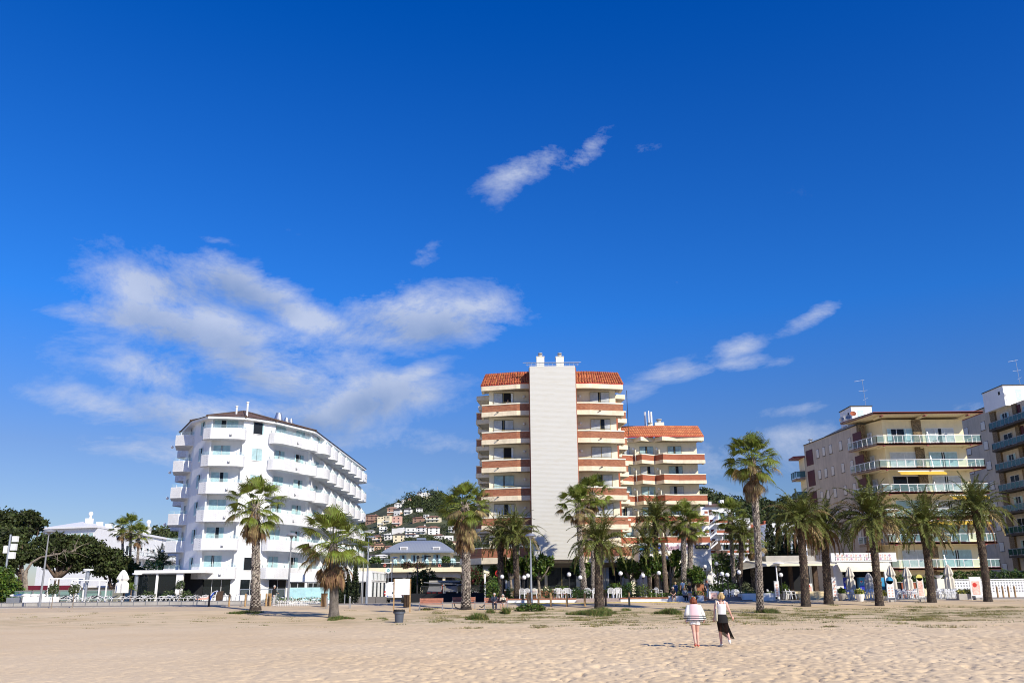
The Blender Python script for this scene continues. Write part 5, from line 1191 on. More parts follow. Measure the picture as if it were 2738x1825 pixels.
pine(290, 112, [(262, 1478, 42, 30, 0), (298, 1494, 44, 28, 1), (336, 1514, 42, 28, 0), (362, 1538, 30, 24, 0), (285, 1520, 45, 22, -1), (335, 1542, 42, 20, 0)], 'rightmost pine sloping down towards the rounded hotel', 6, .3, n=22000, size=.22, clump=44)
b = MB().use('bark_pale'); rg = random.Random(2)
T, base = thing('dead_branch_tree', at(62, 1600, 101), 'grey bare branch reaching right from a forked trunk before the pines', 'tree'), None
base = Vector(T.location); q = lambda u, v: at(u, v, 101) - base
pts = [q(68, 1590), q(66, 1540), q(70, 1525), q(85, 1503), q(108, 1489), q(135, 1484), (q(160, 1480)), q(178, 1468)]
b.tube([q(70, 1600)] + pts[:3], [.36, .32, .27, .22], 8); b.tube(pts[2:], [.15, .13, .11, .09, .07, .04], 6); b.tube([q(66, 1545), q(60, 1520)], [.25, .15], 6)
for i in range(16):
    p = q(120 + i * 5.5, 1486 - i * .9); e = p + Vector((rg.uniform(-1.2, 2.2), rg.uniform(-.8, .8), rg.uniform(-1.0, 1.6))); b.tube([p, p.lerp(e, .5) + Vector((0, 0, .2)), e], [.035, .025, .01], 4)
obj('branch', b, T)
def bush(loc, blobs, n, size, mats, seed, label, name='bush', cat='bush', group=None, stem=None, flat=0):
    T = thing(name, loc, label, cat, group); me = leaves('foliage', blobs, n, size, list(mats), seed, 1.4, .6, flat=flat); obj('foliage', me, T)
    if stem:
        b = MB().use('bark_pale'); rg = random.Random(seed); b.tube([(0, 0, -.1), (.02, 0, stem * .5), (0, 0, stem)], [.05, .04, .035], 6)
        for i in range(6): a = rg.uniform(0, 6.28); b.tube([(0, 0, stem * .9), (math.cos(a) * .3, math.sin(a) * .3, stem + .45)], [.02, .008], 4)
        obj('stem', b, T)
    return T
bush(gp(10, 97), [((-1.2, 0, 1.8), (2.4, 1.6, 2.0)), ((.2, 0, 1.6), (1.2, 1.2, 1.4)), ((-.5, 0, 2.9), (1.2, 1.2, 1.0))], 7000, .2, ('leaf_bright', 'hedge_green'), 8, 'rounded bright green shrub at the left edge')
# standard olives before the pool deck
for u, v, lb in ((137, 1619, 'small clipped olive tree with thin stem, left of the pair'), (193, 1620, 'small clipped olive tree with thin stem, right of the pair'), (477, 1610, 'small olive tree in a white pot by the glazed porch')):
    Y = 80.0 if u < 300 else 92; L = gp(u, Y); T = bush(L + (Vector((0, 0, .35)) if u > 300 else Vector((0, 0, 0))), [((0, 0, 1.55), (.48, .48, .42)), ((.15, 0, 1.75), (.3, .3, .25)), ((-.2, 0, 1.4), (.3, .3, .25))], 700, .085, ('olive_leaf', 'hedge_green'), u, lb, 'olive_tree', 'tree', stem=1.25)
# cypresses behind the cafe and beside the restaurant
def cypress(u, v0, Y, h, r, seed, label, z=None, leafn=5000, size=.2):
    L = gp(u, Y) if z is None else Vector((xat(u, Y, z), Y, z)); T = thing('cypress', L, label, 'tree', 'cypress trees'); B = [((0, 0, h * (.1 + .85 * i / 9)), (r * (1.1 - .95 * (i / 9) ** 1.4) + .06,) * 2 + (h * .1,)) for i in range(10)]
    obj('foliage', leaves('foliage', B, leafn, size, ['cypress_green', 'pine_dark'], seed, 1.8, .7), T); b = MB().use('bark'); b.tube([(0, 0, -.2), (0, 0, h * .6)], [r * .3, .03], 6); obj('trunk', b, T); return T
for i, (u, h, r, lb) in enumerate(((2073, 11.5, 1.2, 'widest dark cypress, left of the three behind the cafe'), (2097, 11.2, .75, 'slim dark cypress, middle of the three behind the cafe'), (2117, 9.0, .8, 'shortest dark cypress, right of the three behind the cafe'), (2140, 8.2, .8, 'cypress half hidden by the date palms behind the cafe'))):
    cypress(u, 0, 128 + i, h, r, 20 + i, lb, leafn=6000)
b = None
for u, h, r, lb in ((911, 3.6, .42, 'dark slim cypress just right of the stout fan palm'), (929, 2.9, .33, 'shorter slim cypress in front of the restaurant'), (947, 4.1, .36, 'rightmost slim cypress before the white restaurant')):
    cypress(u, 0, 89.2, h, r, u, lb, leafn=2600, size=.1)
# pollarded trees on the hotel terrace
def pollard(u, Y, h, spread, seed, label, nb=9, z=1.2):
    L = Vector((xat(u, Y, z), Y, z)); T = thing('pollarded_tree', L, label, 'tree', 'pollarded trees on the hotel terrace'); rg = random.Random(seed); mb = MB().use('bark_pale'); k = h * .48
    limb(mb, (0, 0, -.2), (rg.uniform(-.1, .1), 0, k), .15, .12, rg, .03); B = []
    for i in range(nb):
        a = i * 2.4 + rg.random(); r = spread * rg.uniform(.4, 1.0); e = Vector((math.cos(a) * r, math.sin(a) * r * .6, k + rg.uniform(.15, .55) * h)); limb(mb, (0, 0, k * .95), e, .08, .055, rg, .12, 4)
        mb.ball(e, .09, 6, 4); B.append(((e.x, e.y, e.z + .1), (.42, .36, .5)))
        if rg.random() < .6: B.append(((e.x * .8, e.y, e.z - .35), (.33, .3, .35)))
    obj('trunk', mb, T, smooth=True); obj('crown', leaves('crown', B, int(220 * len(B)), .17, ['leaf_bright', 'hedge_green'], seed, 1.25, .35), T); return T
for i, (u, sp, h, lb) in enumerate(((1366, 1.3, 3.6, 'pollarded tree left of the globe lamps under the palms'), (1344, 1.0, 3.2, 'small pollarded tree behind the round red sign'), (1400, 1.3, 3.7, 'pollarded tree between the two date palms'), (1443, 1.5, 3.5, 'pollarded tree before the left end of the ribbed panel'), (1556, 1.0, 3.5, 'narrow pollarded tree beside the leaning fan palm'), (1687, 1.7, 3.3, 'broad pollarded tree in the middle of the terrace'), (1740, 1.5, 3.9, 'pollarded tree under the hotel sign'), (1796, 1.5, 3.8, 'pollarded tree left of the twin fan palms'), (1770, 1.2, 3.4, 'pollarded tree by the dark headless trunk'), (1862, .9, 2.4, 'small leafy tree inside the entrance arch'))):
    pollard(u, 87.5 + (i % 3) * .8, h, sp, 40 + i, lb)
# hedges and shrubs on the terrace
def hedge(u0, u1, Y, z, h, d_, seed, label, mats=('hedge_green', 'leaf_bright'), n=None, name='hedge', size=.1):
    x0, x1 = xat(u0, Y, z), xat(u1, Y, z); L = Vector(((x0 + x1) / 2, Y, z)); W_ = (x1 - x0) / 2; B = []; rg = random.Random(seed); m_ = max(1, int(W_ * 2 / (h * .9)))
    for i in range(m_): B.append((((-W_ + (i + .5) * 2 * W_ / m_), 0, h * .5), (W_ / m_ * 1.25, d_ / 2, h * .5 * rg.uniform(.92, 1.06))))
    return bush(L, B, n or int(W_ * 2 * h * 420), size, mats, seed, label, name, 'hedge' if name == 'hedge' else 'bush', 'clipped hedges and shrubs on the terrace')
for i, (u0, u1, Y, h, m_, lb) in enumerate(((1480, 1530, 86.2, 1.15, ('leaf_bright', 'hedge_green'), 'rounded bright green hedge behind the white chairs under the panel'), (1620, 1672, 86.0, 1.3, ('leaf_bright', 'hedge_green'), 'bright rounded hedge in the middle of the terrace'), (1660, 1712, 85.0, 1.35, ('hedge_green', 'hedge_green'), 'dark green rounded hedge right of the bright one'), (1706, 1740, 84.2, 1.2, ('leaf_bright', 'olive_leaf'), 'variegated square bush near the seated people'), (1530, 1556, 86, 1.0, ('leaf_bright', 'olive_leaf'), 'small variegated bush beside the white table'), (1350, 1392, 86, 1.0, ('hedge_green', 'leaf_bright'), 'low hedge behind the seated couple'),
        (1392, 1440, 84.5, .7, ('hedge_green', 'hedge_green'), 'low dark hedge left of the lamp posts'), (1450, 1480, 84.0, 1.1, ('olive_leaf', 'hedge_green'), 'grey green round bush left of the white chairs'), (1530, 1580, 83.6, .85, ('hedge_green', 'hedge_green'), 'low dark hedge between the chair groups'), (1735, 1835, 83.2, .5, ('hedge_green', 'leaf_bright'), 'low hedge along the wall behind the seated people'), (1800, 1842, 86.5, 1.5, ('olive_leaf', 'hedge_green'), 'silvery bush behind the standing people'), (1852, 1882, 83.8, .6, ('hedge_green', 'leaf_bright'), 'low hedge on the white wall beside the entrance'),
        (1886, 1912, 86, 1.2, ('hedge_green', 'hedge_green'), 'green hedge right of the entrance pillar'), (1915, 1975, 87.5, 1.3, ('hedge_green', 'hedge_green'), 'dark hedge behind the white cafe tables'), (1985, 2035, 83.5, .55, ('leaf_bright', 'hedge_green'), 'low hedge in the planter left of the tall palm'), (2048, 2072, 83.5, .5, ('leaf_bright', 'hedge_green'), 'low hedge in the planter right of the tall palm'), (1985, 2010, 86, 1.3, ('olive_leaf', 'olive_leaf'), 'grey green bush left of the tall palm'), (1300, 1332, 83.5, 1.9, ('leaf_bright', 'hedge_green'), 'tall green bush left of the red round sign'))):
    hedge(u0, u1, Y, 1.15, h, 1.4, 60 + i, lb, m_)
bush(Vector((xat(1925, 95, 1), 95, 1)), [((0, 0, 2.2), (2.6, 1.5, 2.0)), ((-1.5, 0, 1.2), (1.2, 1.2, 1.2)), ((1.4, 0, 2.6), (1.6, 1.2, 1.6)), ((.2, 0, 3.6), (1.4, 1.2, 1.0))], 5200, .17, ('leaf_bright', 'olive_leaf', 'hedge_green'), 91, 'big loose green bush between entrance and cafe')
bush(Vector((xat(1280, 96, 1), 96, 1)), [((0, 0, 1.5), (1.6, 1.3, 1.7)), ((1.2, 0, 1.2), (1.2, 1.2, 1.4)), ((-.8, 0, 2.4), (1, 1, 1))], 3600, .15, ('hedge_green', 'pine_dark', 'maroon'), 92, 'dark mixed shrub right of the stout fan palm trunk')
bush(Vector((xat(1292, 100, 1), 100, 1)), [((0, 0, 2.4), (1.0, 1, 1.6))], 1600, .15, ('leaf_bright', 'olive_leaf'), 93, 'yellow green shrub behind the white post')
bush(Vector((xat(1120, 118, 1), 118, 1)), [((0, 0, 1.6), (1.6, 1.2, 1.8)), ((1, 0, 2.4), (1.4, 1, 1.4)), ((-1, 0, 1), (1.2, 1, 1.2))], 3800, .16, ('pine_dark', 'hedge_green'), 94, 'dark bushy tree beside the white notice board')
for u, lb in ((1193, 'round clipped bush at the right end of the roof terrace'), (1003, 'round clipped bush on the left part of the roof terrace')):
    p = at(u, 1516, 247); bush(p, [((0, 0, 1.4), (1.6, 1.4, 1.4))], 900, .3, ('hedge_green', 'leaf_bright'), u, lb)
for u, lb in ((1089, 'purple flowering plant hanging on the roof terrace railing, left'), (1123, 'purple flowering plant hanging on the roof terrace railing, right')):
    p = at(u, 1514, 245.2); bush(p, [((0, 0, .3), (1.6, .6, .9))], 500, .25, ('pine_dark', 'maroon'), u, lb)
# long hedge and lattice wall at the right
for i, (u0, u1, h, lb) in enumerate(((2395, 2470, 1.5, 'dense green hedge behind the cafe chairs'), (2520, 2738, 1.3, 'long clipped hedge above the white lattice wall'), (2465, 2516, 1.45, 'green hedge section left of the lattice wall post'))):
    hedge(u0, u1 + 30 * (i == 1), 93.5, 2.2 if i == 1 else 1.6, h, 1.3, 120 + i, lb, ('hedge_green', 'hedge_green', 'leaf_bright'), size=.12)
LW = thing('lattice_wall', Vector((xat(2640, 92, 1), 92, .85)), 'white wall of square lattice blocks under the hedge', 'wall'); OL = Vector(LW.location)
x0, x1 = xat(2528, 92, 1.5), xat(2775, 92, 1.5); b = MB().use('white'); b.box(x0, x1, 92, 92.25, .8, 1.25); nx = int((x1 - x0) / .29); 
for j in range(5): z = 1.25 + j * .27; b.box(x0, x1, 92.0, 92.2, z, z + .14)
for i in range(nx):
    x = x0 + i * .29; b.box(x, x + .15, 92.01, 92.19, 1.25, 2.5)
b.box(x0, x1, 91.95, 92.25, 2.55, 2.64); wobj('lattice', b, LW)
b = MB().use('room_dark'); b.box(x0, x1, 92.5, 92.6, 1.2, 2.5); wobj('shade_board', b, LW)  # black board added behind the lattice; shade of the holes is its colour
b = MB().use('cream_pale'); b.box(x0 - .75, x0, 91.9, 92.5, .8, 2.7); b.box(x0 + 8.6, x0 + 9.3, 91.9, 92.5, .8, 2.9) if False else None; wobj('post', b, LW)
T = thing('bowl_planter', Vector((x0 - .4, 92.2, 2.7)), 'white bowl planter on the wall post', 'planter'); b = MB().use('white'); b.lathe((0, 0, 0), [(.15, 0), (.2, .05), (.42, .3), (.45, .34), (.4, .34), (.02, .2)], 16); obj('bowl', b, T)
# white ground slab strip in front of the lattice wall
# ---------------------------------------------------------------- palms
palm('fan', 683, 74.5, 684, 1352, 2.55, .55, .40, 11, 'tall fan palm in front of the rounded white hotel', .75, low=.8, n=38)
palm('fan', 893, 63.9, 892, 1452, 2.55, .46, .42, 12, 'short stout fan palm with smooth grey trunk by the notice board', .9, low=.9, smooth=True, n=40)
palm('fan', 1246, 73.0, 1243, 1352, 2.15, .52, .42, 13, 'stout fan palm with a long skirt of dead leaves behind the benches', 1.8, low=2.0, n=44)
palm('fan', 2033, 65, 2010, 1232, 2.15, .34, .30, 14, 'tallest fan palm standing alone left of the beige block', .9, low=1.0, n=54)
palm('fan', 1565, 85, 1546, 1352, 1.9, .38, .30, 15, 'leaning fan palm before the right edge of the ribbed panel', .3, zb=1.2)
palm('fan', 1587, 86, 1584, 1322, 1.95, .34, .28, 16, 'straight taller fan palm right of the leaning one', .25, zb=1.2)
palm('fan', 1828, 87, 1829, 1385, 1.9, .34, .30, 17, 'left trunk of the twin fan palms at the entrance', .3, zb=1.2, cache=None)
palm('fan', 1842, 87.5, 1846, 1408, 1.8, .34, .30, 18, 'right trunk of the twin fan palms at the entrance', .3, zb=1.2)
palm('fan', 1966, 90, 1952, 1378, 1.75, .28, .24, 19, 'slim fan palm left of the tallest palm, behind the cafe tables', .4, zb=1.0, n=36)
palm('fan', 2018, 92, 2008, 1452, 1.5, .28, .24, 20, 'small fan palm just left of the tallest trunk', .4, zb=1.0)
palm('fan', 2188, 95, 2166, 1418, 1.4, .26, .24, 21, 'small fan palm behind the cafe roof', .8, zb=1.0)
palm('date', 1603, 73, 1603, 1452, 2.4, .42, .36, 22, 'thick trunked date palm in the grass left of the terrace steps', .1, n=34)
palm('date', 1384, 84.5, 1379, 1432, 2.35, .32, .30, 23, 'yellowish date palm beside the ribbed panel', .15, zb=1.2, n=36)
palm('date', 1341, 86, 1338, 1440, 2.1, .32, .30, 24, 'darker date palm left of the yellowish one', .1, zb=1.2, n=32)
palm('date', 1756, 88, 1753, 1390, 2.3, .27, .25, 25, 'tall slim date palm over the hotel sign', .1, zb=1.2, n=34)
palm('date', 1741, 87, 1730, 1465, 2.1, .20, .18, 26, 'young date palm with a thin curved trunk', 0, zb=1.2, n=30)
palm('date', 1977, 88, 1985, 1430, 2.0, .27, .26, 27, 'date palm leaning beside the slim fan palm', .15, zb=1.0, n=30)
palm('date', 2155, 73, 2138, 1395, 2.7, .40, .34, 28, 'leftmost date palm of the promenade row', .7, n=42)
palm('date', 2216, 75.5, 2203, 1408, 2.48, .40, .34, 29, 'second date palm of the promenade row, with drooping dead fronds', 1.3, n=30)
palm('date', 2352, 73, 2330, 1388, 2.97, .36, .34, 30, 'third date palm of the promenade row, before the kiosk', .8, n=44)
palm('date', 2492, 76.5, 2469, 1405, 2.92, .38, .36, 31, 'fourth date palm of the promenade row', .4, n=44)
palm('date', 2642, 77, 2610, 1368, 2.92, .36, .34, 32, 'rightmost date palm of the promenade row', .6, n=44)
palm('fan', 330, 160, 327, 1413, 2.2, .3, .26, 33, 'left of three far fan palms before the far white hotel', .2, zb=.9, n=28)
palm('fan', 345, 158, 350, 1408, 2.5, .3, .26, 34, 'tallest of three far fan palms before the far white hotel', .2, zb=.9, n=28)
palm('fan', 363, 155, 371, 1430, 2.3, .3, .26, 35, 'right of three far fan palms before the far white hotel', .2, zb=.9, n=28)
palm('date', 425, 130, 430, 1508, 2.6, .3, .28, 36, 'yellow green date palm between pines and rounded hotel', .1, zb=.9, n=30)
T = thing('bare_palm_trunk', Vector((xat(1782, 84.5, 1.2), 84.5, 1.2)), 'dark headless leaning trunk beneath the hotel sign', 'trunk'); b = MB().use('trunk_date'); q = at(1772, 1450, 84.5) - Vector(T.location)
b.tube([(0, 0, -.2)] + [tuple(q * t) for t in (.25, .5, .75, 1)], [.27, .25, .22, .2, .2], 10); obj('trunk', b, T)
for u, v in ((1335, 1590),): pass
# yellow shrubs near pines
bush(Vector((xat(400, 118, 1), 118, 1)), [((0, 0, 2.5), (1.6, 1.2, 2.4)), ((1.5, 0, 1.5), (1.2, 1.2, 1.4)), ((-1, 0, 1.2), (1, 1, 1.2))], 2600, .2, ('leaf_bright', 'sign_yellow'), 95, 'yellow flowering mimosa shrub left of the rounded hotel')
# ---------------------------------------------------------------- grass and weeds on the sand
def grass(name, patches, seed, mats, label, h=.12, wd=.012):
    g_ = np.random.default_rng(seed); Vs = []; mi = []
    for (x, y, rx, ry, n, hh) in patches:
        a = g_.random(n) * 2 * np.pi; r = np.sqrt(g_.random(n)) * (.8 + .3 * np.sin(a * 3 + x)); px = x + np.cos(a) * r * rx; py = y + np.sin(a) * r * ry
        keep = vnoise(px * .9 + 31, py * .9, seed) > .36; px, py, r = px[keep], py[keep], r[keep]; n = len(px)
        pz = sand_h(px, py) - .02; H_ = hh * (.5 + g_.random(n)) * (1.15 - .6 * r); d = g_.normal(size=(n, 2)) * .45 * H_[:, None]; w_ = wd * (1 + hh * 3); sd = g_.normal(size=(n, 2)); sd /= np.linalg.norm(sd, axis=1)[:, None]; sd *= w_
        A = np.stack([px - sd[:, 0], py - sd[:, 1], pz], 1); B = np.stack([px + sd[:, 0], py + sd[:, 1], pz], 1); Cc = np.stack([px + d[:, 0], py + d[:, 1], pz + H_], 1)
        Vs.append(np.stack([A, B, Cc], 1).reshape(-1, 3)); mi.append(g_.integers(0, len(mats), n))
    V = np.concatenate(Vs); me = npmesh(name, V, np.arange(len(V)).reshape(-1, 3), list(mats), np.concatenate(mi))
    tag(obj(name, me), label, 'grass', kind='stuff')
def pt(u, v):
    r = ray(u, v)
    lo = 15.
    for i in range(700):
        Y = 15 + i * .15
        if r[2] / r[1] * Y + CH <= gz(Y): break
    return r[0] / r[1] * Y, Y
PT_ = []
for u, v, ru, ry, n, h in ((660, 1639, 55, 1.6, 2600, .20), (905, 1655, 38, 1.4, 2600, .20), (1013, 1656, 32, 1.2, 1200, .18), (1280, 1655, 32, 1.2, 1600, .35), (1352, 1640, 12, .5, 500, .45), (1312, 1638, 14, .5, 300, .3),
        (1590, 1642, 70, 2.2, 5200, .30), (1625, 1632, 60, 1.4, 2600, .28), (1790, 1640, 36, 1.2, 2600, .34), (2050, 1637, 45, 1.2, 2200, .26), (1845, 1625, 30, .8, 700, .15), (2140, 1628, 30, .8, 500, .12), (2230, 1617, 20, .6, 200, .1), (1140, 1630, 20, .5, 250, .22)):
    x, y = pt(u, v); PT_.append((x, y, ru * y / 2400, ry, n, h))
grass('grass_tufts', PT_, 1, ('grass_green', 'grass_green', 'grass_dry'), 'green grass tufts around the palm feet and on the sand')
PT_ = []; g_ = np.random.default_rng(8)
for i in range(380):
    u = g_.uniform(1150, 2738); v = 1655 + g_.normal() * 13 - (u - 1150) * .008; x, y = pt(u, v); PT_.append((x, y, g_.uniform(.5, 2.4), g_.uniform(.2, .8), int(g_.uniform(90, 300)), .10))
for i in range(90):
    u = g_.uniform(40, 1150); v = 1663 + g_.normal() * 10 - (1150 - u) * .012; x, y = pt(u, v); PT_.append((x, y, g_.uniform(.3, 1.4), g_.uniform(.15, .4), int(g_.uniform(20, 110)), .08))
grass('beach_grass', PT_, 2, ('grass_dry', 'grass_green', 'grass_dry'), 'sparse dry grass scattered over the sand edge')
x, y = pt(1418, 1633); bush(Vector((x, y, gz(y) - .05)), [((0, 0, .2), (1.2, .5, .35)), ((.5, 0, .3), (.6, .4, .3)), ((-.5, 0, .2), (.5, .4, .2))], 1500, .09, ('hedge_green', 'leaf_bright'), 5, 'low dark green shrub on the sand by the lamp post', group=None)
# ---------------------------------------------------------------- pool deck and restaurant (left)
DK = thing('pool_deck', Vector((-38, 93, .8)), 'raised pool deck with pale kerb wall in front of the rounded hotel', 'deck'); OD2 = Vector(DK.location)
x0, x1 = xat(-60, 89, 1), xat(742, 89, 1); b = MB().use('concrete'); b.box(x0, x1, 89, 89.25, .75, 1.2); wobj('kerb_wall', b, DK); b = MB().use('lamp_grey'); b.box(x0, x1, 88.96, 88.99, 1.22, 1.26)
for i in range(26): x = x0 + (x1 - x0) * i / 25; b.box(x - .02, x + .02, 88.95, 88.99, .8, 1.7 if i % 3 == 0 else 1.26)
wobj('deck_rail', b, DK)
b = MB().use('paving'); b.box(x0, x1, 89.25, 97, .9, 1.2); wobj('floor', b, DK)
def fence(u0, u1, Y, z, h, label, gl, frame='steel', step=1.4, name='glass_fence', cat='fence'):
    a, c = xat(u0, Y, z), xat(u1, Y, z); T = thing(name, Vector(((a + c) / 2, Y, z)), label, cat, 'fences round the pool deck'); glass_rail(T, [(a, Y), (c, Y)], z, 'panel', step, gl, frame, h); return T
fence(-60, 300, 96.5, 1.2, 1.15, 'long pale glass fence behind the loungers', 'rail_glass', 'lamp_grey')
fence(690, 760, 90.5, 1.2, 1.1, 'glass fence with pale panels beside the tall fan palm foot', 'rail_glass_pale')
fence(640, 690, 90.0, 1.2, 1.1, 'short pale glass fence left of the tall fan palm', 'rail_glass_pale')
RF = thing('reed_fence', Vector((xat(150, 98.5, 1), 98.5, .9)), 'grey reed fence behind the pool deck', 'fence'); x0, x1 = xat(-60, 98.5, 1), xat(330, 98.5, 1); b = MB().use('reed_fence'); b.box(x0, x1, 98.5, 98.6, .9, 2.45); b.use('wood_dark')
for i in range(12): x = x0 + (x1 - x0) * i / 11; b.box(x - .04, x + .04, 98.42, 98.5, .9, 2.5)
wobj('panel', b, RF)
T = thing('blue_screen_wall', Vector((xat(880, 89.4, 1), 89.4, .85)), 'pale blue glass screen with white end post right of the stout fan palm', 'screen'); x0, xm, x1 = xat(770, 89.4, 2), xat(927, 89.4, 2), xat(932, 89.4, 2)
b = MB().use('parasol_teal' if False else 'rail_glass_pale'); b.box(x0, xm, 89.4, 89.43, 1.2, 2.45); wobj('pane', b, T); b = MB().use('curtain_teal'); b.box(x0, xm, 89.55, 89.6, .9, 2.4); wobj('backing', b, T); b = MB().use('white_plain'); b.box(xm, x1, 89.3, 89.7, .8, 2.47); b.box(x0, xm, 89.35, 89.65, .8, 1.2); wobj('post', b, T)
# loungers
LG = None
def lounger():
    T = thing('sun_lounger', (0, 0, 0), '', 'sun lounger', 'sun loungers on the pool deck'); f = MB().use('frame_white')
    for s_ in (-.3, .3):
        f.tube([(-.95, s_, .32), (.35, s_, .32), (.95, s_, .62)], .025, 6)
        for x in (-.75, .2): f.tube([(x - .1, s_, 0), (x, s_, .32)], .022, 6)
        f.tube([(.2, s_, 0), (.35, s_, .32)], .022, 6); f.tube([(-.2, s_, .33), (0, s_, .52), (.35, s_, .5), (.45, s_, .36)], .02, 6)
    obj('frame', f, T); m_ = MB().use('lounger_mesh'); m_.raw([(-.95, -.28, .34), (.35, -.28, .34), (.35, .28, .34), (-.95, .28, .34), (.95, -.28, .64), (.95, .28, .64), (-.95, -.28, .31), (.35, -.28, .31), (.95, -.28, .61)], [(0, 1, 2, 3), (1, 4, 5, 2), (0, 6, 7, 1), (1, 7, 8, 4)]); obj('sling', m_, T); return T
LG = lounger(); us_ = [150, 178, 207, 236, 262, 292, 322, 352, 380, 402, 427, 452, 474, 500, 524, 545, 160, 225, 285, 372, 440, 560]
for i, u in enumerate(us_):
    Y = 91.2 if i < 16 else 93.4; L = Vector((xat(u, Y, 1.2), Y, 1.2)); T = LG if i == 0 else copy_tree(LG); T.location = L; T.rotation_euler[2] = R(rnd.uniform(-12, 12)) + (math.pi if i in (2, 5, 9, 12) else 0)
    T['label'] = ('grey sun lounger on the pool deck, number %d from the left in the front row' % (i + 1) if False else ('sun lounger in the front row of the deck, ' + ['leftmost', 'second from left', 'third from left', 'fourth from left', 'fifth from left', 'just left of the closed white parasol', 'under the closed white parasol', 'below the yucca plants', 'right of the yuccas', 'before the glazed porch left pane', 'before the porch right pane', 'before the porch pillar', 'before the potted olive', 'right of the potted olive', 'left of the towel covered one', 'with a red and white towel'][i])) if i < 16 else 'sun lounger in the back row of the deck, ' + ['behind the leftmost', 'behind the third', 'behind the fifth', 'right of the yuccas', 'before the porch', 'rightmost'][i - 16]
L = Vector((xat(545, 91.2, 1.2), 91.2, 1.56)); T = thing('towel', L, 'red and white patterned towel draped on a lounger', 'towel'); b = MB().use('towel'); b.raw([(-.7, -.3, -.02), (.3, -.3, .0), (.3, .3, .0), (-.7, .3, -.02), (.9, -.3, .28), (.9, .3, .28), (-.7, -.32, -.2), (.3, -.32, -.2), (.9, -.32, .05)], [(0, 1, 2, 3), (1, 4, 5, 2), (0, 6, 7, 1), (1, 7, 8, 4)]); obj('cloth', b, T)
T = thing('day_bed', gp(92, 90.5, .35), 'white day bed base with cushions at the left of the deck', 'day bed'); b = MB().use('white_plain'); b.box(-1.0, 2.2, -.4, .4, 0, .55); obj('base', b, T); b = MB().use('lamp_grey'); b.box(-2.6, -1.2, -.4, .5, 0, .5); obj('side_box', b, T)
for i, (x, s_) in enumerate(((-1.6, .4), (-.9, .5), (-.1, .45), (.6, .45), (-2.2, .35))): b = MB().use('cushion'); b.ball((0, 0, 0), s_, 12, 8, 1, .5, .38); obj('cushion', b, T, (x, 0, .68), smooth=True)
for u0, u1, v0, dy, lb in ((131, 206, 1547, 0, 'white pergola frame left of its twin on the deck'), (193, 267, 1552, -1, 'white pergola frame right of its twin on the deck')):
    Y = 94.5 + dy; a, c = xat(u0, Y, 3), xat(u1, Y, 3); T = thing('pergola_frame', Vector(((a + c) / 2, Y, 1.2)), lb, 'pergola', 'white pergola frames on the deck'); w_ = (c - a) / 2; h = at(u0, v0, Y).z - 1.2; b = MB().use('white_plain')
    for x in (-w_, w_):
        for y in (0, 1.6): b.box(x - .06, x + .06, y - .06, y + .06, 0, h)
        b.box(x - .05, x + .05, .06, 1.54, h - .1, h)
    for y in (0, 1.6): b.box(-w_, w_, y - .055, y + .055, h, h + .1)
    obj('frame', b, T)
closed_parasol(Vector((xat(322, 92, 1.2), 92, 1.2)), 3.1, 'large closed white parasol on the pool deck', 'cushion', .42)
for u, v, lb in ((228, 1522, 'thick white mushroom lamp between the pergolas'), (361, 1533, 'thick white mushroom lamp by the yuccas')):
    L = Vector((xat(u - 2, 94, 1.2), 94, 1.2)); h = at(u, v, 94).z - 1.2; T = thing('mushroom_lamp', L, lb, 'lamp', 'mushroom lamps on the deck'); b = MB().use('steel'); b.lathe((0, 0, 0), [(.14, 0), (.14, h * .6), (.2, h * .6), (.2, h - .15), (.1, h - .15), (.1, h)], 12); obj('post', b, T); b = MB().use('white_plain'); b.lathe((0, 0, h), [(.48, -.1), (.5, 0), (.48, .06), (.02, .1)], 18); obj('cap', b, T)
for u, lb in ((328, 'spiky yucca on the deck, left'), (348, 'spiky yucca on the deck, right')):
    L = Vector((xat(u, 93, 1.2), 93, 1.2)); T = thing('yucca', L, lb, 'plant', 'yuccas on the deck'); mb = MB(); mb.use('leaf_bright'); rg = random.Random(u)
    for i in range(70): a, e = rg.uniform(0, 6.28), rg.uniform(-.4, 1.4); d = Vector((math.cos(a) * math.cos(e), math.sin(a) * math.cos(e), math.sin(e))); s_ = d.orthogonal().normalized() * .035; c = Vector((0, 0, 1.35)); mb.raw([c - s_, c + s_, c + d * .75 + Vector((0, 0, -.1))], [(0, 1, 2)])
    obj('crown', mb, T); b = MB().use('trunk_date'); b.tube([(0, 0, 0), (0, 0, 1.35)], [.1, .08], 8); obj('trunk', b, T)
for u, lb in ((395, 'round grey green shrub at the porch, leftmost'), (450, 'round grey green shrub at the porch, middle'), (494, 'round grey green shrub at the porch, rightmost')): bush(Vector((xat(u, 93.8, 1.2), 93.8, 1.2)), [((0, 0, .5), (.75, .6, .5))], 900, .08, ('olive_leaf', 'hedge_green'), u, lb)
T = thing('maroon_wall', Vector((xat(115, 125, 1), 125, .85)), 'dark red screen under the pines', 'screen'); b = MB().use('pink_wall'); a, c = xat(40, 125, 2), xat(185, 125, 2); b.box(a, c, 125, 125.2, .85, 3.2); wobj('panel', b, T)
T = thing('low_cream_shed', Vector((xat(280, 126, 1), 126, .85)), 'low cream sheds with pale roofs behind the reed fence', 'shed'); b = MB().use('house_cream'); a, c = xat(215, 126, 2), xat(350, 126, 2); b.box(a, c, 126, 130, .85, 2.9); b.use('white'); b.box(a - .3, c + .3, 125.6, 130, 2.9, 3.1); wobj('wall', b, T)
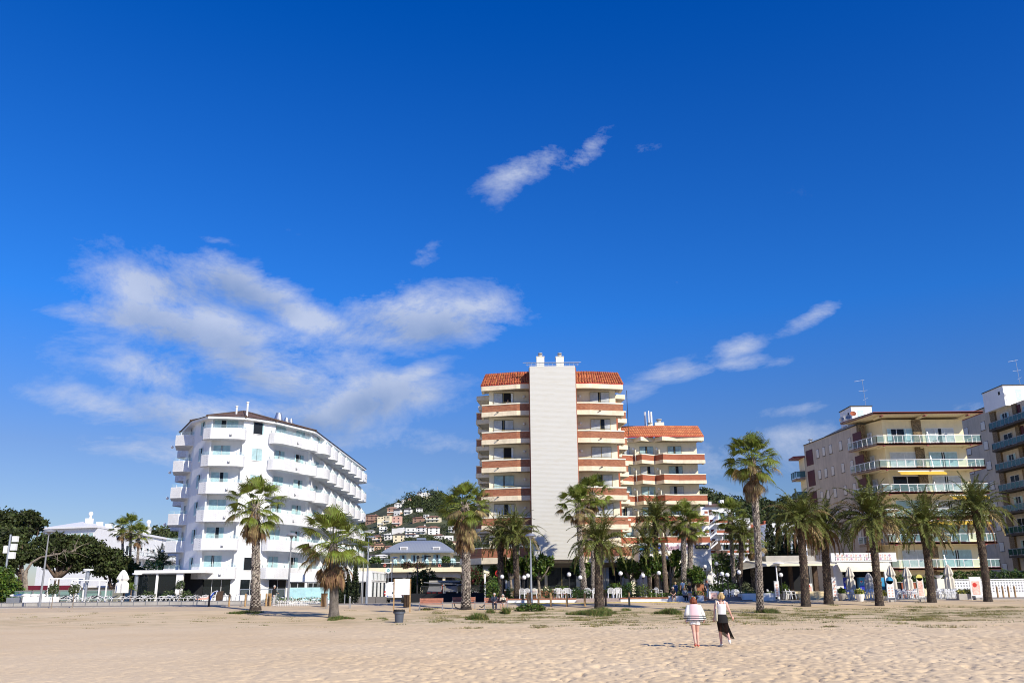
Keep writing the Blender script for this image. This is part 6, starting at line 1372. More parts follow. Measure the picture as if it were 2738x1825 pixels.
for u, v0, v1, lb in ((563, 1583, 1606, 'curved white and blue towel slide board standing on the deck'),):
    T = thing('upright_lounger', Vector((xat(568, 90.2, 1.2), 90.2, 1.2)), 'lounger stood on end with blue and red pattern by the dark post', 'sun lounger'); b = MB().use('sign_blue'); pts = [(-.3, 0), (-.15, .5), (.1, .85), (.5, 1.0)]
    for (x, z), (x2, z2) in zip(pts, pts[1:]): b.raw([(x, -.3, z), (x2, -.3, z2), (x2, .3, z2), (x, .3, z), (x + .12, -.3, z), (x2 + .12, -.3, z2 - .1)], [(0, 1, 2, 3), (0, 4, 5, 1)])
    obj('sling', b, T); b = MB().use('frame_white'); b.tube([(.5, -.3, 1.0), (.35, -.3, .5), (.2, -.3, 0)], .04, 6); b.tube([(x, -.32, z) for x, z in pts], .03, 6); obj('frame', b, T)
for u, lb in ((597, 'steel pool ladder rails by the first bollard'), (617, 'pair of low steel hoops of the pool ladder')):
    T = thing('pool_ladder', Vector((xat(u, 90.6, 1.2), 90.6, 1.2)), lb, 'pool ladder', 'pool ladders'); b = MB().use('steel')
    for s_ in (0, .5): b.tube([(s_ - .1, 0, -.1), (s_, 0, .55), (s_ + .12, 0, .72), (s_ + .28, 0, .5), (s_ + .32, 0, -.1)], .03, 6)
    obj('rail', b, T)
T = thing('service_box', Vector((xat(586, 91.5, 1.2), 91.5, 1.2)), 'small dark wooden cabinet on the deck', 'cabinet'); b = MB().use('wood_dark'); b.box(-.3, .3, -.2, .2, 0, .95); obj('body', b, T)
# white restaurant annex
AN_ = thing('restaurant', Vector((xat(900, 92, 1), 94, .8)), 'white single storey restaurant with glazed side wall', 'restaurant'); ON = Vector(AN_.location)
xa, xb, xc = xat(770, 92, 3), xat(815, 92, 3), xat(992, 92, 3); xd = xat(1031, 101, 3)
b = MB().use('white_plain'); b.box(xb, xc, 92, 101, 2.95, 3.95); b.box(xb, xb + .25, 92, 101, .85, 2.95); b.box(xc - .5, xc, 92, 92.5, .85, 2.95); b.use('lamp_grey').box(xb - .02, xc - .6, 91.97, 92.0, 2.9, 2.98); b.use('white_plain').box(xa, xb - .01, 92.6, 101, 3.0, 3.85); wobj('wall', b, AN_)
b = MB().use('curtain_white'); b.box(xa + .1, xb - .1, 92.4, 92.6, 3.0, 3.8); wobj('awning_box', b, AN_)
for i in range(5):
    w_ = (xc - xb - 1.2) / 5; window(AN_, Vector((xb + .3 + w_ * (i + .5), 92.06, 1.3)) - ON, 0, w_ - .08, 1.6, 2, cur='white' if i in (1, 4) else None, cover=(.2, .15), pane='dark_glass')
window(AN_, Vector(((xa + xb) / 2, 92.7, 1.1)) - ON, 0, xb - xa - .2, 1.85, 2, cur=None, pane='dark_glass')
b = MB().use('room_dark'); b.box(xb + .3, xc - .6, 95, 95.1, .9, 2.9); wobj('interior', b, AN_)
tA = Vector((xd - xc, 9)).normalized(); rA = math.atan2(tA.y, tA.x); LA = Vector((xd - xc, 9)).length
for i in range(4):
    q = Vector((xc, 92)) + tA * (LA * (i + .5) / 4); window(AN_, Vector((q.x, q.y, 1.15)) - ON, rA, LA / 4 - .06, 1.85, 1, cur='white', cover=(.6, .5), pane='window_glass', sash=.1); window(AN_, Vector((q.x, q.y, 3.05)) - ON, rA, LA / 4 - .06, .85, 1, cur='white', cover=(.9, .9), sash=.09)
b = MB().use('white_plain'); q2 = Vector((xc, 92)) + tA * LA; b.strip([(xc, 92), tuple(q2)], 3.9, 4.02, .3); b.strip([(xc, 92), tuple(q2)], .85, 1.15, .2); wobj('side_frame', b, AN_)
T = thing('grey_planter_wall', Vector((xat(985, 89, 1), 89, .8)), 'dark grey low wall with white end in front of the restaurant', 'wall'); a, c = xat(947, 89, 1), xat(1033, 89, 1); b = MB().use('grey_panel')
for i in range(3): p = a + (c - a) * i / 3; b.box(p + .02, p + (c - a) / 3 - .02, 89, 89.3, .8, 1.48)
b.use('white_plain').box(a - .14, a - .01, 88.95, 89.3, .8, 1.5); wobj('panel', b, T)
T = thing('dark_barrier', Vector((xat(1200, 92, 1), 92, .8)), 'low black wall behind the benches', 'wall'); a, c = xat(1085, 92, 1), xat(1300, 92, 1); b = MB().use('room_dark'); b.box(a, c, 92, 92.3, .8, 1.75); wobj('panel', b, T); glass_rail(T, [(a + 1.5, 92.1), (c, 92.1)], 1.75, 'railing', 2.0, 'dark_glass', 'dark_metal', .7)
T = thing('van', gp(1075, 91.5), 'white delivery van seen from behind beside the restaurant', 'van', rz=R(2)); b = MB().use('van_white')
w_, h = .92, 1.95
T.location = gp(1052, 91.0)
b.loft([(0, 2.3, .38, w_, 2.3), (0, 2.3, .9, w_ + .02, 2.32), (0, 2.35, 1.3, w_, 2.28), (0, 2.5, 1.75, w_ - .06, 2.05), (0, 2.55, 1.95, w_ - .14, 1.9), (0, 2.55, 2.02, w_ - .3, 1.7)], 4) if False else None
sec = [(-.92, .38), (-.93, .9), (-.90, 1.3), (-.84, 1.75), (-.74, 1.93), (-.5, 1.99), (.5, 1.99), (.74, 1.93), (.84, 1.75), (.90, 1.3), (.93, .9), (.92, .38)]
st_ = [(0, 1, .0), (.03, 1.0, .0), (.25, 1.02, 0), (2.6, 1.02, 0), (3.2, .96, 0)]
ys_ = [0, .12, 2.9]; vs = []
for y, s_, in ((0., .965), (.1, 1.), (2.7, 1.)): vs += [(x * s_, y - .04 * (z - .4) * -1 if y < .05 else y, .38 + (z - .38) * (s_ if z > 1 else 1)) for x, z in sec]
n = 12; vs += [(x * .97, 3.3, min(z, 1.35)) for x, z in sec] + [(x * .93, 4.3, min(z, 1.05)) for x, z in sec]
fs = [(i * n + k, i * n + (k + 1) % n, (i + 1) * n + (k + 1) % n, (i + 1) * n + k) for i in range(4) for k in range(n)] + [tuple(range(n - 1, -1, -1)), tuple(range(4 * n, 5 * n))]
b.raw(vs, fs); obj('body', b, T)
b = MB().use('rubber'); b.box(-.9, .9, -.1, .05, .3, .5); b.box(-.94, -.86, -.06, .2, .38, .75); b.box(.86, .94, -.06, .2, .38, .75); obj('bumper', b, T)
for s_ in (-1, 1): b = MB().use('red_lens'); b.box(s_ * .86 - .06, s_ * .86 + .06, -.04, .12, .72, 1.15); b.use('white_plain').box(s_ * .86 - .055, s_ * .86 + .055, -.045, -.04, .88, .97); obj('tail_light', b, T)
b = MB().use('lamp_grey'); b.box(-.005, .005, -.03, 0, .5, 1.85); b.use('rubber').box(-.12, -.05, -.06, 0, .9, 1.05); b.use('rubber').box(-.1, .1, -.04, .02, 1.87, 1.9); obj('rear_door', b, T)
b = MB().use('white_plain'); b.box(-.62, -.08, -.05, -.01, .58, .72); b.use('sign_blue').box(-.62, -.56, -.055, -.05, .58, .72)
b.use('sign_dark')
for i in range(6): b.box(-.52 + i * .07, -.485 + i * .07, -.055, -.05, .61, .69)
obj('number_plate', b, T)
b = MB().use('lamp_grey')
for k in range(2): s_ = .035; pp = [(0.35 + (-1) ** k * .0 + x * .07, -.035, 1.0 + z * .07 + k * -.05) for x, z in ((-.5, .4), (0, .8), (.5, .4))]; b.tube(pp, .012, 4)
b.box(.28, .44, -.035, -.03, .86, .885); obj('emblem', b, T)
for s_ in (-1, 1):
    for y in (.75, 3.5): b = MB().use('rubber'); b.tube([(s_ * .72, y, .31), (s_ * .94, y, .31)], .31, 20); b.use('steel').tube([(s_ * .93, y, .31), (s_ * .945, y, .31)], .18, 14); obj('wheel', b, T)
# ---------------------------------------------------------------- street furniture
def lamp(ub, Y, ut, vt, label, head='dome', mat_='lamp_grey', z=None, r=.09):
    L = gp(ub, Y) if z is None else Vector((xat(ub, Y, z), Y, z)); t = at(ut, vt, Y) - L; T = thing('street_lamp', L, label, 'street lamp', 'street lamps along the promenade'); h = t.z; b = MB().use(mat_)
    b.tube([(0, 0, -.1), (0, 0, h * .15), (0, 0, h - .3), (0, 0, h - .1)], [r * 1.5, r * 1.2, r * .55, r * .5], 10); obj('pole', b, T)
    b = MB().use(mat_)
    if head == 'dome': b.lathe((0, 0, h - .35), [(.05, -.2), (.12, 0), (.2, .12), (.5, .15), (.52, .2), (.42, .33), (.2, .42), (.02, .45)], 20)
    elif head == 'disc': b.lathe((.25, 0, h), [(.06, -.15), (.1, -.05), (.5, 0), (.5, .05), (.25, .12), (.02, .14)], 20)
    elif head == 'arm': b.obox((0, 0, h - .1), (1.2, 0, h + .15), .1, .07); b.box(.75, 1.5, -.16, .16, h + .05, h + .16); b.ball((0, 0, h), .18, 10, 6)
    obj('lamp_head', b, T); return T
lamp(105, 84, 119, 1416, 'tall grey street lamp in front of the pines')
lamp(769, 84, 776, 1426, 'tall grey street lamp left of the stout fan palm')
lamp(980, 86, 983, 1436, 'tall pale street lamp at the right end of the white restaurant', 'disc', 'steel')
lamp(968, 88, 971, 1462, 'slim grey pole beside the pale street lamp', 'disc', 'lamp_grey', r=.06)
lamp(1046, 112, 1048, 1490, 'short street lamp behind the round bus sign', 'disc', 'steel')
lamp(1115, 105, 1116, 1489, 'black street lamp with an arm to the right', 'arm', 'dark_metal')
lamp(1089, 120, 1090, 1531, 'small dark street lamp behind the notice board', 'disc', 'dark_metal')
lamp(1421, 81.5, 1417, 1427, 'tall grey street lamp at the left edge of the ribbed panel', 'dome', 'steel')
lamp(1387, 88, 1388, 1461, 'grey lamp on a dark post between the date palms', 'disc', 'lamp_grey', z=1.2, r=.2)
lamp(2083, 84, 2079, 1506, 'white post lamp holding the cafe awning', 'disc', 'white_plain', r=.09)
FL = thing('floodlight_pole', gp(2, 99), 'pole with white floodlights at the left edge', 'floodlight'); h = at(14, 1428, 99).z - .87; b = MB().use('steel'); b.tube([(0, 0, 0), (0, 0, h)], .12, 8); obj('pole', b, FL); b = MB().use('white_plain'); b.box(.15, .75, -.2, .2, h - 2.6, h - 1.9); b.box(.25, .8, -.2, .2, h - 1.7, h - 1.0); b.box(.3, .85, -.2, .2, h - .8, h - .2); b.box(-.5, -.15, -.2, .2, h - 2, h - 1.2); obj('floodlight', b, FL)
for i, (u, v, lb) in enumerate(((1343, 1541, 'globe lamp half behind the red round sign'), (1402, 1543, 'globe lamp left of a pair under the date palms'), (1412, 1538, 'globe lamp right of a pair under the date palms'), (1523, 1535, 'globe lamp before the window under the panel'), (1553, 1543, 'globe lamp behind the leaning fan palm'), (1662, 1532, 'globe lamp over the bright hedge'), (1722, 1538, 'globe lamp left of the dark headless trunk'), (1765, 1531, 'globe lamp close to the dark headless trunk'),
        (1935, 1533, 'globe lamp left of three by the cafe terrace'), (1949, 1536, 'lower globe lamp in the middle of three by the cafe terrace'), (1981, 1529, 'globe lamp right of three by the cafe terrace'), (1922, 1506, 'globe lamp above the loose green bush'), (1890, 1514, 'globe lamp on the entrance pillar'), (2088, 1520, 'globe lamp under the cafe awning'), (2093, 1536, 'dim globe lamp under the cafe awning, lower'))):
    Y = 84.5 if v > 1520 else 90; z = 1.15; L = Vector((xat(u, Y, z), Y, z)); h = at(u, v, Y).z - z; T = thing('globe_lamp', L, lb, 'globe lamp', 'white globe lamps on the terrace'); b = MB().use('dark_metal'); b.tube([(0, 0, 0), (0, 0, h - .2)], .04, 8); b.lathe((0, 0, h - .3), [(.05, 0), (.1, .05), (.12, .12)], 10); obj('post', b, T); b = MB().use('globe'); b.ball((0, 0, 0), .20, 16, 12); obj('globe', b, T, (0, 0, h), smooth=True)
for i, (u, Y, m_, lb) in enumerate(((558, 80.5, 'wood_dark', 'wooden bollard coloured dark as if shaded, left of the pale ones'), (612, 80, 'wood', 'wooden bollard, first pale one from the left'), (655, 80, 'wood', 'wooden bollard left of the tall fan palm'), (693, 80, 'wood', 'wooden bollard just right of the tall fan palm'), (711, 80, 'wood', 'wooden bollard left of three touching'), (717, 80.4, 'wood', 'wooden bollard middle of three touching'), (722, 80, 'wood', 'wooden bollard right of three touching, beside the man'),  # leftmost bollard uses the dark wood: shade put into its colour
        (1412, 77, 'wood', 'wooden bollard left of the pair at the lamp foot'), (1418, 77.2, 'wood', 'wooden bollard right of the pair at the lamp foot'), (1440, 75.5, 'wood', 'wooden bollard right of the low dark shrub'), (1473, 75.5, 'wood', 'wooden bollard before the white chairs, first'), (1516, 75.5, 'wood', 'wooden bollard before the white chairs, second'), (1564, 75.5, 'wood', 'wooden bollard left of the grassy date palm'), (1620, 75.5, 'wood_dark', 'wooden bollard right of the grassy date palm'), (1683, 75.5, 'wood', 'wooden bollard before the dark hedge'),
        (2669, 88, 'wood', 'wooden bollard at the lattice wall, leftmost of four'), (2684, 88, 'wood', 'wooden bollard at the lattice wall, second of four'), (2699, 88, 'wood', 'wooden bollard at the lattice wall, third of four'), (2716, 88, 'wood', 'wooden bollard at the lattice wall, rightmost of four'))):
    T = tag(obj('wooden_bollard', (lambda b: (b.use(m_).lathe((0, 0, -.1), [(.085, 0), (.085, 1.1), (.07, 1.16), (.01, 1.18)], 12), b)[1])(MB()), None, gp(u, Y)), lb, 'bollard', 'wooden bollards along the promenade')
def metal_post(u, Y, h, lb, hoop=0):
    T = thing('metal_hoop' if hoop else 'metal_post', gp(u, Y), lb, 'bollard', 'metal posts and hoops'); b = MB().use('lamp_grey')
    if hoop: b.tube([(-hoop, 0, -.1), (-hoop, 0, h - .12), (-hoop + .1, 0, h), (hoop - .1, 0, h), (hoop, 0, h - .12), (hoop, 0, -.1)], .035, 8)
    else: b.tube([(0, 0, -.1), (0, 0, h)], .045, 8)
    obj('bar', b, T)
for u, Y, h, hp_, lb in ((873, 76, .95, .05, 'grey metal hoop left of the stout fan palm foot'), (935, 76, .95, .05, 'grey metal hoop right of the stout fan palm foot'), (659, 84, 1.0, 0, 'thin dark post behind the wooden bollard'), (921, 84, .9, 0, 'thin dark post before the blue screen'), (526, 84, .9, 0, 'thin dark post left of the dark bollard')): metal_post(u, Y, h, lb, hp_)
T = thing('rope_barrier', gp(1258, 72.2), 'black rubber hoops lying at the foot of the stout fan palm', 'hose'); b = MB().use('rubber'); b.tube([(-1.3, 0, .55), (-1.2, -.05, .25), (-.8, -.1, .08), (-.3, -.1, .12), (0, -.1, .3)], .04, 6); b.tube([(.7, -.1, .3), (.9, -.1, .2), (1.1, -.05, .4)], .04, 6); obj('hoop', b, T)
T = thing('bike_rack', gp(782, 79.5), 'white scrolled metal rack around the street lamp', 'rack'); b = MB().use('white_plain'); b.box(-1.35, 1.35, -.02, .02, .12, .16)
for i in range(19): x = -1.35 + i * .15; b.tube([(x, 0, 0), (x, 0, .42), (x + .05, 0, .5), (x + .1, 0, .42), (x + .08, 0, .3)], .018, 4)
obj('frame', b, T)
bush(gp(795, 88.6, .1), [((-1.5, 0, .3), (1.6, .4, .25)), ((1.2, 0, .3), (1.6, .4, .25))], 1400, .08, ('grass_green', 'leaf_bright', 'white_cloth'), 77, 'low white flowering bed along the deck wall')
def bench(u, Y, label):
    T = thing('bench', gp(u, Y), label, 'bench', 'benches on the promenade'); b = MB().use('bench_wood')
    for i in range(3): b.box(-.93, .93, -.42 + i * .145, -.30 + i * .145, .42, .455)
    obj('seat', b, T); b = MB().use('bench_wood')
    for i in range(3): z = .52 + i * .135; b.raw([(x, y, zz) for x in (-.93, .93) for y, zz in ((.05 + .03 * i, z), (.08 + .03 * i, z), (.10 + .03 * i, z + .11), (.07 + .03 * i, z + .11))], [(3, 2, 1, 0), (4, 5, 6, 7), (0, 1, 5, 4), (1, 2, 6, 5), (2, 3, 7, 6), (3, 0, 4, 7)])
    obj('backrest', b, T)
    for s_ in (-.9, .9): b = MB().use('lamp_grey'); b.obox((s_, -.4, 0), (s_, -.38, .62), .05, .05); b.obox((s_, .02, 0), (s_, .16, .92), .05, .05); b.obox((s_, -.4, .6), (s_, .1, .64), .05, .04); b.obox((s_, -.4, .4), (s_, .05, .4), .04, .04); obj('leg', b, T)
    return T
bench(1153, 72.6, 'leftmost of three reddish wooden benches'); bench(1240, 73.9, 'middle reddish bench half behind the stout fan palm'); BN = bench(1326, 72.6, 'right reddish bench with the seated couple')
T = thing('notice_board', gp(1074, 70), 'large blank white notice board on two wooden posts', 'notice board'); b = MB().use('wood')
for x in (-.62, .62): b = MB().use('wood'); b.box(x - .045, x + .045, -.04, .04, -.1, 2.45); obj('post', b, T)
b = MB().use('white_plain'); b.box(-.58, .57, -.05, .03, 1.28, 2.46); obj('panel', b, T)
T = thing('litter_bin', gp(1067, 57.6), 'grey round litter bin with a black liner on the sand', 'litter bin'); b = MB().use('bin_grey'); b.lathe((0, 0, -.03), [(.255, 0), (.29, .5), (.30, .52), (.315, .55), (.32, .74), (.33, .76), (.30, .78), (.28, .70), (.01, .3)], 28); obj('body', b, T, smooth=False)
for s_ in (-1, 1): b = MB().use('bin_grey'); b.box(s_ * .345 - .03, s_ * .345 + .03, -.07, .07, .55, .68); obj('handle', b, T)
rg = random.Random(5); b = MB().use('rubber'); N = 36; vs = []
for j, (r, z) in enumerate(((.27, .6), (.30, .755), (.335, .765), (.355, .70))):
    for k in range(N): a = 2 * math.pi * k / N; q = 1 + rg.uniform(-.03, .03); vs.append((math.cos(a) * r * q, math.sin(a) * r * q, z + rg.uniform(-.02, .02) - (rg.random() * .05 if j == 3 else 0)))
b.raw(vs, [(j * N + k, j * N + (k + 1) % N, (j + 1) * N + (k + 1) % N, (j + 1) * N + k) for j in range(3) for k in range(N)]); obj('liner', b, T)
for u, Y, m_, lb in ((1087, 76, 'wood_dark', 'dark slatted wooden bin behind the notice board'), (866, 78, 'wood_slats', 'pale slatted wooden bin left of the stout fan palm')):
    T = thing('slatted_bin', gp(u, Y), lb, 'litter bin', 'slatted wooden bins'); b = MB().use(m_)
    for i in range(14): a = i * math.pi / 7; b.obox((math.cos(a) * .25, math.sin(a) * .25, .05), (math.cos(a) * .25, math.sin(a) * .25, 1.05), .09, .03) if i % 1 == 0 else None
    obj('slats', b, T); b = MB().use('wood_dark'); b.lathe((0, 0, 0), [(.22, .04), (.22, 1.0), (.3, 1.06), (.3, 1.12), (.02, 1.13)], 16); obj('body', b, T)
def road_sign(u, Y, v, r, label, draw, z=None, ps='steel'):
    L = gp(u, Y); h = at(u, v, Y).z - L.z; T = thing('road_sign', L, label, 'road sign', 'round road signs'); b = MB().use(ps); b.tube([(0, 0, 0), (0, 0, h + r * .6)], .035, 8); obj('post', b, T); b = MB(); draw(b, h); obj('disc', b, T); return T
def d1(b, h):
    b.use('white_plain').tube([(0, -.04, h), (0, -.06, h)], .31, 32); b.use('sign_teal').tube([(0, -.06, h), (0, -.065, h)], .165, 24); b.use('white_plain').box(-.08, .08, -.07, -.065, h - .055, h + .06); b.use('sign_teal').box(-.06, .06, -.073, -.07, h + .005, h + .04)
    b.use('white_plain').box(-.07, -.04, -.07, -.065, h - .08, h - .055); b.box(.04, .07, -.07, -.065, h - .08, h - .055); b.use('lamp_grey')
    for i in range(18): a = math.pi * (.1 + .8 * i / 17); b.box(math.cos(a) * .24 - .01, math.cos(a) * .24 + .01, -.063, -.06, h + math.sin(a) * .24 - .015, h + math.sin(a) * .24 + .015)
def d2(b, h):
    b.use('sign_red').tube([(0, -.04, h), (0, -.06, h)], .34, 32); b.use('sign_dark').tube([(0, -.06, h), (0, -.064, h)], .25, 32); b.use('sign_red'); b.obox((-.16, -.067, h - .16), (.16, -.067, h + .16), .01, .055); b.obox((-.16, -.069, h + .16), (.16, -.069, h - .16), .01, .055)
    b.use('white_plain').box(-.06, .06, -.072, -.066, h + .14, h + .19); b.raw([(-.04, -.072, h - .14), (.04, -.072, h - .14), (0, -.072, h - .2)], [(0, 2, 1)])
road_sign(1036, 100, 1524, .31, 'round white sign with a teal bus symbol above the van', d1); road_sign(1334, 86, 1532, .34, 'round red sign with a cross on a white post', d2, ps='white_plain')
T = thing('white_post', gp(1297, 84), 'white square post left of the tall green bush', 'post'); b = MB().use('white_plain'); b.box(-.07, .07, -.07, .07, 0, 2.6); obj('post', b, T)
# ---------------------------------------------------------------- hotel terrace
TR = thing('terrace', Vector((12, 84, .8)), 'raised hotel terrace with white kerb walls capped in brick', 'terrace'); OTr = Vector(TR.location); ZT = 1.2
x0, xs0, xs1, x1 = xat(1345, 82.4, 1), xat(1541, 82.4, 1), xat(1659, 82.4, 1), xat(1884, 82.4, 1)
b = MB().use('paver'); b.box(x0, x1, 82.75, 97, .9, ZT); b.box(xs0, xs1, 82.2, 82.75, .86, 1.03); b.box(xs0, xs1, 82.5, 82.75, 1.03, ZT - .003); wobj('floor', b, TR)
for a, c in ((x0, xs0), (xs1, xat(1788, 82.4, 1))):
    b = MB().use('white'); b.box(a, c, 82.4, 82.75, .8, 1.12); wobj('kerb_wall', b, TR); b = MB().use('red_brick'); b.box(a, c, 82.36, 82.75, 1.12, 1.24); wobj('brick_cap', b, TR)
a, c = xat(1788, 82.4, 1), xat(1882, 82.4, 1); b = MB().use('white'); b.box(a, c, 82.35, 83.0, .8, 1.36); b.use('white'); b.box(c - .15, c, 83, 86, .8, 1.36); wobj('kerb_wall', b, TR)
b = MB().use('pink_paving')
for i, (u0, u1) in enumerate(((1888, 2012), (1900, 2004), (1912, 1996))): a, c = xat(u0, 82.5, 1), xat(u1, 82.5, 1); b.box(a, c, 82.5 + i * .35, 88, .84 + i * .12 - .1 * (i > 0), .96 + i * .12)
wobj('steps', b, TR)
for u0, u1, lb in ((1986, 2074, 0), ): a, c = xat(u0, 82.6, 1), xat(u1, 82.6, 1); b = MB().use('white'); b.box(a, c, 82.6, 84.4, .84, 1.5); wobj('planter_wall', b, TR)
b = MB().use('red_brick'); a, c = xat(1866, 88, 1), xat(1885, 88, 1); b.box(a, c, 88, 88.5, 1.1, 2.4); b.use('concrete').box(a - .05, c + .05, 87.95, 88.55, 2.4, 2.48); wobj('brick_pier', b, TR)
b = MB().use('yellow_paint'); a, c = xat(1360, 80.6, 1), xat(1825, 80.6, 1); b.box(a, c, 80.45, 80.75, .78, .865); b.use('concrete').box(-60, 60, 80.75, 80.95, .70, .87); tag(obj('kerb', b), kind='structure')
b = MB().use('paving'); b.face([(-900, 80.95, .866), (900, 80.95, .866), (900, 90, .9), (-900, 90, .9)]); tag(obj('promenade_path', b), kind='structure')
def chair():
    T = thing('plastic_chair', (0, 0, 0), '', 'chair', 'white plastic chairs'); s_ = MB().use('white_plastic'); s_.box(-.23, .23, -.22, .24, .42, .45); obj('seat', s_, T)
    bk = MB().use('white_plastic')
    for i in range(6): x = -.19 + i * .076; bk.obox((x, .23, .44), (x * 1.06, .33, .86 - .0), .035, .02)
    pts = [(-.24, .22, .44), (-.25, .30, .78), (-.17, .34, .87), (0, .35, .90), (.17, .34, .87), (.25, .30, .78), (.24, .22, .44)]; bk.tube(pts, .022, 6); obj('backrest', bk, T)
    for sx in (-1, 1):
        a = MB().use('white_plastic'); a.tube([(sx * .25, .30, .66), (sx * .28, .05, .67), (sx * .27, -.18, .64), (sx * .25, -.22, .43)], .022, 6); obj('armrest', a, T)
        for y, dy in ((-.21, -.05), (.22, .07)): l = MB().use('white_plastic'); l.obox((sx * .21, y, .42), (sx * .24, y + dy, 0), .05, .045); obj('leg', l, T)
    return T
def table(w_=.4):
    T = thing('plastic_table', (0, 0, 0), '', 'table', 'white plastic tables'); t = MB().use('white_plastic'); t.lathe((0, 0, .69), [(w_, 0), (w_ + .02, .02), (w_, .04), (.01, .045)], 20); obj('top', t, T)
    for k in range(4): a = math.pi / 4 + k * math.pi / 2; l = MB().use('white_plastic'); l.obox((math.cos(a) * .28, math.sin(a) * .28, .69), (math.cos(a) * .36, math.sin(a) * .36, 0), .05, .05); obj('leg', l, T)
    return T
CHR, TBL = chair(), table(); used = {'c': 0, 't': 0}
def put(kind, u, Y, z, rz, label):
    src = CHR if kind == 'c' else TBL; T = src if not used[kind] else copy_tree(src); used[kind] = 1; T.location = (xat(u, Y, z), Y, z); T.rotation_euler[2] = rz; T['label'] = label
k_ = 0
for u, Y, rz, lb in ((1397, 83.8, 3.0, 'left of three behind the lamp posts'), (1408, 84.0, 3.3, 'middle of three behind the lamp posts'), (1429, 83.8, 3.1, 'right of three behind the lamp posts'), (1488, 84.2, 3.3, 'behind the first pair under the panel'), (1496, 83.8, 3.1, 'left of the first pair under the panel'), (1511, 84.3, 3.3, 'behind the right of the first pair'), (1520, 83.8, 3.0, 'right of the first pair under the panel'), (1571, 83.8, 3.1, 'left of the pair at the grassy date palm'), (1592, 83.8, 3.2, 'right of the pair, half behind the grassy date palm'), (1633, 83.8, 3.15, 'left of the pair right of the grassy date palm'), (1655, 83.8, 3.1, 'right of the pair right of the grassy date palm'), (1648, 84.5, 3.3, 'pushed behind the rightmost pair'), (1762, 86.5, 2.2, 'at the table left of the dark headless trunk'),
        (1933, 84.6, -1.3, 'leftmost of three seen from the side, right of entrance'), (1942, 84.9, -1.4, 'middle of three seen from the side'), (1953, 84.6, -1.3, 'rightmost of three seen from the side'), (1972, 86, 0, 'behind the long cafe table'), (2063, 85.5, 1.6, 'left of the white awning post'), (2112, 84.6, 1.2, 'left at the table before the cafe steps'), (2122, 84.6, 1.3, 'right at the table before the cafe steps'), (1983, 85.5, 1.5, 'at the right end of the long cafe table')): put('c', u, Y, ZT if u < 1900 else .96, rz, 'white plastic chair ' + lb)
for u, Y, z, lb in ((1578, 85, ZT, 'white plastic table between chairs at the grassy date palm'), (1508, 85.2, ZT, 'white plastic table behind the chairs under the panel'), (1644, 85.2, ZT, 'white plastic table behind the right pair of chairs'), (1748, 86.5, ZT, 'white plastic table left of the dark headless trunk'), (1966, 85.4, .96, 'white table beside the three side on chairs'), (2104, 85.2, .96, 'white table before the cafe steps'), (1537, 85.8, ZT, 'white round table in front of the variegated bush')): put('t', u, Y, z, 0, lb)
# cafe with awning
CF = thing('cafe', Vector((xat(2120, 90, 1), 90, .8)), 'cafe with cream awning and brown interior behind the date palms', 'cafe'); OC = Vector(CF.location)
p0, p1, p2 = at(2047, 1513, 85), at(2079, 1503, 86.5), at(2200, 1506, 86)
b = MB().use('awning'); zf_ = at(2090, 1507, 84.5).z; a, c = xat(2050, 84.5, zf_), xat(2232, 84.5, zf_); zr = zf_ + .55
b.raw([(a, 84.5, zf_), (c, 84.5, zf_), (c, 92, zr), (a, 92, zr), (a, 84.5, zf_ - .18), (c, 84.5, zf_ - .18), (a - 1.2, 88, zf_ - .35), (a - 1.2, 92, zf_ - .35)], [(0, 1, 2, 3), (4, 5, 1, 0), (0, 3, 7, 6), (4, 0, 6)]); wobj('awning', b, CF)
b = MB().use('room_dark'); b.box(a - 1, c, 92, 92.3, .86, 4.2); b.use('wood_dark').box(a + 2.8, a + 3.1, 87, 87.4, .86, zf_); b.box(a + 5.4, a + 5.8, 88, 88.4, .86, zf_); b.use('concrete').box(a + 1.5, c, 90, 92, zf_ + .1, zf_ + .95); b.use('wood_dark').box(a + .2, a + .4, 88.5, 88.7, .86, zf_); wobj('wall', b, CF)
b = MB().use('frame_white'); 
for x in (a, (a + c) / 2, c): b.obox((x, 84.5, zf_ - .02), (x, 92, zr - .02), .08, .08)
wobj('awning_frame', b, CF)
b = MB().use('steps'); x0_, x1_ = xat(2133, 86, 1), xat(2228, 86, 1)
for i in range(4): b.box(x0_, x1_, 85.6 + i * .35, 89, .84 + i * .2, 1.04 + i * .2 - .006 * i)
wobj('steps', b, CF)
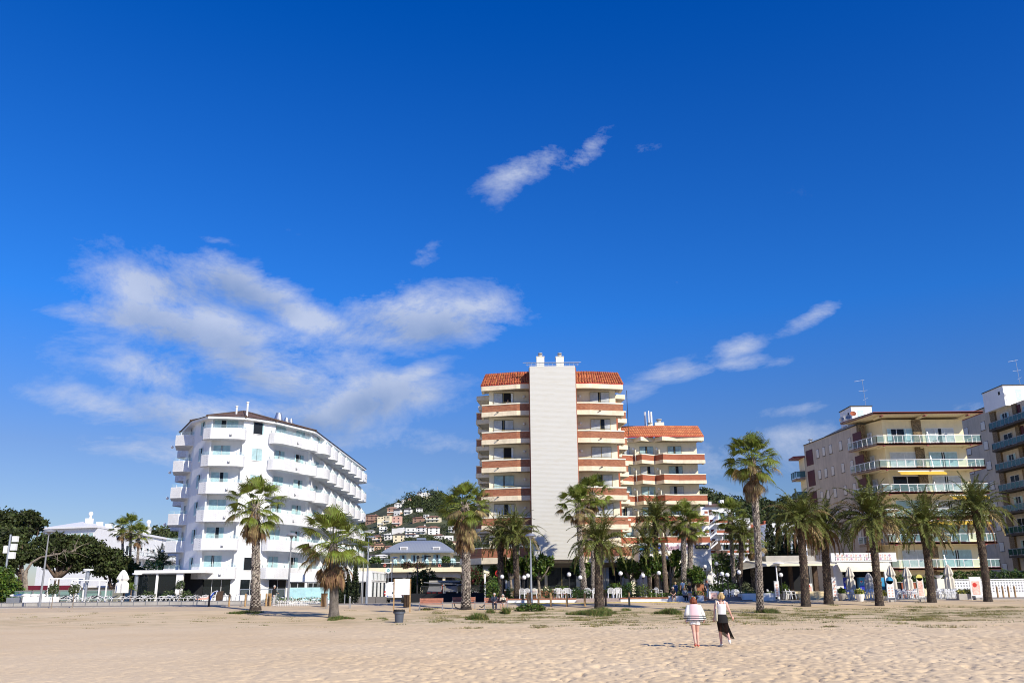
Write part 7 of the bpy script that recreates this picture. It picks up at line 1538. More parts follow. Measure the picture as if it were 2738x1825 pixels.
# kiosk with picture fascia
KS = thing('snack_kiosk', Vector((xat(2310, 93, 1), 93, .8)), 'white snack kiosk with food picture fascia, awning and blue coolers', 'kiosk'); OK_ = Vector(KS.location); YK = 92.0
U = lambda u, z=3.: xat(u, YK, z); Zk = lambda v, u=2300, Y=YK: at(u, v, Y).z
b = MB().use('white'); zt0, zt1 = Zk(1501), Zk(1477); b.box(U(2222, 5), U(2396, 5), YK, YK + 6, zt0, zt1); b.box(U(2233), U(2255), YK + .2, YK + .5, .85, zt0); b.box(U(2368), U(2388), YK + .2, YK + .5, .85, zt0); b.use('cream').box(U(2233), U(2236), YK + .5, YK + 6, .85, zt0); wobj('wall', b, KS)
b = MB().use('white_plain')
for u0, u1 in ((2233, 2306), (2310, 2384)):
    x0_, x1_ = U(u0, 5), U(u1, 5); fr = MB().use('sign_dark'); fr.box(x0_, x1_, YK - .03, YK - .001, zt0 + .13, zt1 - .1); o = wobj('picture_panel', fr, KS); n = 6
    for i in range(n):
        for j in range(2):
            w_ = (x1_ - x0_) / n; h_ = (zt1 - zt0 - .23) / 2; q = MB().use('white_plain'); q.box(-w_ * .47, w_ * .47, -.02, 0, -h_ * .46, h_ * .46); q.use('food_pic'); q.loft([(0, 0, 0, 1e-4, 1e-4), (0, 0, 0, 1e-4, 1e-4)], 3) if False else None
            q.use('food_pic' if (i + j) % 3 else 'sign_lilac'); q.tube([(0, -.02, 0), (0, -.028, 0)], min(w_, h_) * .38, 12); obj('food_picture', q, o, Vector((x0_ + w_ * (i + .5), YK - .03, zt0 + .13 + h_ * (j + .5))) - OK_)
za, zb_ = Zk(1503), at(2300, 1523, YK - 1.4).z; b = MB().use('awning'); b.raw([(U(2241), YK, za), (U(2382), YK, za), (xat(2383, YK - 1.4, 3), YK - 1.4, zb_), (xat(2249, YK - 1.4, 3), YK - 1.4, zb_), (xat(2383, YK - 1.4, 3), YK - 1.4, zb_ - .15), (xat(2249, YK - 1.4, 3), YK - 1.4, zb_ - .15)], [(0, 3, 2, 1), (3, 5, 4, 2)]); wobj('awning', b, KS)
b = MB().use('room_dark'); b.box(U(2250), U(2370), YK + 2.8, YK + 3, .9, zt0); b.use('shutter').box(U(2257), U(2282), YK + 2.6, YK + 2.8, 2.0, 3.2); wobj('interior', b, KS)
b = MB().use('steps'); b.box(U(2250, 1), U(2370, 1), YK - .3, YK + .6, .85, 1.55); b.use('grey_panel').box(U(2255, 1), U(2278, 1), YK - .33, YK - .301, .95, 1.35); wobj('counter', b, KS)
def cooler(u0, u1, label, m1, kind):
    Y = YK + .3; x0_, x1_ = xat(u0, Y, 2), xat(u1, Y, 2); z0_, z1_ = 1.56, at(u0, 1543, Y).z; T = thing('drinks_cooler', Vector(((x0_ + x1_) / 2, Y, z0_)), label, 'cooler', 'drinks coolers in the kiosk'); w_ = (x1_ - x0_) / 2; h_ = z1_ - z0_
    b = MB().use(m1); b.box(-w_, w_, 0, .6, 0, h_); b.use('lamp_grey').box(-w_, w_, -.01, .61, h_, h_ + .04); obj('body', b, T); return T, w_, h_
T, w_, h_ = cooler(2252, 2279, 'dark blue cooler with a white oval script logo, left in the kiosk', 'cooler_blue', 0); b = MB().use('white_plain'); pts = [(math.cos(i * .52) * .2 - .02, -.02, math.sin(i * .52) * .11 + h_ * .68) for i in range(11)]; b.tube(pts, .018, 5); b.tube([(-.14, -.02, h_ * .66), (-.05, -.02, h_ * .74), (0, -.02, h_ * .64), (.07, -.02, h_ * .73), (.15, -.02, h_ * .67)], .018, 5); obj('logo', b, T)
T, w_, h_ = cooler(2299, 2330, 'light blue cooler with soft drink lettering, middle of the kiosk', 'cooler_light', 1); b = MB().use('cooler_blue'); b.box(-w_ + .04, w_ - .04, -.015, -.002, .05, h_ * .42); obj('lower_window', b, T)
text('pepsi', .26, 'white_plain', T, (.16, -.02, h_ * .68), bold=.004); b = MB().use('white_plain'); b.tube([(-w_ + .22, -.005, h_ * .68), (-w_ + .22, -.012, h_ * .68)], .13, 20); b.use('sign_red'); b.box(-w_ + .13, -w_ + .31, -.018, -.012, h_ * .69, h_ * .76); b.use('cooler_blue'); b.box(-w_ + .13, -w_ + .31, -.018, -.012, h_ * .60, h_ * .66); obj('logo', b, T)
cooler(2352, 2366, 'blue cooler at the right end of the kiosk', 'cooler_light', 2)
CTX = [(2279, 88, 3.0, 'closed grey parasol before the kiosk coolers'), (2329, 86.5, 2.4, 'closed parasol left of the third date palm'), (2390, 88, 3.1, 'closed parasol at the right corner of the kiosk'), (2433, 86, 2.9, 'closed parasol left of the fourth date palm'), (2545, 86, 3.1, 'closed cream parasol before the lattice wall')]
for u, Y, h, lb in CTX: closed_parasol(Vector((xat(u, Y, .87), Y, .87)), h, lb, 'parasol_cloth', .3)
g_ = random.Random(12); i = 0
for u, Y, rz in [(2262, 85, 1.4), (2272, 86, -1.3), (2290, 85, 1.5), (2312, 85.5, -1.4), (2322, 84.6, 1.6), (2338, 85.5, .3), (2372, 84.5, 1.3), (2402, 84.8, 1.5), (2412, 85.6, -1.4), (2420, 84.6, 1.2), (2430, 85.4, 1.6), (2441, 84.7, -1.5), (2450, 85.5, 1.4), (2458, 86.3, 0), (2508, 84.6, 1.5), (2516, 85.6, -1.5), (2526, 84.6, 1.3), (2537, 85.4, 1.5), (2548, 84.8, -1.4), (2556, 85.7, 1.4), (2570, 86.5, 0), (2584, 86.5, .2), (2596, 86.2, -1.2), (2405, 87, .1), (2436, 87.3, 0), (2520, 87.2, 0)]:
    nm = ('before the kiosk', 'between the third and fourth date palms', 'right of the fourth date palm')[0 if u < 2350 else 1 if u < 2480 else 2]
    ordn = ['first', 'second', 'third', 'fourth', 'fifth', 'sixth', 'seventh', 'eighth', 'ninth', 'tenth', 'eleventh', 'twelfth']; cnt = used.get(nm, 0); used[nm] = cnt + 1
    put('c', u, Y, .87, rz + g_.uniform(-.3, .3), f'white cafe chair {nm}, {ordn[cnt]} counting from the left'); i += 1
for u, Y, lb in ((2281, 85.6, 'cafe table under the closed parasol before the coolers'), (2332, 86, 'cafe table left of the third date palm'), (2392, 85.6, 'cafe table at the kiosk corner'), (2425, 85.8, 'cafe table between third and fourth date palms, left'), (2447, 86.2, 'cafe table between third and fourth date palms, right'), (2520, 85.8, 'cafe table just right of the fourth date palm'), (2545, 86, 'cafe table under the cream parasol'), (2578, 86, 'cafe table above the long planter')): put('t', u, Y, .87, 0, lb)
def sandwich(u, Y, w_, h, label, kind, tilt=0):
    T = thing('menu_board', gp(u, Y), label, 'menu board', 'menu boards of the cafes'); b = MB().use('steel' if kind != 3 else 'white_plain'); z0 = .35
    for x in (-w_ / 2, w_ / 2): b.box(x - .02, x + .02, -.02, .02, 0, h); b.obox((x, 0, .02), (x, .45, .02), .04, .04)
    obj('frame', b, T); p = MB().use('white_plain'); p.box(-w_ / 2 + .02, w_ / 2 - .02, -.03, .0, z0, h - .02)
    if kind in (0, 1): p.use('sign_yellow' if kind == 1 else 'cooler_light'); p.tube([(0, .0, h), (0, -.03, h)], w_ / 2, 24)
    obj('panel', p, T)
    if kind in (0, 2):
        for i in range(4 if kind == 0 else 5):
            for s_ in ((-1, 1) if kind == 0 else (0,)): q = MB().use('food_pic'); r = .075 if kind == 0 else .1; q.tube([(0, 0, 0), (0, -.015, 0)], r, 12); obj('picture', q, T, (s_ * w_ * .22, -.03, z0 + .15 + i * (h - z0 - .3) / 5))
    else:
        q = MB().use('food_pic'); q.box(-w_ * .36, w_ * .36, -.045, -.03, z0 + .1, h * (.86 if kind == 1 else .8)); obj('picture', q, T)
        if kind == 3: q = MB().use('sign_red'); q.tube([(-w_ * .1, -.045, z0 + .9), (-w_ * .1, -.05, z0 + .9)], w_ * .2, 16); obj('picture', q, T)
    b = MB().use('concrete'); b.box(-.14, .14, -.1, .2, 0, .18); obj('weight', b, T)
sandwich(2080, 82.5, .42, 1.75, 'tall narrow white menu board beside the white awning post', 2); sandwich(2385, 77.5, .62, 1.75, 'menu board with eight dishes right of the third date palm', 0); sandwich(2466, 78, .55, 1.95, 'menu board with a yellow round top left of the fourth date palm', 1); sandwich(2614, 79.5, .95, 1.95, 'large white framed menu board left of the rightmost date palm', 3); sandwich(2235, 80.5, .4, 2.0, 'tall grey menu post right of the second date palm', 2); sandwich(2168, 90, .5, 1.5, 'white menu board on the cafe steps', 3)
T = thing('poster_board', gp(1910, 83.6, .1), 'small white board with a food picture on the entrance steps', 'poster board'); b = MB().use('white_plain'); b.box(-.45, .45, -.05, .3, 0, .78); obj('board', b, T); b = MB().use('food_pic'); b.box(-.3, .3, -.06, -.05, .15, .65); obj('picture', b, T)
def pot(u, Y, r, h, label, mats=('leaf_bright', 'hedge_green'), tall=.5, m_='concrete'):
    T = thing('potted_plant', gp(u, Y), label, 'potted plant', 'potted plants by the cafes'); b = MB().use(m_); b.lathe((0, 0, 0), [(r * .6, 0), (r * .95, h * .7), (r, h * .9), (r * 1.05, h), (r * .9, h), (.02, h * .9)], 18); obj('pot', b, T); obj('foliage', leaves('foliage', [((0, 0, h + tall * .4), (r * 1.1, r * 1.1, tall * .55))], 420, .09, list(mats), int(u), 1.6, .3), T)
pot(2254, 80.5, .38, .62, 'spiky plant in a grey pot left of the kiosk parasol'); pot(2301, 79, .38, .6, 'yellow green plant in a white tilted pot before the kiosk', ('leaf_bright', 'sign_yellow'), .5, 'white'); pot(2100, 86, .4, .6, 'green shrub in a pot beside the awning post', tall=1.0); pot(2363, 79.5, .35, .4, 'small yellow plant behind the third date palm', ('leaf_bright', 'sign_yellow'))
T = thing('long_planter', gp(2584, 80), 'long concrete planter with yellow green shrubs', 'planter'); b = MB().use('concrete'); b.box(-.72, .72, -.25, .25, 0, .5); obj('trough', b, T); obj('foliage', leaves('foliage', [((x, 0, .65), (.26, .2, .24)) for x in (-.5, -.05, .42)], 900, .08, ['leaf_bright', 'sign_yellow'], 3, 1.5, .4), T)
for u0, u1, lb in ((2245, 2390, 'low chain fence of dark posts before the kiosk tables'), (2395, 2560, 'low chain fence of dark posts before the middle tables')):
    a, c = xat(u0, 82.3, .9), xat(u1, 82.3, .9); T = thing('low_fence', Vector(((a + c) / 2, 82.3, .83)), lb, 'fence', 'low fences before the cafe tables'); b = MB().use('lamp_grey')
    for i in range(6): x = a + (c - a) * i / 5; b.box(x - .03, x + .03, 82.28, 82.32, .83, 1.75)
    b.box(a, c, 82.29, 82.31, .95, .98); wobj('posts', b, T)
b = MB().use('room_dark')
T = thing('brick_barbecue', Vector((xat(2420, 91, 1), 91, .85)), 'brick counter behind the cafe chairs', 'counter'); b = MB().use('red_brick_plain'); b.box(-.2, 1.2, 0, .8, 0, 1.5); b.use('concrete').box(-1.6, 1.25, -.05, .85, 1.5, 1.56); b.use('room_dark').box(-1.5, -.25, .1, .8, .4, 1.5); obj('body', b, T)
# ---------------------------------------------------------------- people
def knit():
    m_ = bpy.data.materials.new('striped_knit'); m_.use_nodes = True; T = NT(m_.node_tree); t = T.node('ShaderNodeTexCoord'); s = T.node('ShaderNodeSeparateXYZ', {0: t.outputs['Object']})
    z, x = s.outputs[2], s.outputs[0]; st_ = T.m('MULTIPLY', T.m('LESS_THAN', T.m('FRACT', T.m('DIVIDE', z, .062)), .5), T.m('LESS_THAN', T.m('ABSOLUTE', T.m('SUBTRACT', z, .97)), .095))
    pk = T.m('LESS_THAN', T.m('ABSOLUTE', x), .15); c = T.mixc(pk, (.74, .74, .72, 1), (.74, .52, .56, 1)); rib = T.m('MULTIPLY', T.m('LESS_THAN', T.m('FRACT', T.m('MULTIPLY', x, 16)), .16), T.m('SUBTRACT', 1, pk)); c = T.mixc(T.m('MULTIPLY', rib, .45), c, (.2, .22, .24, 1)); c = T.mixc(st_, c, (.035, .05, .07, 1))
    bs = T.node('ShaderNodeBsdfPrincipled', {'Base Color': c, 'Roughness': .9}); T.node('ShaderNodeOutputMaterial', {0: bs}); MATS['striped_knit'] = m_
knit(); glass('sheer_black', (.004, .004, .005), 1., .72); MATS['sheer_black'].node_tree.nodes['Principled BSDF'].inputs['Specular IOR Level'].default_value = 0.
def remesh(o, v): m_ = o.modifiers.new('remesh', 'REMESH'); m_.mode = 'VOXEL'; m_.voxel_size = v; m_.use_smooth_shade = True; return o
def hand(b, w_, d, up, s_=1, curl=.5):
    d = d.normalized(); side = d.cross(up).normalized() * s_; nrm = side.cross(d).normalized(); p = w_ + d * .085
    b.tube([w_, w_ + d * .03, p], [.022, .032, .034], 8)
    for k, l in enumerate((.066, .075, .070, .055)):
        q = p + side * (.022 - .0148 * k) ; e = q + (d + nrm * curl * .35).normalized() * l * .5; f_ = e + (d + nrm * curl * 1.2).normalized() * l * .5; b.tube([p - d * .02 + side * (.02 - .014 * k), q, e, f_], [.011, .0105, .0095, .008], 6)
    q = w_ + d * .035 + side * .028; b.tube([w_ + d * .02, q, q + (d * .7 + side * .6).normalized() * .035, q + (d + side * .25 + nrm * .3).normalized() * .062], [.014, .013, .0115, .009], 6)
def person(loc, yaw, label, J, H=1.7, top='black_cloth', bottom='denim', hair='hair_dark', skin='skin', shoes='shoe_white', sleeve=1, legs='long', hairlen=.1, vox=.012, face=True, skirt=None, extra=None, group=None):
    """J: joint positions for a 1.7 m figure facing -Y: hip, chest, neck, head, (l/r) shoulder elbow wrist, hipj knee ankle toe"""
    T = thing('person', loc, label, 'person', group, yaw, H / 1.7); V_ = lambda k: Vector(J[k]); b = MB().use(skin)
    hp_, ch, nk, hd = V_('hip'), V_('chest'), V_('neck'), V_('head'); ax = (ch - hp_).normalized()
    def torso(mb, g): mb.tube([hp_ - ax * .07, hp_, hp_.lerp(ch, .35), ch, nk - ax * .03], [.11 + g, .135 + g, .115 + g, .135 + g, .07 + g], 12); mb.tube([V_('ls'), V_('rs')], .058 + g, 8); mb.tube([V_('lh') + Vector((0, 0, .0)), V_('rh')], .085 + g, 8)
    torso(b, -.012); b.tube([nk - ax * .08, nk, hd], [.06, .048, .05], 8)
    b.ball(hd + Vector((0, 0, .02)), .098, 16, 12, .80, .98, 1.12); fd = Vector((0, -1, 0)); b.tube([hd + Vector((0, -.085, .02)), hd + Vector((0, -.115, -.015))], [.012, .017], 6); b.ball(hd + Vector((0, -.035, -.065)), .052, 8, 6, .8, 1, .7)
    for s_ in (-1, 1): b.ball(hd + Vector((s_ * .082, .005, .0)), .022, 8, 6, .5, 1, 1.4)
    for s_ in 'lr':
        k = 1 if s_ == 'l' else -1; S, E_, W_ = V_(s_ + 's'), V_(s_ + 'e'), V_(s_ + 'w'); b.tube([S, S.lerp(E_, .5), E_, E_.lerp(W_, .3), W_], [.052, .044, .036, .038, .024], 10); hand(b, W_, (W_ - E_), Vector((0, 1, 0)) if abs((W_ - E_).normalized().y) < .8 else Vector((0, 0, 1)), k)
        h_, kn, an, to = V_(s_ + 'h'), V_(s_ + 'k'), V_(s_ + 'a'), V_(s_ + 't'); b.tube([h_, h_.lerp(kn, .5), kn, kn.lerp(an, .35), an], [.095, .078, .056, .058, .036], 12); b.tube([an + (an - to).normalized() * .04, an - Vector((0, 0, .02)), to], [.034, .04, .028], 8)
    remesh(obj('body', b, T), vox)
    if face:
        e_ = MB().use('sign_dark')
        for s_ in (-1, 1): e_.ball(hd + Vector((s_ * .032, -.088, .018)), .009, 6, 4)
        e_.box(hd.x - .02, hd.x + .02, hd.y - .093, hd.y - .088, hd.z - .052, hd.z - .046); obj('eyes_and_mouth', e_, T)
    if hair:
        hm = MB().use(hair); rg = random.Random(int(abs(loc[0]) * 50)); hm.ball(hd + Vector((0, .018, .04)), .112, 14, 10, .86, .95, 1.02)
        for i in range(26): a = R(rg.uniform(-20, 200)); q = hd + Vector((math.cos(a) * .085, math.sin(a) * .085 + .01, rg.uniform(.0, .07))); hm.tube([q, q + Vector((math.cos(a) * .025, math.sin(a) * .02, -hairlen * .5)), q + Vector((math.cos(a) * .01, .0, -hairlen))], [.03, .03, .012], 6)
        remesh(obj('hair', hm, T), .011)
    if top:
        c = MB().use(top); torso(c, .008)
        if sleeve:
            for s_ in 'lr': S, E_, W_ = V_(s_ + 's'), V_(s_ + 'e'), V_(s_ + 'w'); m_ = E_.lerp(W_, .92) if sleeve > 1 else S.lerp(E_, .75); c.tube([S, E_, m_] if sleeve > 1 else [S, m_], [.066, .054, .042] if sleeve > 1 else [.064, .058], 10)
        remesh(obj('top', c, T), .014)
    if bottom:
        c = MB().use(bottom); c.tube([V_('lh'), V_('rh')], .112, 10); c.tube([hp_ - ax * .08, hp_ + ax * .06], [.13, .135], 12)
        for s_ in 'lr':
            h_, kn, an = V_(s_ + 'h'), V_(s_ + 'k'), V_(s_ + 'a')
            if legs == 'long': c.tube([h_, h_.lerp(kn, .5), kn, an + Vector((0, 0, .03))], [.108, .092, .075, .062], 10)
            elif legs == 'short': c.tube([h_, h_.lerp(kn, .4), h_.lerp(kn, .8)], [.11, .105, .098], 10)
            elif legs == 'mini': c.tube([h_, h_.lerp(kn, .35)], [.112, .115], 10)
        remesh(obj('trousers' if legs == 'long' else 'shorts', c, T), .014)
    if shoes:
        for s_ in 'lr':
            an, to = V_(s_ + 'a'), V_(s_ + 't'); c = MB().use(shoes); d = (to - an); hl = an - Vector((0, 0, .045)) + (an - to).normalized() * .03; c.tube([hl, hl.lerp(to, .5) + Vector((0, 0, .0)), to], [.042, .045, .03], 10); obj('shoe', c, T, smooth=True)
    if extra: extra(T, J)
    return T
STAND = dict(hip=(0, 0, .92), chest=(0, 0, 1.28), neck=(0, .01, 1.44), head=(0, -.01, 1.57), ls=(.17, 0, 1.38), rs=(-.17, 0, 1.38), le=(.21, .02, 1.11), re=(-.21, .02, 1.11), lw=(.21, -.06, .87), rw=(-.21, -.06, .87), lh=(.085, 0, .88), rh=(-.085, 0, .88), lk=(.09, -.02, .48), rk=(-.09, -.02, .48), la=(.095, .02, .08), ra=(-.095, .02, .08), lt=(.11, -.15, .03), rt=(-.11, -.15, .03))
SIT = dict(hip=(0, .02, .52), chest=(0, -.02, .86), neck=(0, -.05, 1.04), head=(0, -.08, 1.17), ls=(.18, -.03, .99), rs=(-.18, -.03, .99), le=(.22, -.12, .74), re=(-.22, -.12, .74), lw=(.05, -.34, .64), rw=(-.05, -.34, .62), lh=(.09, 0, .5), rh=(-.09, 0, .5), lk=(.12, -.44, .49), rk=(-.12, -.44, .49), la=(.11, -.42, .08), ra=(-.11, -.42, .08), lt=(.13, -.58, .03), rt=(-.13, -.58, .03))
def J_(base, **k): d = dict(base); d.update(k); return d
def skirt_mesh(T, J):
    b = MB().use('black_cloth'); b.loft([(0, 0, 1.04, .128, .105), (0, 0, .98, .15, .125), (0, .01, .88, .185, .155), (0, .01, .72, .185, .15)], 20, False); obj('skirt', b, T, smooth=True)
    s_ = MB().use('sheer_black'); n = 24; vs = []
    for j, (z, rx, ry, ox) in enumerate(((.72, .187, .152, 0), (.6, .19, .16, .01), (.45, .20, .17, .03), (.3, .20, .18, .05), (.2, .19, .19, .06))):
        for k in range(n): a = 2 * math.pi * k / n; q = 1 + .10 * math.sin(a * 5 + j * .3) * (j / 3); zz = z + (.10 - .10 * math.cos(a + .3)) * (j / 4) ** 2 * 1.4; vs.append((-ox - math.cos(a) * rx * q - (.10 * (j / 4) ** 2 if math.cos(a) > .6 else 0), math.sin(a) * ry * q, zz))
    s_.raw(vs, [(j * n + k, (j + 1) * n + k, (j + 1) * n + (k + 1) % n, j * n + (k + 1) % n) for j in range(4) for k in range(n)]); obj('sheer_overskirt', s_, T, smooth=True)
# blonde woman walking away: local frame faces -Y, turned round
L = gp(1936, 31.6); L.z = float(sand_h(L.x, 31.6)) + .015
def ex1(T, J):
    skirt_mesh(T, J); b = MB().use('white_cloth'); b.loft([(0, .0, 1.0, .15, .135), (0, 0, 1.1, .145, .132), (0, 0, 1.22, .158, .142), (0, 0, 1.30, .165, .146), (0, -.01, 1.335, .155, .13)], 20, False)
    for s_ in (-1, 1): b.tube([(s_ * .10, .10, 1.32), (s_ * .125, .02, 1.425), (s_ * .10, -.09, 1.33)], [.022, .02, .022], 6)
    obj('tank_top', b, T, smooth=True)
    c = MB().use('black_cloth'); c.tube([(-.06, .055, 1.42), (0, .065, 1.45), (.06, .055, 1.42)], .012, 5); obj('strap', c, T)
J1 = J_(STAND, head=(-.02, -.04, 1.565), ls=(.165, 0, 1.385), rs=(-.165, 0, 1.385), le=(.23, .0, 1.13), lw=(.25, -.05, .90), re=(-.25, .02, 1.13), rw=(-.34, -.04, .92), lh=(.085, 0, .88), rh=(-.085, 0, .88), lk=(.06, -.14, .49), la=(.07, -.06, .08), lt=(.06, -.22, .03), rk=(-.12, -.0, .47), ra=(-.13, .30, .21), rt=(-.13, .34, .07))
W1 = person(L, R(180), 'blonde woman in white tank top and long sheer black skirt walking up the sand', J1, 1.72, top=None, bottom=None, hair='hair_blond', skin='skin_pink', hairlen=.1, vox=.008, face=False, extra=ex1)
T = thing('shoulder_bag', L, 'cream canvas bag hanging at the blonde woman\'s left side', 'bag', rz=R(180)); b = MB().use('canvas'); b.loft([(.215, .02, .78, .035, .10), (.215, .02, .80, .05, .135), (.205, .02, 1.0, .045, .14), (.2, .02, 1.18, .025, .13), (.198, .02, 1.2, .02, .125)], 14); obj('body', b, T, smooth=True); b = MB().use('canvas'); b.tube([(.2, -.08, 1.18), (.185, -.03, 1.40), (.17, .01, 1.46), (.185, .06, 1.40), (.2, .11, 1.18)], .016, 6); obj('strap', b, T)
L = gp(1862, 31.2); L.z = float(sand_h(L.x, 31.2)) + .015
def ex2(T, J):
    b = MB().use('striped_knit'); n = 28; vs = []; prof = ((1.43, .10, .085), (1.40, .175, .11), (1.33, .215, .13), (1.2, .24, .15), (1.05, .265, .175), (.95, .285, .19), (.86, .29, .20))
    for j, (z, rx, ry) in enumerate(prof):
        for k in range(n): a = 2 * math.pi * k / n; q = 1 + .035 * math.sin(a * 9 + j) * j / 6; vs.append((math.cos(a) * rx * q + (-.05 * (j / 6) ** 2 if math.cos(a) < 0 else 0), math.sin(a) * ry * q, z - .03 * (j / 6) * math.cos(a + .8)))
    b.raw(vs, [((j + 1) * n + k, (j + 1) * n + (k + 1) % n, j * n + (k + 1) % n, j * n + k) for j in range(6) for k in range(n)]); 
    for s_, w_ in (('l', (.30, -.03, .93)), ('r', (-.33, -.02, .90))): S = Vector(J[s_ + 's']); E2 = Vector(J[s_ + 'e']); b.tube([S, E2, Vector(w_)], [.085, .095, .09], 12)
    obj('poncho', b, T, smooth=True)
    f_ = MB().use('white_cloth'); rg = random.Random(3)
    for i in range(60): a = rg.uniform(0, 6.28); p = Vector((math.cos(a) * .29, math.sin(a) * .2, .87)); f_.tube([p, p + Vector((rg.uniform(-.01, .01), 0, -.05))], .005, 3)
    obj('fringe', f_, T)
    h_ = MB()
    for i in range(11): a = R(200 - i * 22); h_.use(('sign_yellow', 'leaf_bright', 'sign_blue')[i % 3]); h_.ball(Vector(J['head']) + Vector((math.cos(a) * .085, .03, .07 + abs(math.sin(a)) * .08)), .024, 6, 4)
    obj('flower_band', h_, T)
J2 = J_(STAND, hip=(0, 0, .9), chest=(0, -.03, 1.26), neck=(0, -.06, 1.42), head=(-.0, -.10, 1.53), ls=(.165, -.03, 1.37), rs=(-.165, -.03, 1.37), le=(.25, .03, 1.13), lw=(.27, -.02, .92), re=(-.26, .03, 1.13), rw=(-.30, -.03, .93), lk=(.055, .04, .47), la=(.05, .2, .12), lt=(.05, .12, .03), rk=(-.075, -.07, .48), ra=(-.07, .0, .08), rt=(-.08, -.15, .03))
person(L, R(176), 'red haired woman in striped pink knit poncho walking up the sand', J2, 1.62, top=None, bottom='white_cloth', legs='mini', hair='hair_red', skin='skin_pink', shoes='coral', hairlen=.16, vox=.008, face=False, extra=ex2)
# people farther up
person(gp(731, 82.1), R(75), 'man in black jacket and pale grey trousers standing by the bollards', J_(STAND, le=(.2, -.08, 1.12), lw=(.12, -.28, 1.05)), 1.75, 'black_cloth', 'grey_cloth', hair='hair_grey', sleeve=2, hairlen=.02)
bl = Vector(BN.location)
person(bl + Vector((-.12, -.18, -.05)), R(4), 'man in dark suit seated on the bench, left of the couple', SIT, 1.72, 'navy_cloth', 'navy_cloth', hair='hair_grey', sleeve=2, shoes='rubber', hairlen=.02)
person(bl + Vector((.56, -.18, -.05)), R(-8), 'white haired woman in pale jacket seated on the bench', J_(SIT, rw=(-.06, -.2, 1.0), re=(-.2, -.2, .8)), 1.6, 'canvas', 'grey_cloth', hair='hair_grey', sleeve=2, legs='short', shoes='rubber', hairlen=.08)
T = thing('handbag', bl + Vector((.62, -.5, .55)), 'black handbag on the seated woman\'s lap', 'bag'); b = MB().use('rubber'); b.loft([(0, 0, 0, .19, .08), (0, 0, .16, .17, .06), (0, 0, .2, .12, .03)], 14); obj('body', b, T, smooth=True); b = MB().use('rubber'); b.tube([(-.1, 0, .18), (-.06, 0, .3), (.06, 0, .3), (.1, 0, .18)], .012, 5); obj('handle', b, T)
W0 = 82.3
def ws(u): return Vector((xat(u, W0, .85), W0, .85))
person(ws(1801) + Vector((0, .1, -.02)), 0, 'man in black shirt and shorts sitting on the wall', SIT, 1.7, 'black_cloth', 'navy_cloth', hair='hair_grey', legs='short', hairlen=.02)
person(ws(1832) + Vector((0, .1, -.02)), R(10), 'woman in pale grey cardigan and dark trousers sitting on the wall', SIT, 1.62, 'grey_cloth', 'black_cloth', hair='hair_blond', sleeve=2, hairlen=.1)
person(gp(1846, 81.6), R(185), 'blonde woman in black top and denim shorts standing at the wall', J_(STAND, lw=(.12, -.2, 1.0), rw=(-.12, -.2, 1.0)), 1.72, 'black_cloth', 'denim', hair='hair_blond', legs='mini', sleeve=1, hairlen=.2)
person(Vector((xat(1808, 84.3, 1.0), 84.3, 1.0)), R(150), 'person in blue denim jacket turned away behind the wall', STAND, 1.55, 'blue_cloth', 'blue_cloth', hair='hair_blond', sleeve=2, hairlen=.05)
person(Vector((xat(1827, 83.6, 1.15), 83.6, 1.15)), R(200), 'person in blue shirt standing behind the seated woman', STAND, 1.6, 'blue_cloth', 'navy_cloth', hair='hair_dark', sleeve=1, hairlen=.06)
person(gp(1858, 81.7), R(60), 'child in black crouching beside the wall', J_(SIT, hip=(0, .1, .34), chest=(0, -.0, .66), neck=(0, -.04, .82), head=(0, -.08, .94), ls=(.16, -.02, .78), rs=(-.16, -.02, .78), le=(.2, -.2, .6), re=(-.2, -.2, .6), lw=(.08, -.38, .5), rw=(-.08, -.38, .5), lh=(.08, .06, .32), rh=(-.08, .06, .32), lk=(.14, -.3, .5), rk=(-.14, -.3, .5), la=(.12, -.1, .08), ra=(-.12, -.1, .08), lt=(.13, -.26, .03), rt=(-.13, -.26, .03)), 1.35, 'black_cloth', 'black_cloth', hair='hair_dark', hairlen=.1)
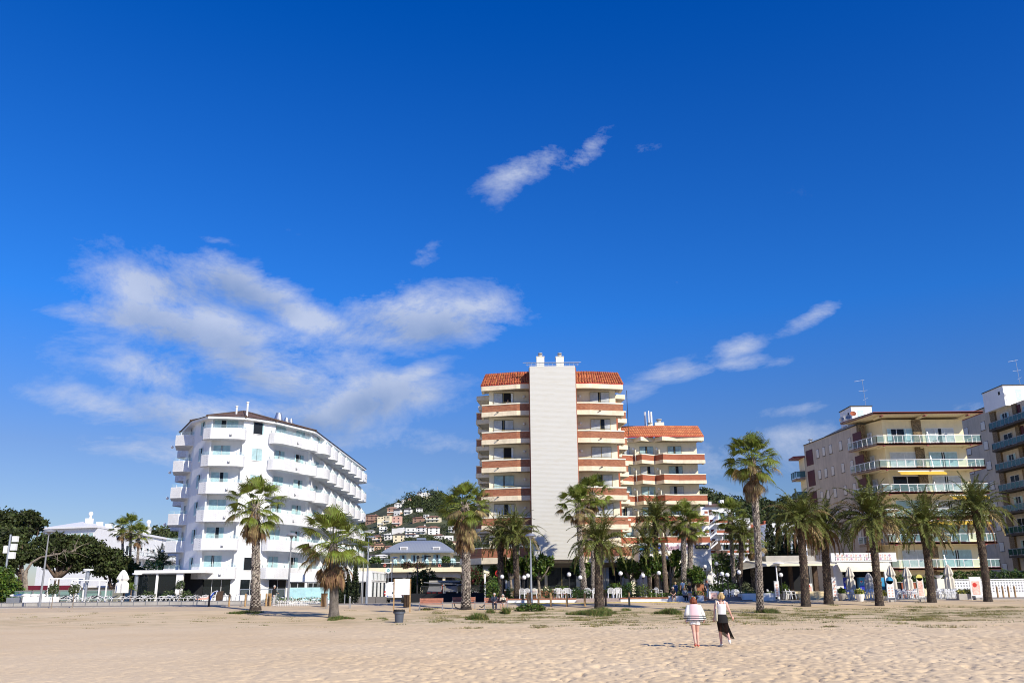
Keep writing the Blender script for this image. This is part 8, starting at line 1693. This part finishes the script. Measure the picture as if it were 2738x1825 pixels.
person(Vector((xat(1893, 85.6, 1.08), 85.6, 1.08)), R(30), 'person with orange hair and dark clothes standing at the entrance', STAND, 1.6, 'navy_cloth', 'blue_cloth', hair='hair_red', sleeve=1, hairlen=.15)
p = at(1357, 1066, 95.8); person(Vector((p.x, 96.0, 21.6 - .95)), R(10), 'person in grey top leaning on the top left balcony', J_(STAND, chest=(0, -.12, 1.24), neck=(0, -.2, 1.38), head=(0, -.26, 1.5), ls=(.17, -.16, 1.34), rs=(-.17, -.16, 1.34), le=(.2, -.36, 1.2), re=(-.2, -.36, 1.2), lw=(.05, -.48, 1.12), rw=(-.05, -.48, 1.12)), 1.7, 'grey_cloth', 'navy_cloth', hair='hair_dark', sleeve=1, hairlen=.03)
# balcony furniture on the beige block
for i, (x, k) in enumerate(((51.9, 3), (52.9, 3), (54.0, 3))):
    c_ = copy_tree(CHR); c_.location = (x, 115.9, RT[k] - 1.0 + .01); c_.rotation_euler[2] = R(70); c_['label'] = 'white chair on the third balcony from the top, ' + ('left', 'middle', 'right')[i]; c_['group'] = 'chairs on the balconies'
for x, k, lb in ((49.9, 5, 'dark folding chair with table at the top balcony corner'), (52.4, 5, 'dark lounge chair on the top balcony'), (55.9, 5, 'dark chair behind the glass screen on the top balcony')):
    T = thing('folding_chair', Vector((x, 115.9, RT[k] - 1.0)), lb, 'chair', 'dark chairs on the top balcony'); b = MB().use('navy_cloth'); b.obox((-.3, 0, .4), (.25, 0, .45), .5, .04); b.obox((.25, 0, .45), (.55, 0, 1.0), .5, .04); obj('seat', b, T); b = MB().use('dark_metal')
    for s_ in (-.24, .24): b.tube([(-.3, s_, 0), (.3, s_, .5)], .02, 5); b.tube([(.35, s_, 0), (-.25, s_, .42)], .02, 5)
    obj('frame', b, T)
# ground sheet edge finishing: far edge terrain and sea behind the camera
b = MB().use('curtain_teal'); b.face([(-3000, -3000, -.6), (3000, -3000, -.6), (3000, -60, -.2), (-3000, -60, -.2)]); tag(obj('sea', b), kind='structure')
